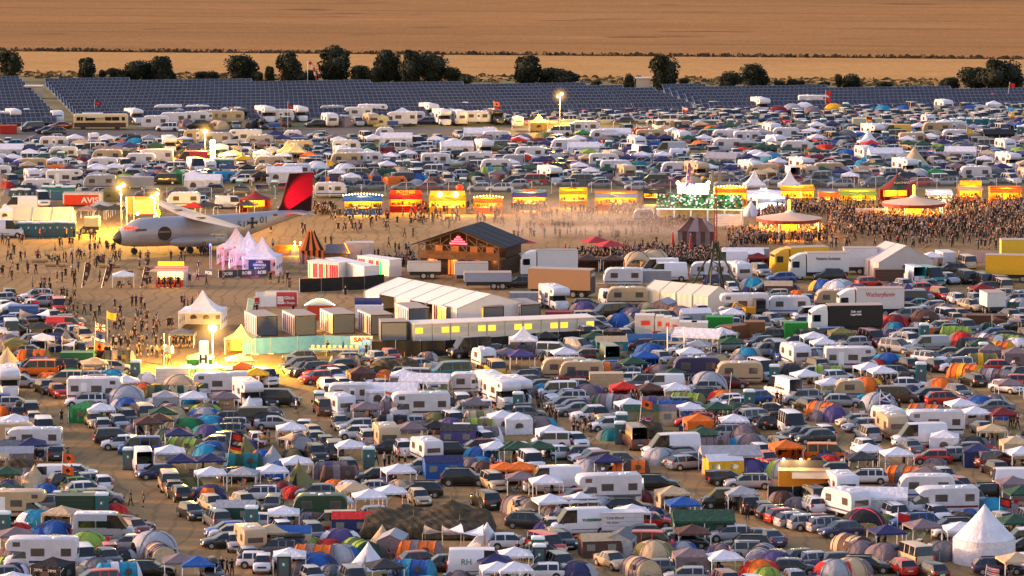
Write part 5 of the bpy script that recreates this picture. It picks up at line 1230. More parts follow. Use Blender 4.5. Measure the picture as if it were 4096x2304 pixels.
# stage floor, fence with BOBI boards and lighting truss
gx,gy=at(0,1,2230,1345); o=new('stage_floor',gx,gy+3.0,-8,'low purple-lit outdoor dance floor in front of the pagodas','stage'); reg(o,'purple dance floor',gx,gy+3,6)
bx(o,'platform',mat('dance_floor',(120,60,110),.5),-3.2,5.5,-2.4,2.6,.0,.25)
for (x_,y_,c_) in ((-2,0,(.6,.25,1)),(1,.8,(1,.1,.25)),(3.5,-1.6,(.3,.35,1)),(-3.5,1.5,(.55,.4,1))): point((gx+x_,gy+3+y_,1.3),c_,220,.2,'stage_light')
def fence(pts, hgt, m_, name, label, cat, post=True, z0=.05, wave=0.0, group=None, texts=None, tm_=None, tsize=.5):
    P_=[Vector((*at(*p),0)) for p in pts]; a=P_[0]; o=new(name,a.x,a.y,0,label,cat,group); reg(o,label,a.x,a.y,2)
    for i,(p,q) in enumerate(zip(P_,P_[1:])):
        d=q-p; L_=d.length; n=max(1,round(L_/3.5))
        for k in range(n):
            u=p+d*(k/n)-a; v=p+d*((k+1)/n)-a; f_=MB(); 
            f_.grid(lambda s,w_:tuple(u+(v-u)*s+Vector((0,wave*math.sin(s*9+k),z0+(hgt-z0)*w_))),6 if wave else 1,1)
            pn=part('panel',f_.mesh('panel',[m_]),o)
            if texts and k<len(texts) and texts[k]: c0=(u+v)/2; lettering(texts[k],pn,(c0.x,c0.y-.06,hgt*.55),tsize,tm_,math.atan2(d.y,d.x),bold=.02)
            if post: ps_=MB(); ps_.cyl((u.x,u.y,0),(u.x,u.y,hgt+.1),.03,.03,5); ps_.box(u.x-.35,u.x+.35,u.y-.1,u.y+.1,0,.1); part('post',ps_.mesh('post',[METAL]),o)
    return o
def mesh_mat():
    m,t,b=nt('wire_mesh'); N=t.nodes.new; Lk=t.links.new
    b.inputs['Base Color'].default_value=(.4,.4,.42,1); tr_=N('ShaderNodeBsdfTransparent'); mx=N('ShaderNodeMixShader'); mx.inputs[0].default_value=.20
    Lk(tr_.outputs[0],mx.inputs[1]); Lk(b.outputs[0],mx.inputs[2]); Lk(mx.outputs[0],t.nodes['Material Output'].inputs[0]); return m
MESHM=mesh_mat(); BANB=mat('banner_water_blue',(72,128,190),.7,noise=.12,nscale=2); DKF=mat('black_netting',(30,27,27),.9,noise=.3,nscale=1.2); BOARD=mat('event_board',(60,60,70),.7)
WL_=mat('white_letters',(225,222,220),.7)
fence([(0,1,2000,1330),(0,1,2200,1352),(0,1,2576,1338),(1,1,120,1330)],1.1,BOARD,'crowd_barrier','low barrier lettered BOBI round the dance floor','barrier',True,texts=['BOBI','BOBI','BOBI','BOBI'],tm_=WL_,tsize=.6)
tr=MB(); ta=at(0,1,2120,1260); tb_=at(0,1,2245,1300); tc2=at(0,1,2365,1290); te=at(0,1,2490,1310)
o=new('lighting_truss',ta[0],ta[1],0,'white lighting truss with red and blue spotlights before the pagodas','truss'); reg(o,'lighting truss',*ta)
pts=[(ta,'blue',(.2,.3,1)),(tb_,'red',(1,.05,.02)),(tc2,'red',(1,.05,.02)),(te,'blue',(.2,.3,1))]
for k,(p,nm,cl) in enumerate(pts):
    lx,ly=p[0]-ta[0],p[1]-ta[1]; c_=MB()
    for (ax,ay) in ((-.13,-.13),(.13,-.13),(.13,.13),(-.13,.13)): c_.cyl((lx+ax,ly+ay,0),(lx+ax,ly+ay,3.4),.03,.03,4)
    for z in range(8): c_.cyl((lx-.13,ly-.13,z*.42),(lx+.13,ly-.13,z*.42+.42),.02,.02,4)
    part('truss_tower',c_.mesh('truss_tower',[WHITE]),o); l_=MB(); l_.ball((lx,ly-.25,3.5),.16); part('spotlight',l_.mesh('spotlight',[mat('spot_'+nm,tuple(int(v*255) for v in cl),.4,emit=tuple(int(v*255) for v in cl),es=14)]),o)
# entrance canopy with banner
gx,gy=at(0,1,2100,1095); o=new('entrance_canopy',gx,gy+2.0,-14,'khaki entrance canopy with lettered banner in front of the aircraft','canopy'); reg(o,'khaki entrance canopy',gx,gy+2,6)
rf=MB(); rf.grid(lambda u,v:(-3.0+6*u,-1.5+4*v,2.75+.9*math.sin(PI*v)**.8),4,6); part('roof',rf.mesh('roof',[FM('t')]),o); b_=bx(o,'banner',WL_,-3.05,3.05,-1.58,-1.52,2.15,2.75); lettering('WELCOME TO ROCKHARZ  METAL DAYS',b_,(0,-1.6,2.45),.42,BLACK,w=5.6,bold=.01)
for x_ in (-3,3): bx(o,'truss_leg',METAL,x_-.12,x_+.12,-1.6,-1.4,0,2.75)
point((gx,gy+1.5,1.9),(1,.55,.15),500,.4)
# ---------------------------------------------------------------- snack stand on the plaza
gx,gy=at(0,1,1720,1440); o=new('snack_kiosk',gx,gy+1.2,-3,'orange-lit snack kiosk with a glowing box sign on its roof','food stall'); reg(o,'snack kiosk',gx,gy+1,4)
bx(o,'back_wall',WHITE,-2.1,2.1,1.1,1.2,0,2.5); bx(o,'side_wall',METAL,1.7,2.1,-1.1,1.09,0,2.5); bx(o,'roof',mat('pale_roof',(200,150,120),.6),-2.2,2.2,-1.3,1.3,2.5,2.6); bx(o,'front_counter',mat('red_counter',(190,50,30),.5,noise=.3),-2.0,1.7,-1.2,-1.0,0,1.0); bx(o,'lit_interior',mat('kiosk_glow',(255,215,120),.6,emit=(255,200,90),es=6,noise=.6,nscale=3),-1.9,1.6,.9,1.0,1.0,2.3)
bs=MB(); bs.box(-1.75,1.75,-.6,-.3,2.85,3.4); part('box_sign',bs.mesh('box_sign',[mat('box_sign_glow',(255,130,20),.5,emit=(255,130,20),es=5,noise=.3,nscale=1)]),o)
fl2=MB(); fl2.add([(-2.2,-1.25,2.52),(2.2,-1.25,2.52),(2.2,-2.6,2.25),(-3.4,-2.6,2.25)],[(0,1,2,3)]); part('awning',fl2.mesh('awning',[mat('pale_awning',(220,170,140),.7)]),o); point((gx,gy-.5,1.9),(1,.7,.3),500,.4)
# ---------------------------------------------------------------- toilet wagons with coloured doors
def cabin_row(c,r,x0,y0,x1,y1,n,hgt,label,word,doors,group=None,name='toilet_wagon',D_=2.2,roof=(225,218,216),side=(220,215,215),z0=.15,z1=.25):
    a=Vector((*at(c,r,x0,y0),0)); b_=Vector((*at(c,r,x1,y1),0)); d=b_-a; ang=math.atan2(d.y,d.x); L_=d.length
    o=empty(name,a,ang,label,'toilet wagon',group); reg(o,word,(a.x+b_.x)/2,(a.y+b_.y)/2,L_)
    for k in range(n):
        u0=L_*k/n+.04; u1=L_*(k+1)/n-.04
        bx(o,'cabin_block',mat('cabin_side_%d'%side[0],side,.5),u0,u1,0,D_,.0,hgt); bx(o,'roof',mat('cabin_roof_%d'%roof[0],roof,.6,noise=.08),u0-.05,u1+.05,-.12,D_+.12,hgt+.003,hgt+.12)
        ds_=doors[k%len(doors)]
        m_=len(ds_)
        for i,(cl,es) in enumerate(ds_):
            w_=(u1-u0-.2)/m_; q=bx(o,'door',mat('door_%d_%d_%d_%.1f'%(*cl,es),cl,.5,emit=cl if es else None,es=es),u0+.1+w_*i+.05,u0+.1+w_*(i+1)-.05,-.03,-.002,z0,hgt-z1)
    return o
RD_=((225,6,20),1.7); GRN=((40,220,80),2.5); YL=((255,220,120),3.0)
cabin_row(1,1,520,1345,835,1372,3,2.3,'white toilet wagon with red lit doors and green tubes, left of two','left red-lit toilet wagon',[[GRN,YL,RD_,RD_],[RD_,RD_,GRN,RD_],[RD_,RD_,RD_,RD_]],'red-lit toilet wagons')
cabin_row(1,1,1022,1295,1345,1340,3,2.3,'white toilet wagon with red lit doors and green tubes, right of two','right red-lit toilet wagon',[[RD_,RD_,RD_,YL],[RD_,RD_,YL,RD_],[GRN,YL,YL,YL]],'red-lit toilet wagons')
bx_=cabin_row(1,1,700,1310,1090,1400,4,2.2,'plain white toilet wagon between the two red-lit wagons','plain toilet wagon',[[((200,200,200),0)]])
# ---------------------------------------------------------------- grey sanitary containers
CG=mat('container_grey',(88,92,100),.55,noise=.05); CR=mat('container_roof',(160,146,138),.7,noise=.1); CBL=mat('container_frame',(40,38,42),.6)
def container(c,r,xc,yb,wpx,L,label,word,lit,deg=100,hgt=2.5,front=CG,name='sanitary_container',group='grey sanitary containers',cat='container',stripes=True,roof=None):
    s=S(T(c,r,0,yb)[1])*2.5156; W_=wpx/s; gx,gy=at(c,r,xc,yb); o=empty(name,(gx,gy,0),R(deg-90),label,cat,group); reg(o,word,gx,gy,W_)
    h=W_/2; bx(o,'shell',WHITE if stripes else front,-h,h,.03,L,0,hgt); bx(o,'end_wall',front,-h+.08,h-.08,-.005,.025,.12,hgt-.16)
    fr=MB(); fr.box(-h-.02,-h+.10,-.03,.0,0,hgt); fr.box(h-.10,h+.02,-.03,.0,0,hgt); fr.box(-h+.1,h-.1,-.03,.0,hgt-.14,hgt); fr.box(-h+.1,h-.1,-.03,0,0,.12); part('end_frame',fr.mesh('end_frame',[CBL]),o)
    bx(o,'roof',roof or CR,-h-.03,h+.03,-.04,L+.02,hgt+.003,hgt+.08)
    if stripes:
        n=6
        for k in range(n):
            y0=.25+(L-.4)*k/n; g_=k in lit; bx(o,'door',(glow('door_warm',(255,170,45),2.0) if g_ else mat('door_plum',(150,60,76),.6)),-h-.03,-h-.005,y0,y0+(L/n)*.42,.1,hgt-.2)
    return o
for k,(c,x,yb,wp) in enumerate(((1,112,485,215),(1,498,478,225),(1,885,462,230),(1,1265,470,230),(1,1640,402,220),(1,2018,392,215),(1,2392,385,215),(2,186,362,210))):
    container(c,2,x,yb,wp,6.0,'dark grey sanitary container with striped side wall, %s from the left in the back row'%ORD[k],'%s grey container'%ORD[k],[(),(),(0,1),(2,),(5,),(0,1,2,3),(0,1,2),(4,5)][k],108)
gx,gy=at(1,2,2080,395)
for (c,x,y) in ((1,640,440),(1,1750,390),(1,2150,370),(1,1120,450)): q=at(c,2,x,y); point((q[0],q[1]+1.2,1.6),(1,.62,.12),140,.3)
container(1,2,1390,535,265,3.0,'single light grey container standing before the lit toilet row','light grey container',(),97,2.4,mat('container_mid',(120,120,124),.5),stripes=False,group=None)
LY=((255,205,60),1.3); LW=((170,175,182),0)
a=at(1,2,1590,545); b_=at(2,2,835,470)
cabin_row(1,2,1590,540,2576+835,468,10,2.1,'long row of low white toilet cabins with yellow lit windows','long white toilet row',[[LY,LW],[LW,LY],[LY,LW],[LW,LY]],None,'toilet_cabins',3.4,(226,214,202),(186,186,190),1.0,.42)
# ---------------------------------------------------------------- fences
fence([(0,2,2440,670),(0,2,2576,672),(1,2,150,665),(1,2,690,640),(1,2,955,650),(1,2,1150,690)],2.0,BANB,'banner_fence','fence covered in pale blue water-drop banner before the containers','fence',wave=.03)
fence([(1,2,1160,700),(1,2,1900,690),(1,2,2576,640),(2,2,250,612),(2,2,680,590),(2,2,1150,602)],1.95,DKF,'screen_fence','long black screened fence in front of the white toilet row','fence',wave=.08)
fence([(2,2,1150,615),(2,2,1680,600)],1.8,BANB,'blue_fence','short blue screened fence below the white storage containers','fence',wave=.1)
fence([(1,1,440,1500),(1,1,1090,1470),(1,1,1290,1449)],1.9,DKF,'dark_fence','dark screened fence in front of the red-lit toilet wagons','fence',wave=.04)
fence([(1,1,240,1195),(1,1,690,1290)],1.9,MESHM,'wire_fence','wire fence running from the pagodas to the toilet wagons','fence')
fence([(0,1,0,590),(0,1,760,580),(0,1,1680,560),(0,1,2576,560),(1,1,580,540),(1,1,1300,520),(1,1,2576,500),(2,1,1200,500),(2,1,2576,470),(3,1,1300,455),(3,1,2700,460)],1.9,MESHM,'site_fence','long wire mesh fence between the parked cars and the food stalls','fence')
fence([(3,2,1250,490),(3,2,1800,480)],1.0,mat('orange_planks',(205,100,30),.7,noise=.2),'plank_fence','low orange plank fence behind the silver saloon cars','fence')
fence([(3,3,0,700),(3,3,250,705),(3,3,640,660)],1.5,DKF,'black_fence','black screened fence around the yellow shack','fence')
fence([(3,1,1920,1190),(3,1,2390,1188)],1.6,mat('pink_white_sheet',(196,170,168),.8),'white_fence','white screened fence right of the gabled marquee','fence',wave=.06)
fence([(2,0,0,1310),(2,0,850,1320),(2,0,1700,1330),(3,0,1300,1330)],1.8,MESHM,'rear_fence','wire mesh fence along the back of the camp','fence')
# advertising hoarding
gx,gy=at(1,2,205,195); o=new('poster_hoarding',gx,gy,0,'square of fence panels with WC sign and red Glück in Dosen poster','hoarding'); reg(o,'poster hoarding',gx,gy,4)
bx(o,'white_poster',WHITE,-2.7,0,-.03,.03,.1,2.05); q=bx(o,'red_poster',mat('poster_red',(170,50,60),.7),.02,2.7,-.05,.0,.1,2.0); bx(o,'rear_poster',WHITE,-1.6,2.7,2.6,2.66,.1,1.9)
lettering('Glück',q,(1.7,-.07,1.25),.55,WL_,w=1.4,bold=.02); lettering('in Dosen',q,(1.7,-.07,.6),.42,WL_,w=1.5,bold=.01)
fc=MB(); fc.box(.15,.95,-.07,-.052,.45,1.45); f2=part('smile_tin',fc.mesh('smile_tin',[WL_]),q)
sm_=MB()
for k in range(7): a=PI*(1.15+.7*k/6); sm_.box(.55+.25*math.cos(a)-.04,.55+.25*math.cos(a)+.04,-.08,-.072,.95+.28*math.sin(a)-.03,.95+.28*math.sin(a)+.03)
for x_ in (.42,.68): sm_.box(x_-.04,x_+.04,-.08,-.072,1.12,1.22)
part('smile',sm_.mesh('smile',[mat('poster_red',(170,50,60),.7)]),f2)
wcs=bx(o,'toilet_sign',WL_,-2.95,-2.1,-.09,-.035,.3,1.4); bx(wcs,'red_square',RED,-2.85,-2.2,-.10,-.092,.45,1.3); lettering('WC',wcs,(-2.52,-.11,.62),.3,WL_,w=.45)
# mushroom stall with bulbs and blue board
gx,gy=at(1,2,640,330); o=new('bulb_stall',gx,gy+1.5,0,'orange-fronted stall with an arch of white bulbs behind the grey containers','food stall'); reg(o,'stall with the arch of bulbs',gx,gy,4)
bx(o,'body',mat('stall_orange_red',(190,60,30),.6),-1.6,1.6,-1,1,0,1.9); ar=MB(); ar.grid(lambda u,v:(-1.9+3.8*u,-1.1+.1*v,1.95+(.75*math.sin(PI*u))*v),12,1); part('arched_board',ar.mesh('arched_board',[mat('pale_board',(190,200,190),.6,emit=(190,200,180),es=.04)]),o)
bb=MB(); 
for i in range(17): u=i/16; bb.ball((-1.9+3.8*u,-1.15,2.0+.8*math.sin(PI*u)),.07,nu=6,nv=4)
q=part('light_bulbs',bb.mesh('light_bulbs',[glow('cold_bulbs',(255,250,225),6)]),o); q['kind']='stuff'
gx,gy=at(1,2,1130,300); o=new('blue_board_stand',gx,gy+1,0,'low stand with a plain blue board on its roof','stand'); reg(o,'blue board stand',gx,gy,4)
bx(o,'body',WHITE,-1.7,1.9,-1,1,0,1.6); bx(o,'blue_board',mat('board_blue',(35,55,130),.6),-1.75,1.75,-1.1,-1.0,1.7,2.6)
# water trough
gx,gy=at(1,2,790,690); o=new('washing_trough',gx,gy+.6,-3,'long grey washing trough with yellow splash boards by the blue fence','trough'); reg(o,'washing trough',gx,gy,6)
bx(o,'trough',METAL,-3.0,3.0,-.4,.4,.75,.95)
for k in range(9): bx(o,'splash_board',mat('pale_yellow_board',(200,190,130),.6),-2.8+k*.66,-2.45+k*.66,-.03,.0,.97,1.3)
for x_ in (-2.9,-1,1,2.9): bx(o,'leg',METAL,x_-.04,x_+.04,-.3,.3,0,.74)
# ---------------------------------------------------------------- lorries
def lorry(c,r,xc,yb,deg,cabc,boxc,Lb,label,word,text=None,tc=None,tsz=.8,boxm=None,cab=True,H_=3.7,name='box_lorry',twt=None,artic=False):
    gx,gy=at(c,r,xc,yb); L_=Lb+(2.3 if cab else 0); a=R(deg); gy+=.5*(abs(L_*math.sin(a))+2.5*abs(math.cos(a)))
    o=empty(name,(gx,gy,0),a,label,'lorry'); reg(o,word,gx,gy,L_,); h=L_/2; bm_=boxm or mat('lorry_box_%s'%str(boxc),boxc,.5,noise=.04)
    bx(o,'cargo_box',bm_,-h,-h+Lb,-1.25,1.25,1.1,H_); bx(o,'box_roof',mat('lorry_roof',(170,150,135),.6),-h-.01,-h+Lb+.01,-1.27,1.27,H_+.002,H_+.05); bx(o,'chassis',DARK,-h+.1,h-.3,-.9,.9,.55,1.09)
    if cab:
        cm=mat('cab_%s'%str(cabc),cabc,.4,coat=.3); k=MB(); k.loft([[(x_,y_,z_) for y_,z_ in ((-1.2*w_,.5),(1.2*w_,.5),(1.22*w_,1.6),(1.12*w_,t_),(-1.12*w_,t_),(-1.22*w_,1.6))] for x_,w_,t_ in ((h-2.15,1,3.2),(h-.7,1,3.25),(h-.12,.98,2.9),(h,.94,1.7))],smooth=False); part('cab',k.mesh('cab',[cm],True),o)
        df=MB(); df.loft([[(x_,y_,z_) for y_,z_ in ((-1.1,3.1),(1.1,3.1),(1.0,t_),(-1.0,t_))] for x_,t_ in ((h-2.1,H_-.05),(h-1.5,H_-.1),(h-.7,3.3))],smooth=False); part('wind_deflector',df.mesh('wind_deflector',[cm],True),o)
        wsn=MB(); wsn.add([(h-.015,-1.02,1.75),(h-.015,1.02,1.75),(h-.105,1.0,2.8),(h-.105,-1.0,2.8)],[(0,1,2,3)]); part('windscreen',wsn.mesh('windscreen',[GLASS]),o)
        for s in (-1,1): y0,y1=sorted((s*1.15,s*1.235)); bx(o,'cab_window',GLASS,h-1.25,h-.35,y0,y1,1.75,2.6); y0,y1=sorted((s*.75,s*1.1)); bx(o,'headlight',LAMP,h-.02,h+.02,y0,y1,.65,.9); y0,y1=sorted((s*1.25,s*1.45)); bx(o,'mirror',DARK,h-.4,h-.25,y0,y1,1.9,2.5)
    ww,qq=wheel_mesh(.48,.3); xs=[-h+1.2,-h+2.4]+([h-1.3] if cab else [])
    for x_ in xs:
        for s in (-1,1): q=part('wheel',ww,o,loc=(x_,s*1.02,.48)); part('rim',qq,q)
    if text:
        sd=-1 if math.cos(a)>0 else 1
        for i,s_ in enumerate(text.split('|')): lettering(s_,o,(-h+Lb*.5,sd*1.262,H_-.75-i*tsz*1.05),tsz,tc or BLACK,0 if sd<0 else PI,w=twt if (twt and i==0) else None,bold=.015)
    return o
lorry(3,2,1035,300,184,(215,215,218),(200,198,205),6.2,'white removal lorry lettered Wucherpfennig in red','white Wucherpfennig lorry','Wucherpfennig',mat('red_script',(180,30,40),.6),.85,twt=3.8)
lorry(3,2,785,480,186,(215,215,218),(30,28,30),6.8,'white-cabbed lorry with a black curtain side and white lettering','black-sided lorry','Zelt- und|Lagerhalle',WL_,.34)
lorry(3,1,515,1372,184,(190,195,195),(206,206,212),5.8,'white lorry with dark green cab door and Fränkische Bockkeiste board','white lorry with the long board','Fränkische Bockkeiste',BLACK,.55,twt=3.4)
lorry(3,1,930,1318,180,(200,200,205),(204,204,212),4.6,'plain white box lorry body with a small side door','plain white box lorry',cab=False)
lorry(3,1,320,1320,195,(225,165,20),(215,165,25),5.6,'yellow lorry with a tilted cab roof behind the white one','yellow lorry')
lorry(3,1,2480,1400,172,(215,165,25),(222,170,35),7.5,'yellow lorry trailer with an orange sweets poster at the right edge','yellow poster trailer',cab=False)
lorry(3,1,2560,1230,180,(215,165,25),(222,180,55),6,'second yellow trailer behind the poster trailer','second yellow trailer',cab=False)
lorry(2,1,500,1560,164,(160,120,80),(176,132,92),8.6,'tan semi-trailer with a dark SCHÜCO rear wall','tan Schüco trailer',cab=False,H_=3.8)
oS=bpy.data.objects[THINGS[-1]['o'].name]; q=bx(oS,'rear_wall',mat('trailer_rear',(52,50,62),.6),-4.345,-4.305,-1.2,1.2,.6,3.7)
q.rotation_euler=(0,0,0); lettering('SCHÜCO',q,(-4.36,0,3.1),.55,WL_,-PI/2,w=1.9,bold=.02)
lorry(2,1,370,1345,184,(215,215,218),(205,205,210),5.6,'white box lorry behind the tan semi-trailer','white lorry behind the tan trailer')
lorry(0,1,830,668,180,(215,215,218),(208,205,205),6.2,'white box trailer with a red AVIS panel behind the marquee','white AVIS trailer',cab=False,H_=2.7)
oS=THINGS[-1]['o']; q=bx(oS,'red_panel',mat('avis_red',(205,40,25),.5),-2.6,2.9,1.255,1.28,.9,2.5); lettering('AVIS',q,(-1.2,1.29,1.6),1.25,WL_,PI,w=2.8,bold=.03)
lorry(0,1,925,905,180,(215,215,218),(225,210,160),2.2,'small white box trailer lit yellow by the floodlight','small lit box trailer',cab=False,H_=2.4)  # the floodlight's yellow is also put into the box colour
lorry(1,1,1690,1365,182,(205,200,200),(205,198,195),4.6,'white cold store box below the timber hut, left of two','left white store box',cab=False,H_=2.3)
lorry(1,1,2165,1400,182,(205,200,200),(205,198,195),4.6,'white cold store box below the timber hut, right of two','right white store box',cab=False,H_=2.7)
lorry(3,2,2275,278,100,(205,205,205),(205,203,208),3.6,'small white box lorry seen from behind near the brown skip','small white box lorry',cab=False,H_=2.9)
lorry(1,1,2330,1470,182,(60,70,100),(150,158,175),6.4,'low grey-blue box trailer with an orange roof edge','grey-blue box trailer',cab=False,H_=2.3)
# ---------------------------------------------------------------- skips and store boxes
def skip(c,r,xc,yb,W_,D_,H_,col,deg,label,word,sign=False,name='storage_container'):
    gx,gy=at(c,r,xc,yb); o=empty(name,(gx,gy+D_/2,0),R(deg),label,'container'); reg(o,word,gx,gy,W_); m_=mat('corrugated_%s'%str(col),col,.55,noise=.1,nscale=2)
    b=MB(); b.box(-W_/2,W_/2,-D_/2,D_/2,.05,H_); n=int(W_/.3)
    for k in range(n): x_=-W_/2+W_*(k+.5)/n; b.box(x_-.05,x_+.05,-D_/2-.04,-D_/2,.1,H_-.1)
    n=int(D_/.3)
    for k in range(n): y_=-D_/2+D_*(k+.5)/n; b.box(-W_/2-.04,-W_/2,y_-.05,y_+.05,.1,H_-.1)
    part('body',b.mesh('body',[m_]),o); bx(o,'lid',m_,-W_/2-.03,W_/2+.03,-D_/2-.05,D_/2+.03,H_+.002,H_+.06)
    if sign: bx(o,'red_sign',mat('sign_red',(215,60,35),.6),-W_*.18,W_*.28,-D_/2-.06,-D_/2-.045,H_*.5,H_*.75)
for k,(x,yb,wp) in enumerate(((1340,468,200),(1490,478,80),(1570,490,80),(1640,510,90),(1775,540,180),(1893,545,165))):
    skip(2,2,x,yb,wp/84,2.2,2.35,(205,200,200),-4,'white storage container with a red sign, %s from the left'%ORD[k],'%s white storage container'%ORD[k],True)
skip(2,2,2090,450,3.3,2.2,1.9,(30,140,45),0,'green waste compactor standing behind the white gazebo','green compactor'); skip(2,2,2190,580,2.2,1.8,1.4,(28,120,45),0,'lower green waste container beside the rusty skip','lower green container')
skip(2,2,2265,520,2.0,3.5,1.6,(110,62,34),-50,'rusty open skip with its wall turned to the left','rusty skip'); skip(2,2,2450,500,2.4,2.0,1.9,(130,82,46),0,'rusty brown skip below the yellow digger','second rusty skip')
skip(3,2,285,545,2.9,2.0,2.3,(30,135,45),0,'tall green container left of the black-sided lorry','tall green container'); skip(3,2,2205,372,5.0,2.2,1.15,(96,56,36),-6,'long brown open skip with a small white plate','long brown skip')
skip(2,2,465,345,3.2,2.0,1.25,(165,25,25),0,'dark red steel tank box with a yellow sign','dark red tank box'); skip(0,0,80,1350,3.0,2.0,1.6,(165,28,30),0,'dark red generator box at the left edge beside the tarmac','dark red generator box')
skip(1,1,305,1120,3.2,2.2,1.35,(220,140,40),0,'orange-yellow container lit by two small lamps','orange-yellow container'); skip(1,1,1045,1180,3.9,2.4,2.6,(190,180,178),3,'open white frame cube with a cloudy picture on the plaza','white cube'); skip(3,0,1000,1300,5.6,2.5,2.0,(205,195,165),0,'long cream site container with green edges in the far car park','cream site container')
skip(3,1,1050,760,5.0,2.2,1.5,(190,165,150),-3,'low white promotion trailer in the crowd left of the round bar','low white trailer')
# excavator
gx,gy=at(2,2,2430,330); o=new('excavator',gx,gy+1.5,15,'black and yellow digger parked behind the rusty skips','excavator'); reg(o,'yellow digger',gx,gy,3)
yl=mat('digger_yellow',(205,140,20),.5); bx(o,'cab_frame',DARK,.2,1.5,-.7,.7,1.0,2.6); bx(o,'cab_glass',GLASS,.25,1.45,-.72,.72,1.5,2.4); bx(o,'engine_housing',yl,-1.2,.18,-.7,.7,.8,1.6); am=MB(); am.cyl((-.8,0,1.5),(-2.4,0,2.2),.14,.12,6); am.cyl((-2.4,0,2.2),(-3.1,0,1.0),.12,.10,6); part('arm',am.mesh('arm',[yl]),o); bk=MB(); bk.box(-3.4,-2.8,-.4,.4,.5,1.0); part('bucket',bk.mesh('bucket',[DARK]),o)
ww,qq=wheel_mesh(.5,.35)
for x_ in (-.9,1.1):
    for s in (-1,1): part('wheel',ww,o,loc=(x_,s*.75,.5))
# ---------------------------------------------------------------- pavilion, yellow shack
bell('pv','round_pavilion','round pavilion tent',2.75,5.3,2.2,14,.12)
gx,gy=at(3,3,2205,1362); o=place('pv',gx,gy+2.7,0,'w','w'); o['label']='tall round white pavilion tent with straight walls at lower right'; THINGS[-1]['fixed']=True
gx,gy=at(3,3,380,650); o=new('yellow_booth',gx,gy+1.3,-3,'yellow booth trailer with a beige awning and two lamps on its roof boards','booth'); reg(o,'yellow booth',gx,gy,5)
bx(o,'body',mat('booth_yellow',(225,145,25),.6),-2.6,2.4,-.9,1.2,.4,2.4); aw_=MB(); aw_.add([(-1.3,-.92,2.38),(2.9,-.92,2.38),(3.0,-2.4,1.95),(-1.3,-2.4,1.95)],[(0,1,2,3)]); part('awning',aw_.mesh('awning',[FM('t')]),o); bx(o,'roof',mat('booth_roof',(190,150,110),.7),-2.65,2.45,-.95,1.25,2.402,2.46); bx(o,'roof_boards',mat('grey_boards',(95,82,78),.7),-2.4,1.8,1.1,1.18,2.47,3.2)
for x_ in (-2.1,-.4): l_=MB(); l_.ball((x_,.9,3.3),.13); part('lamp',l_.mesh('lamp',[glow('white_hot',(255,235,170),9)]),o); point((gx+x_,gy+1.3+.6,3.3),(1,.8,.35),160,.15)
# ---------------------------------------------------------------- lattice mast
gx,gy=at(2,2,2045,150); o=new('lattice_mast',gx,gy,0,'tall green and red steel lattice mast with guy struts and loudspeakers','mast'); reg(o,'lattice mast',gx,gy,4); MG=mat('mast_green',(52,62,50),.6,.3); MR=mat('mast_red',(150,45,35),.6)
tr=MB(); hw=.45
for s1,s2 in ((-1,-1),(1,-1),(1,1),(-1,1)): tr.cyl((s1*.75,s2*.75,0),(s1*hw*.8,s2*hw*.8,8.2),.11,.10,5)
for k in range(16):
    z=k*.51; w_=.75-(.75-hw*.8)*z/8.2; s=1 if k%2 else -1; tr.cyl((-s*w_,-w_,z),(s*w_,-w_,z+.51),.055,.055,4); tr.cyl((-s*w_,w_,z),(s*w_,w_,z+.51),.035,.035,4); tr.cyl((-w_,-s*w_,z),(-w_,s*w_,z+.51),.035,.035,4); tr.cyl((w_,-s*w_,z),(w_,s*w_,z+.51),.035,.035,4)
part('lattice_base',tr.mesh('lattice_base',[MG]),o)
tt=MB()
for s1,s2 in ((-1,-1),(1,-1),(1,1),(-1,1)): tt.cyl((s1*.16,s2*.16,8.2),(s1*.12,s2*.12,15.6),.08,.07,4)
for k in range(18): z=8.2+k*.41; s=1 if k%2 else -1; tt.cyl((-s*.15,-.15,z),(s*.15,-.15,z+.41),.025,.025,4)
part('upper_mast',tt.mesh('upper_mast',[MR]),o)
for (x_,y_) in ((-4.6,-3.2),(4.2,-3.0),(-1.9,-3.4),(1.6,3.0)): g_=MB(); g_.cyl((0,0,8.1),(x_,y_,.05),.13,.13,6); part('guy_strut',g_.mesh('guy_strut',[MG]),o)
for x_ in (-.45,.45): bx(o,'loudspeaker',mat('speaker_grey',(140,140,140),.6),x_-.18,x_+.18,-.35,-.1,15.6,17.6)
# ---------------------------------------------------------------- lamps
def lamp_glow_mat(h_,rad):  # emission fading outwards imitates the glare of a lamp head
    m=bpy.data.materials.new('painted_lamp_glow'); m.use_nodes=True; t=m.node_tree; t.nodes.remove(t.nodes['Principled BSDF']); N=t.nodes.new; Lk=t.links.new
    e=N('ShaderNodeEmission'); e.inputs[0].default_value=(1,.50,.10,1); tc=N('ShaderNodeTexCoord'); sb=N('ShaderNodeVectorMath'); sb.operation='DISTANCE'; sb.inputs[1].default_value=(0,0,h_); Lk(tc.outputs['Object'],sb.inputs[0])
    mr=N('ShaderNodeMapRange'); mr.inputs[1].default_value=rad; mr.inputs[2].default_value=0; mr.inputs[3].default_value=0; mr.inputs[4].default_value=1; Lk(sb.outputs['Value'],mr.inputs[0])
    pw=N('ShaderNodeMath'); pw.operation='POWER'; pw.inputs[1].default_value=3.6; Lk(mr.outputs[0],pw.inputs[0]); ml=N('ShaderNodeMath'); ml.operation='MULTIPLY'; ml.inputs[1].default_value=1.5; Lk(pw.outputs[0],ml.inputs[0]); Lk(ml.outputs[0],e.inputs[1]); Lk(e.outputs[0],t.nodes['Material Output'].inputs['Volume']); return m
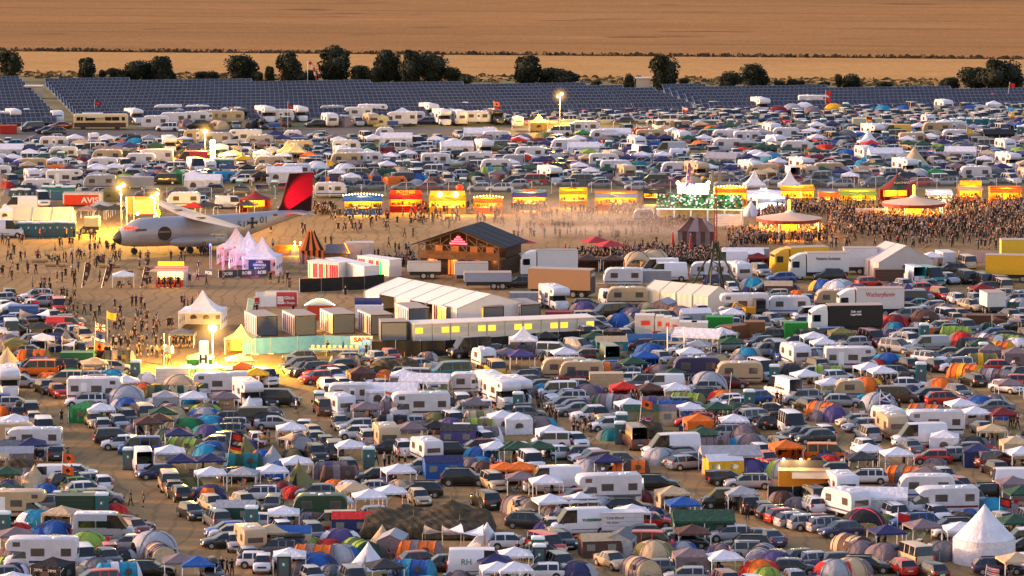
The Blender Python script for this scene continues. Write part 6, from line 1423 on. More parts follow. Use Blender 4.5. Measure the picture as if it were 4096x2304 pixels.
def flood(c,r,x,yl,yb,col,e,size,label,word,leg_m=None,two=False):
    gx,gy=at(c,r,x,yb); h_=(yb-yl)/(S(T(c,r,0,yb)[1])*2.5156); o=new('floodlight_mast',gx,gy,0,label,'floodlight'); reg(o,word,gx,gy,1)
    p=MB(); p.cyl((0,0,0),(0,0,h_-size*.7),.09,.06,7); p.box(-.5,.5,-.35,.35,0,.9); part('mast',p.mesh('mast',[leg_m or METAL]),o)
    b=MB(); 
    if two:
        b.ball((-.35,0,h_-.15),size*.8,size*.8,size*.65); part('lamp_head',b.mesh('lamp_head',[glow('flood_glow',(255,205,85),14)]),o); b=MB(); b.ball((.35,.1,h_+.3),size*.8,size*.8,size*.65)
    else: b.ball((0,0,h_),size,size,size*.8,12,8)
    part('lamp_head',b.mesh('lamp_head',[glow('flood_glow',(255,205,85),14)]),o)
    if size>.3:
        s_=MB(); s_.ball((0,0,h_),size*6,nu=20,nv=12); part('added_glow_ball',s_.mesh('added_glow_ball',[lamp_glow_mat(h_,size*6)],True),o)  # added ball of emission, painting the glow around the head
    point((gx,gy-.5,h_-size-.25),col,e,size,'floodlight_glow'); return o
YF=(1,.54,.07)
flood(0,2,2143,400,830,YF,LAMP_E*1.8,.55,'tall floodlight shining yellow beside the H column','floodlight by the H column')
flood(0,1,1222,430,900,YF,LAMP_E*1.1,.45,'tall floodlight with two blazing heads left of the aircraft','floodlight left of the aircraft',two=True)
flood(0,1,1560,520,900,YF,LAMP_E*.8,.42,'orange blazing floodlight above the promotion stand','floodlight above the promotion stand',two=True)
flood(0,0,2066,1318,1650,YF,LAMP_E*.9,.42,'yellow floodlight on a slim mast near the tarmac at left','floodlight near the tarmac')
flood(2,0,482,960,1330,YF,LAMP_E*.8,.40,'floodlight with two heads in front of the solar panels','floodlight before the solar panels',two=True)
for (x_,yl,yb) in ((390,985,1120),(448,992,1122)): flood(1,1,x_,yl,yb,YF,700,.16,'small work lamp on a stand beside the orange-yellow container, %s one'%('left' if x_<400 else 'right'),'small work lamp')
# illuminated columns with letters
def column(c,r,x,yt_,yb,wp,letter,label,word,zl,deg=-4):
    s=S(T(c,r,0,yb)[1])*2.5156; gx,gy=at(c,r,x,yb); W_=wp/s; H_=(yb-yt_)/s; o=empty('sign_column',(gx,gy+W_/2,0),R(deg),label,'sign column','lit sign columns'); reg(o,word,gx,gy,1)
    b=MB(); b.box(-W_/2,W_/2,-W_/2,W_/2,0,H_); part('column',b.mesh('column',[mat('lit_white_fabric',(235,232,220),.7,emit=(255,245,215),es=.55)]),o); bx(o,'top_lamp',glow('white_hot',(255,235,170),9),-W_*.4,W_*.4,-W_*.4,W_*.4,H_+.005,H_+.06)
    lettering(letter,o,(0,-W_/2-.03,zl*H_),W_*1.35,BLK,0,bold=.05)
column(0,2,2050,542,892,84,'H','tall white illuminated sign column with a black letter H','white H column',.5)
column(0,1,2142,-35,190,48,'R','tall white illuminated sign column with letter R at the back','white R column',.45)
gx,gy=at(0,2,1960,985); point((gx+1.5,gy-1.5,2.6),(1,.65,.08),3000,.4)
# ---------------------------------------------------------------- promotion stand next to the aircraft
gx,gy=at(0,1,1430,850); o=new('promotion_stand',gx,gy+2,0,'red promotion stand with a big hanging picture of feet on its truss','stand'); reg(o,'red promotion stand',gx,gy,5)
bx(o,'red_board',mat('promo_red',(215,60,30),.6),-2.6,2.3,.6,.7,1.9,4.6); bx(o,'picture',mat('promo_picture',(205,110,80),.7,noise=.45,nscale=.9),-1.3,1.7,-.6,-.55,2.1,4.2)
for x_ in (-2.5,-1.4,1.8,2.3): bx(o,'truss_post',METAL,x_-.08,x_+.08,-.1,.05,0,4.7)
for x_ in (-.8,2.1): l_=MB(); l_.ball((x_,-.9,2.2),.3); part('lamp',l_.mesh('lamp',[glow('flood_glow',(255,205,85),14)]),o)
gx,gy=at(0,1,1580,850); o=new('arrow_sign',gx,gy,0,'tall green sign with a white arrow pointing down','sign'); reg(o,'green arrow sign',gx,gy,1)
b_=bx(o,'board',mat('arrow_green',(120,180,20),.6,emit=(150,200,20),es=1.2),-.45,.45,-.04,.04,1.4,2.9); ar=MB(); ar.add([(-.08,-.06,2.6),(.08,-.06,2.6),(.08,-.06,2.1),(.25,-.06,2.1),(0,-.06,1.8),(-.25,-.06,2.1),(-.08,-.06,2.1)],[(0,1,2,3,4,5,6)]); part('arrow',ar.mesh('arrow',[mat('lit_white_fabric',(235,232,220),.7,emit=(255,245,215),es=1.1)]),b_); bx(o,'post',METAL,-.05,.05,.05,.1,0,1.4)
# ---------------------------------------------------------------- solar park huts, windsock
for (c,x,y,w_,lab) in ((0,340,990,3.9,'small flat-roofed white transformer hut among the left solar panels'),(2,1320,905,3.6,'small flat-roofed white transformer hut behind the middle solar panels')):
    gx,gy=at(c,0,x,y); o=new('transformer_hut',gx,gy,-2,lab,'hut'); reg(o,'white transformer hut',gx,gy,3); bx(o,'walls',mat('hut_wall',(190,170,155),.7),-w_/2*.85,w_/2*.85,-1.2,1.2,0,2.55); bx(o,'roof',mat('hut_roof',(205,195,190),.6),-w_/2,w_/2,-1.5,1.5,2.56,2.75)
gx,gy=at(1,0,520,850); o=new('windsock',gx,gy,0,'red and white striped windsock hanging from a tall pole','windsock'); reg(o,'windsock',gx,gy,1)
p=MB(); p.cyl((0,0,0),(0,0,5.2),.07,.06,6); p.cyl((0,0,5.0),(.9,0,5.0),.03,.03,4); part('pole',p.mesh('pole',[WHITE]),o)
skm=[mat('windsock_red',(190,50,45),.8),mat('windsock_white',(205,170,160),.8)]
wsk=MB(); pts=[(.3,4.8),(.95,4.55),(1.3,3.7),(1.55,2.8),(1.75,1.9),(1.95,1.0)]
for k in range(5): wsk.cyl((pts[k][0],0,pts[k][1]),(pts[k+1][0],0,pts[k+1][1]),.36-.04*k,.32-.04*k,8,k%2,False)
part('sock',wsk.mesh('sock',skm),o)
# ---------------------------------------------------------------- old coach
gx,gy=at(0,0,1010,1305); o=new('coach',gx,gy+1.3,2,'old cream and dark brown coach converted to a camper','coach'); reg(o,'old cream coach',gx,gy,9)
cb=MB(); rr=[[(x_,y_*w_,z_) for y_,z_ in ((-1.2,.4),(1.2,.4),(1.22,1.5),(1.15,2.75+t_),(.9,2.95+t_),(-.9,2.95+t_),(-1.15,2.75+t_),(-1.22,1.5))] for x_,w_,t_ in ((-5.2,.96,-.12),(-5.0,1,0),(4.9,1,0),(5.2,.95,-.25))]; cb.loft(rr,0,smooth=False); part('body',cb.mesh('body',[mat('coach_cream',(205,180,140),.5)]),o)
bx(o,'brown_side',mat('coach_brown',(62,38,32),.5),-5.1,4.9,-1.235,-1.215,.45,1.35)
for (x0,x1) in ((-4.6,-3.9),(-3.8,-3.4),(-2.9,-1.0),(.9,2.1),(2.2,3.6),(4.1,4.7)): bx(o,'window',GLASS,x0,x1,-1.235,-1.19,1.75,2.45)
bx(o,'awning',mat('coach_awning',(150,165,195),.7),-2.6,.8,-2.4,-1.25,2.4,2.45); bx(o,'roof_boxes',WHITE,-3.6,.4,-.6,.6,2.96,3.15)
for x_ in (-3.4,3.2):
    for s in (-1,1): part('wheel',ww,o,loc=(x_,s*1.05,.5))
# ---------------------------------------------------------------- umbrellas, logs, nets, beach flags
def umbrella(c,r,x,y,label,word,open_=True,R_=2.2):
    gx,gy=at(c,r,x,y); o=new('parasol',gx,gy,17,label,'parasol','red parasols on the plaza'); reg(o,word,gx,gy,2)
    p=MB(); p.cyl((0,0,0),(0,0,3.0),.04,.04,6); part('pole',p.mesh('pole',[WHITE]),o); c_=MB()
    if open_: c_.grid(lambda u,v:(R_*(1-v)*math.cos(PI/4+2*PI*u)*1.3,R_*(1-v)*math.sin(PI/4+2*PI*u)*1.3,2.3+.75*v),4,3,smooth=False)
    else: c_.grid(lambda u,v:((.30-.24*v)*math.cos(2*PI*u),(.30-.24*v)*math.sin(2*PI*u),.9+2.0*v),8,4)
    part('canopy',c_.mesh('canopy',[mat('parasol_red',(165,40,45),.8,noise=.1)]),o)
umbrella(2,1,850,1140,'open red parasol over the seated crowd, back one of two','back red parasol'); umbrella(2,1,990,1180,'open red parasol with white lettering, front one of two','front red parasol'); umbrella(2,1,80,1150,'open red parasol at the right corner of the timber hut','red parasol by the hut')
umbrella(2,1,535,1195,'closed red parasol left of the two open ones','closed red parasol',False); umbrella(2,1,1617,1080,'closed red parasol at the left of the striped marquee','closed parasol left of the marquee',False); umbrella(2,1,1795,1115,'closed red parasol in front of the striped marquee','closed parasol in front of the marquee',False)
for k,(x,y,l_,an,lab) in enumerate(((405,1192,2.3,-3,'left log bench with three people sitting'),(555,1233,2.8,-8,'log bench right of the first, full of people'),(1110,1245,2.9,-12,'log bench behind the middle beach flag'),(1520,1262,3.0,-2,'log bench behind the right beach flag'))):
    gx,gy=at(0,1,x,y); o=new('log_bench',gx,gy,an,lab,'bench','log benches on the plaza'); reg(o,'log bench',gx,gy,2); b=MB(); b.cyl((-l_/2,0,.28),(l_/2,0,.28),.28,.26,10); part('log',b.mesh('log',[LWOOD]),o)
def beachflag(c,r,x0,yb,x1,yt_,col,label,word,text=None,tcol=None,wd=.85,es=0):
    s=S(T(c,r,0,yb)[1])*2.5156; gx,gy=at(c,r,x0,yb); H_=(yb-yt_)/s; dx=(x1-x0)/s; o=new('beach_flag',gx,gy,0,label,'beach flag','feather beach flags'); reg(o,word,gx,gy,1)
    b=MB(); b.grid(lambda u,v:(dx*v*.7+(u-.0)*wd*(.35+1.1*v*(1-v)+.55*v if v<.93 else .55), .12*math.sin(3*v), .25+(H_-.25)*v),4,10); q=part('sail',b.mesh('sail',[mat('sail_%d_%d_%d'%col,col,.8,noise=.15)]),o); p=MB(); p.cyl((0,0,0),(dx*.7,0,H_),.03,.02,5); part('pole',p.mesh('pole',[METAL]),o)
    if text:
        for i,ch in enumerate(text): v=.86-.66*i/max(1,len(text)-1) if len(text)>1 else .8; lettering(ch,q,(dx*v*.7+wd*.42,-.06,.25+(H_-.25)*v),.42,tcol,0,bold=.02)
BR=(74,46,46); CRM=mat('cream_mark',(200,170,160),.7)
beachflag(0,1,822,1449,880,1190,BR,'brown feather flag with pale skull mark, left of three','left brown feather flag',['✿','|||','|||'],CRM); beachflag(0,1,1020,1449,1095,1245,BR,'brown feather flag with pale skull mark, middle of three','middle brown feather flag',['✿','|||','|||'],CRM); beachflag(0,1,1412,1449,1475,1238,BR,'brown feather flag with pale skull mark, right of three','right brown feather flag',['✿','|||','|||'],CRM)
beachflag(2,1,1725,600,1790,190,(84,52,110),'purple feather flag lettered DÖNER behind the kebab stall','purple feather flag',list('DÖNER'),mat('orange_letters',(230,110,70),.7),.6); beachflag(0,2,2470,320,2510,100,(150,195,200),'pale blue feather flag beside the WC sign','pale blue feather flag')
def net(c,r,x0,x1,yb,D_,peaks,label,word,col=(66,54,34),H0=.95,yt_=None):
    s=S(T(c,r,0,yb)[1])*2.5156; gx,gy=at(c,r,(x0+x1)/2,yb); W_=(x1-x0)/s; o=new('camouflage_net',gx,gy+D_/2,-4,label,'camouflage net'); reg(o,word,gx,gy,W_)
    r_=random.Random(int(x0)); m_=mat('camo_net',col,.95,noise=.65,nscale=1.6)
    def fn(u,v):
        x_=-W_/2+W_*u; y_=-D_/2+D_*v; z=.25+H0*math.sin(PI*u)**.3*math.sin(PI*v)**.4*1.6
        for (px,py,ph,pr) in peaks:
            d=math.hypot((x_-px*W_)*1.0,(y_-py*D_)); z=max(z,ph*(.80+.0*ph)-ph*.5*(d/pr)**1.15)
        e=min(u,1-u,v*1.0,1-v)
        z*=min(1,e/.05+.15); z+=.07*math.sin(x_*2.9+1)*math.cos(y_*3.3)+.03*math.sin(x_*7.3+y_*5)+.03*r_.random()
        return (x_,y_,max(.04,z))
    b=MB(); b.grid(fn,90,40,smooth=False); part('net',b.mesh('net',[m_]),o)
    p=MB()
    for (px,py,ph,pr) in peaks: p.cyl((px*W_,py*D_,0),(px*W_,py*D_,ph+.1),.04,.04,5)
    part('poles',p.mesh('poles',[WOOD]),o); return o
net(1,3,1040,2400,1090,6.5,[(-.36,.1,3.0,4),(-.1,-.1,2.3,3),(.05,.2,2.9,4),(.16,.3,3.6,4),(.38,.2,2.9,3.4),(-.2,.3,3.1,4),(.25,-.2,2.0,3)],'huge draped brown camouflage net over a small camp in the foreground','huge camouflage net')
net(1,2,1135,1640,900,4.0,[(-.2,0,2.4,3),(.2,.1,2.6,3),(.35,0,2.3,2.5)],'camouflage net shelter with orange straps left of the small white caravan','small camouflage net')
net(2,2,1160,1520,1520,4.0,[(-.2,0,2.0,3),(.2,.1,1.9,3)],'dark camouflage net behind the brown bus','dark camouflage net'); net(0,3,0,330,470,3.5,[(-.2,0,1.9,3),(.2,.1,2.0,3)],'dark camouflage net over tents at the left edge','camouflage net at the left edge')
# big box lorry with the yellow roof hidden by the net, scaffold tower
gx,gy=at(2,2,1650,730); o=new('scaffold_tower',gx,gy+1,0,'tall open scaffold viewing tower beside the white gazebos','scaffold'); reg(o,'scaffold tower',gx,gy,2); p=MB()
for x_ in (-1,1):
    for y_ in (-.7,.7): p.cyl((x_,y_,0),(x_,y_,3.9),.045,.045,5)
for z in (1.2,2.0,3.0,3.8):
    p.cyl((-1,-.7,z),(1,-.7,z),.035,.035,4); p.cyl((-1,.7,z),(1,.7,z),.035,.035,4); p.cyl((-1,-.7,z),(-1,.7,z),.035,.035,4); p.cyl((1,-.7,z),(1,.7,z),.035,.035,4)
p.cyl((-1,-.7,0),(1,-.7,2),.03,.03,4); p.cyl((1,-.7,2),(-1,-.7,3.8),.03,.03,4); part('frame',p.mesh('frame',[WHITE]),o); bx(o,'platform',LWOOD,-1,1,-.7,.7,2.0,2.06)
# ---------------------------------------------------------------- national and band flags on poles
def flagpole(c,r,xb,yb,xt,yt_,flags,label,word):
    s=S(T(c,r,0,yb)[1])*2.5156; gx,gy=at(c,r,xb,yb); H_=(yb-yt_)/s; dx=(xt-xb)/s; o=new('flagpole',gx,gy,0,label,'flag'); reg(o,word,gx,gy,1)
    p=MB(); p.cyl((0,0,0),(dx,0,H_),.035,.025,6); part('pole',p.mesh('pole',[WHITE]),o)
    for (t0,kind) in flags:
        w_,h_=1.35,.85; z=H_*t0; x_=dx*t0; cols=FLG[kind]; n=len(cols[1]); b=MB(); nx_=10; ny_=6
        droop=.35
        def fn(u,v): return (x_+w_*u*.82, .16*math.sin(u*6.5)*u, z-h_*(1-v)-droop*u-.05*math.sin(u*5))
        b.grid(fn,nx_*3,ny_*2,smooth=True); mi=[]
        for j in range(ny_*2):
            for i in range(nx_*3):
                u=(i+.5)/(nx_*3); v=(j+.5)/(ny_*2); mi.append(cols[2](u,v))
        b.m=mi; part('flag_cloth',b.mesh('flag_cloth',[mat('flag_'+k_,rgb,.8) for k_,rgb in cols[1]]),o)
def cross(u,v,a,b_): return 0
RW=('red',(200,30,30)); WW=('white',(215,215,215)); BW=('blue',(30,45,120)); YW=('gold',(230,160,30)); KW=('black',(22,20,20)); OW=('orange',(220,90,30))
FLG={'de':(0,[KW,RW,YW],lambda u,v:2-int(v*3)),'nl':(0,[OW,WW,BW],lambda u,v:2-int(v*3)),'rs':(0,[BW,WW,RW],lambda u,v:2-int(v*3) if 0 else (0 if v>.66 else 1 if v<.33 else 0)),'no':(0,[RW,WW,BW],lambda u,v:(2 if abs(v-.5)<.09 or abs(u-.36)<.06 else 1 if abs(v-.5)<.2 or abs(u-.36)<.13 else 0)),
 'sc':(0,[BW,WW],lambda u,v:1 if abs(u-v)<.13 or abs(u-(1-v))<.13 else 0),'rsun':(0,[WW,RW],lambda u,v:1 if (math.hypot((u-.45)*1.5,v-.5)<.17 or int((math.atan2(v-.5,(u-.45)*1.5)+PI)/(2*PI)*16)%2==0) else 0),'or':(0,[OW,KW],lambda u,v:1 if math.hypot(u-.5,v-.5)<.22 else 0),
 'rb':(0,[RW,KW,WW],lambda u,v:(1 if u<.12 or u>.88 or v<.15 or v>.85 else 0)),'rd':(0,[RW],lambda u,v:0),'pl':(0,[WW,RW],lambda u,v:0 if v>.5 else 1),'am':(0,[RW,BW,OW],lambda u,v:2-int(v*3) if 0 else (0 if v>.66 else 1 if v>.33 else 2)),'us':(0,[RW,WW],lambda u,v:int(v*9)%2),'cz':(0,[RW,BW,WW],lambda u,v:0 if v<.5 else 1),'wh':(0,[WW],lambda u,v:0),'ye':(0,[YW,RW],lambda u,v:0)}
FP=[(0,3,2270,430,2335,-20,[(.98,'rb'),(.72,'de')],'pole with a dark band flag above a German flag','German flag pole'),(0,3,610,590,640,185,[(.97,'or'),(.66,'or')],'slim pole with two orange-brown flags in the left camp','pole with two orange flags'),
 (1,2,1300,1290,1300,870,[(.62,'nl')],'pole with an orange, white and blue flag by the white motorhome','orange-white flag pole'),(2,2,1270,1500,1310,1060,[(.88,'or'),(.50,'no')],'pole with an orange flag above a Norwegian flag','Norwegian flag pole'),
 (0,2,940,760,968,335,[(.98,'rsun'),(.74,'rs'),(.52,'or')],'pole with a rising sun flag above two others on the left','rising sun flag pole'),(0,2,1080,585,1080,220,[(.97,'ye')],'pole with an orange figure banner near the plaza','figure banner pole'),
 (0,2,308,250,312,90,[(.85,'am')],'pole with a red, blue and orange flag at the plaza edge','striped flag pole at the plaza edge'),(0,2,1650,830,1655,455,[(.72,'wh')],'pole with a white flag by the lane into the camp','white flag pole'),
 (3,2,1118,1300,1130,1020,[(.95,'sc'),(.62,'cz')],'pole with a Scottish flag above a red and blue one','Scottish flag pole'),(2,0,1710,1240,1715,1065,[(.95,'pl')],'pole with a white and red flag in the far car park','white and red flag pole'),(2,0,1250,1400,1255,1245,[(.95,'pl')],'pole with a white and red flag by the blue gazebos','second white and red flag pole'),
 (0,0,945,1200,957,995,[(.95,'rb')],'pole with a black and red flag over the old coach','black and red flag over the coach'),(1,0,320,1290,322,1015,[(.9,'rb')],'pole with a black and red flag in front of the far motorhomes','black and red flag by the brown van'),(1,0,2390,1240,2395,1010,[(.97,'or'),(.7,'rd')],'pole with two orange and red flags before the solar panels','orange and red flag pole'),
 (3,0,575,1130,580,905,[(.97,'rd'),(.7,'rd'),(.45,'or')],'pole with three red flags before the right solar panels','three red flags pole'),(3,0,1000,1400,985,1140,[(.9,'de')],'pole with a drooping German flag by the cream container','drooping German flag pole'),(3,0,2400,1060,2430,820,[(.97,'rd')],'pole with a red flag before the broad dark bushes','red flag pole at far right'),
 (3,3,2325,900,2330,640,[(.98,'rb')],'wooden pole with a red and black flag by the white pavilion','red flag by the pavilion'),(3,3,2180,1500,2200,1330,[(.95,'us')],'red and white striped flag at the lower right corner','striped flag at the corner'),(3,3,1298,1000,1308,750,[(.8,'rd')],'slim pole with a small red flag before the big motorhome','small red flag pole'),
 (0,3,560,1449,560,1290,[(.98,'rd')],'bright red flag in front of the black gazebo','bright red flag'),(1,1,690,400,715,130,[(.9,'ye')],'pole with a yellow flag behind the tail fin','yellow flag pole'),(2,1,130,260,125,80,[(.9,'rd')],'pole with a red flag by the long white caravan','red flag pole by the caravan'),(0,0,1850,1430,1890,1290,[(.97,'pl')],'leaning pole with a red and white flag by the tarmac','leaning flag pole'),
 (3,0,1995,1440,1998,1270,[(.9,'ye')],'pole with a yellow and red flag in the right rear camp','yellow and red flag pole'),(2,2,2170,1300,2205,845,[],'bare white pole standing by the portable toilet','bare white pole'),(1,1,1240,190,1240,-20,[],'bare white pole beside the vans','bare pole behind the food stalls')]
for a in FP: flagpole(*a)
# two black poles framing the black stall
for (x_,lab) in ((1322,'tall black pole left of the black stall'),(1548,'tall black pole right of the black stall')):
    gx,gy=at(2,1,x_,650); pole_thing('tall_pole',lab,'pole',gx,gy,6.4 if x_<1400 else 5.6,.06,BLACK,lab)
# picnic tables on the plaza near the hut
tbm=MB(); tbm.box(-1.1,1.1,-.3,.3,.70,.75); tbm.box(-.95,-.85,-.25,.25,0,.7); tbm.box(.85,.95,-.25,.25,0,.7); TBM=tbm.mesh('tabletop',[LWOOD]); bnm=MB(); bnm.box(-1.1,1.1,-.12,.12,.42,.46); bnm.box(-.9,-.84,-.1,.1,0,.42); bnm.box(.84,.9,-.1,.1,0,.42); BNM=bnm.mesh('bench',[LWOOD])
r_=random.Random(5)
for k in range(34):
    tx_=1260+r_.random()*300 if k<6 else 2576+560+r_.random()*1700; ty_=1150+r_.random()*60 if k<6 else 1075+r_.random()*120
    gx,gy=at(1,1,tx_,ty_); o=new('beer_table',gx,gy,r_.uniform(-8,8),None,'table','beer tables among the seated crowd'); part('table_frame',TBM,o); part('bench',BNM,o,loc=(0,-.55,0)); part('bench',BNM,o,loc=(0,.55,0)); o['label']='long wooden beer table with two benches among the seated crowd'
# ================================================================ everything standing in the camp, read off the photograph
# one entry = kind, x of its middle, y of its foot (both in pixels of one sixteenth of the photo), heading, colour [, second colour]
DATA = {}
DATA[0,3] = """t 1405 240 185 b;m 1145 140 15 k;h 1210 190 185 w;sp 1412 452 100 w;wc 1290 385 0 e;g 1790 190 8 n;g 1700 378 5 w;g6 1960 465 8 n;g 2110 603 12 w;g 2440 603 -10 s;h 1560 492 200 n
t 1680 625 100 t;h 1725 655 100 t;h 1790 722 105 k;d 1905 585 0 v v;D 2105 712 -100 n o;e 2588 705 182 w;h 1912 908 292 d;h 2125 830 290 t;h 2450 805 300 t;m 2165 995 105 g;h 2275 1080 190 b;h 2310 1110 190 s;s 2260 1185 190 d;h 2360 1225 280 s
cq 2500 1260 105 t;h 2490 1367 285 s;wc 2530 1000 0 e;ft 2370 930 0 D s;h 1010 608 105 w;u 700 602 20 d;h 915 580 30 s;e 690 545 20 s;h 790 612 20 l;h 860 668 20 w;h 1025 738 0 m;h 565 758 180 w;tp 480 542 180 w;h 570 300 90 d;h 770 490 0 w
bt 330 597 0 t t;d 445 642 0 b b;g 300 305 10 n;in 290 228 180 w;ft 140 372 5 m s;cv 90 172 0 t;g 60 590 0 D;d 70 605 0 p m;al 150 905 0 t;ht 178 1057 0 r;wc 35 1062 0 e;gn 600 1010 -12 t;D 340 985 20 c w;d 400 1082 0 b c;D 540 1088 0 b n;jt 1035 1108 0 s;e 1300 1030 335 k;h 1340 1068 300 x
t 890 850 95 t;wc 1022 868 0 e;d 1150 850 0 r r;tn 770 772 10 v l;D 855 1214 30 l l;sh 1535 1278 15 s g;tn 1600 1322 -70 m t;k 1075 1312 100 r;h 1290 1205 180 s;d 1220 1312 0 d s;e 1490 1480 0 k;h 1070 1388 290 d;g 1800 1510 10 m;g 1980 1530 5 b;hb 2120 1540 280 d;al 400 1425 180 w;t 815 1398 285 w
gw 510 1560 -20 k;d 95 1382 0 D l;d 130 1462 0 n w;D 970 1470 0 g s;tn 1180 1520 10 c w;d 780 1495 0 t m;tn 1860 228 -20 l v;D 2080 95 0 p e;D 2130 258 0 b m;D 2060 303 0 c d;D 2480 242 0 p d;tn 2440 385 5 e D;bt 2455 292 0 v D;d 2200 325 0 g s;g 1480 70 10 B;d 1660 90 0 D g;e 2250 60 180 g;k 130 20 0 w;t 420 75 280 w;ft 20 300 0 m g;D 50 250 0 g m;d 250 480 0 m g;d 160 1115 0 m B;tb 760 860 0 D"""
DATA[1,3] = """g 345 137 8 w;tn 425 195 -75 m s;h 570 102 285 t;h 595 172 285 s;h 700 217 280 d;d 65 297 0 b o;bt 160 382 0 s s;sa 190 240 0 t;d 370 287 0 v k;u 600 330 285 k;g 940 320 8 w;t 780 292 95 B;u 895 457 105 k;wc 1135 377 0 e;g 400 485 10 w;g 160 572 12 w;D 230 480 0 b s;bt 420 556 0 v k;d 640 440 0 k g
tn 760 470 10 m p;tn 840 512 5 B m;d 365 674 0 r x;h 600 687 181 g;d 795 602 0 o o;d 930 617 0 w s;s 1160 645 182 s;g 1430 582 14 w;h 1200 524 186 k;d 1300 577 0 p n;d 1440 602 0 t m;e 1640 668 180 k;g 800 882 12 w;g 1135 845 12 w;g 975 765 12 t;g 1350 790 12 w;h 1640 762 285 t;h 155 838 268 d;D 525 998 -60 m n
g 270 1010 6 w;h 85 985 0 w;u 2090 553 2 k;ft 1880 472 10 b n;h 1660 432 182 s;cq 1710 337 110 w;u 1470 268 100 w;u 1985 274 0 k;cv 1300 212 100 t;h 1335 227 182 d;m 1110 157 100 s;k 1000 83 182 w;g 1560 132 10 m;g 1800 122 0 k;ft 2040 142 0 p d;tn 2280 112 15 m w;h 2320 170 292 w;g 2410 330 8 w;g 2570 332 8 D;D 2255 318 0 b c
d 2150 377 0 m m;d 2260 372 0 c b;d 2285 417 0 B m;gn 2500 545 0 o;u 2390 620 290 t;u 2310 804 107 k;tn 1045 1285 -60 l D;d 728 1217 0 r x;D 840 1182 0 p w;d 535 1187 0 l v;m 565 1137 285 g;tn 590 1337 -5 o m;gn 150 1195 0 t;ft 350 1190 0 t b;e 190 1255 182 g;hb 380 1245 0 d;g 330 1445 5 w;wc 280 1500 0 d;D 600 1430 0 b n
bt 1125 1405 0 w s;D 840 1335 0 s b;d 750 1475 0 g s;d 935 1485 0 t s;g 1285 1560 12 d;tn 1570 1490 -10 b c;tn 1650 1297 -8 o m;sa 2080 1235 0 w;sa 1880 1215 5 w;bt 2325 1192 0 w t;h 2560 1190 0 w;sp 2250 1475 0 w;g 2400 1510 10 n;g 2430 1590 10 w;g 2600 1600 10 w;ft 1370 1258 80 m s;bt 1265 1212 0 t t;d 1490 1225 0 v D;tn 640 1000 -5 m B;t 790 1010 185 t;ft 960 1045 0 n r;d 220 1000 0 n s;d 330 880 0 e w;cv 640 900 180 D;h 30 1380 0 w;d 410 1440 0 m m;k 60 1440 270 w"""
DATA[2,3] = """gn 395 162 8 w;h 660 180 285 w;g 270 337 8 D;g 60 340 8 D;h 500 297 20 w;h 750 302 15 d;s 800 332 200 w;s 850 347 200 s;h 830 362 200 x;pk 1080 392 10 k;cd 390 172 180 w;sp 1610 292 190 w;sp 1240 197 100 B;wc 1092 127 0 e;d 975 92 0 e g;e 1640 317 200 k;h 1690 352 207 d;h 1740 378 205 g;h 1770 400 25 s;gn 1930 187 0 D
po 2200 432 4 s;ft 2130 447 10 y w;D 2400 442 0 p n;d 2560 432 0 b c;tr 2060 545 0 B;h 2165 554 18 k;e 2380 587 182 s;sp 410 628 185 w;gn 80 545 0 o;al 960 758 188 w;e 1450 593 0 k;g 950 462 8 n;tn 1200 447 -5 o B;D 780 447 0 s s;g 345 692 8 w;g 90 642 8 m;g6 540 892 14 w;tn 100 842 -55 m t;e 185 990 350 d;h 640 750 200 x
sp 680 1058 190 w;tb 1110 1048 2 w;h 415 1067 285 t;h 512 1204 287 d;d 350 1037 0 p p;d 700 1174 0 o r;ft 890 1268 12 B t;ft 1112 1248 80 s g;t 1410 1218 -2 r;pt 1930 1098 3 D;g 1820 1212 8 B;g 1215 1002 8 w;h 1410 978 0 r;gn 1620 802 8 t;g 1725 917 8 b;d 1445 892 0 n s;e 1190 838 2 k;d 960 722 0 v B;d 1320 722 0 x m;sa 1150 720 0 w;d 1120 872 0 t B;D 880 832 0 s g
t 2160 777 180 k;g 2315 812 8 s;u 2370 844 102 k;h 2530 882 102 k;h 2600 922 102 d;s 2480 1162 110 d;u 2360 1235 181 k;u 2440 1295 2 s;h 2200 1115 182 s;gw 1800 1452 6 m;g 2140 1475 10 w;s 1020 1417 297 t;tn 1300 1465 -62 m t;D 1430 1300 0 t v;h 1420 1468 192 g;h 1760 1540 182 s;wc 262 1317 0 e;wc 278 1390 0 d;t 350 1272 300 r;m 503 1455 292 g;h 300 1500 182 w;D 650 1505 0 n s
D 2500 1485 0 o r;d 2560 1500 0 l l;tn 2520 1355 80 s d;h 90 870 285 t;d 400 880 0 m g;t 650 880 190 s;d 1600 960 0 n s;d 1730 1235 0 s b;d 2100 1260 0 m p;h 1750 1190 5 k;D 1500 335 0 s s;g 30 1440 5 w;h 330 1290 0 t;tn 1640 180 0 m p;d 60 470 0 o B;e 2120 80 180 s;d 2220 180 0 c s;D 2400 190 0 m s;D 2330 90 0 m B;tn 2030 195 0 m m"""
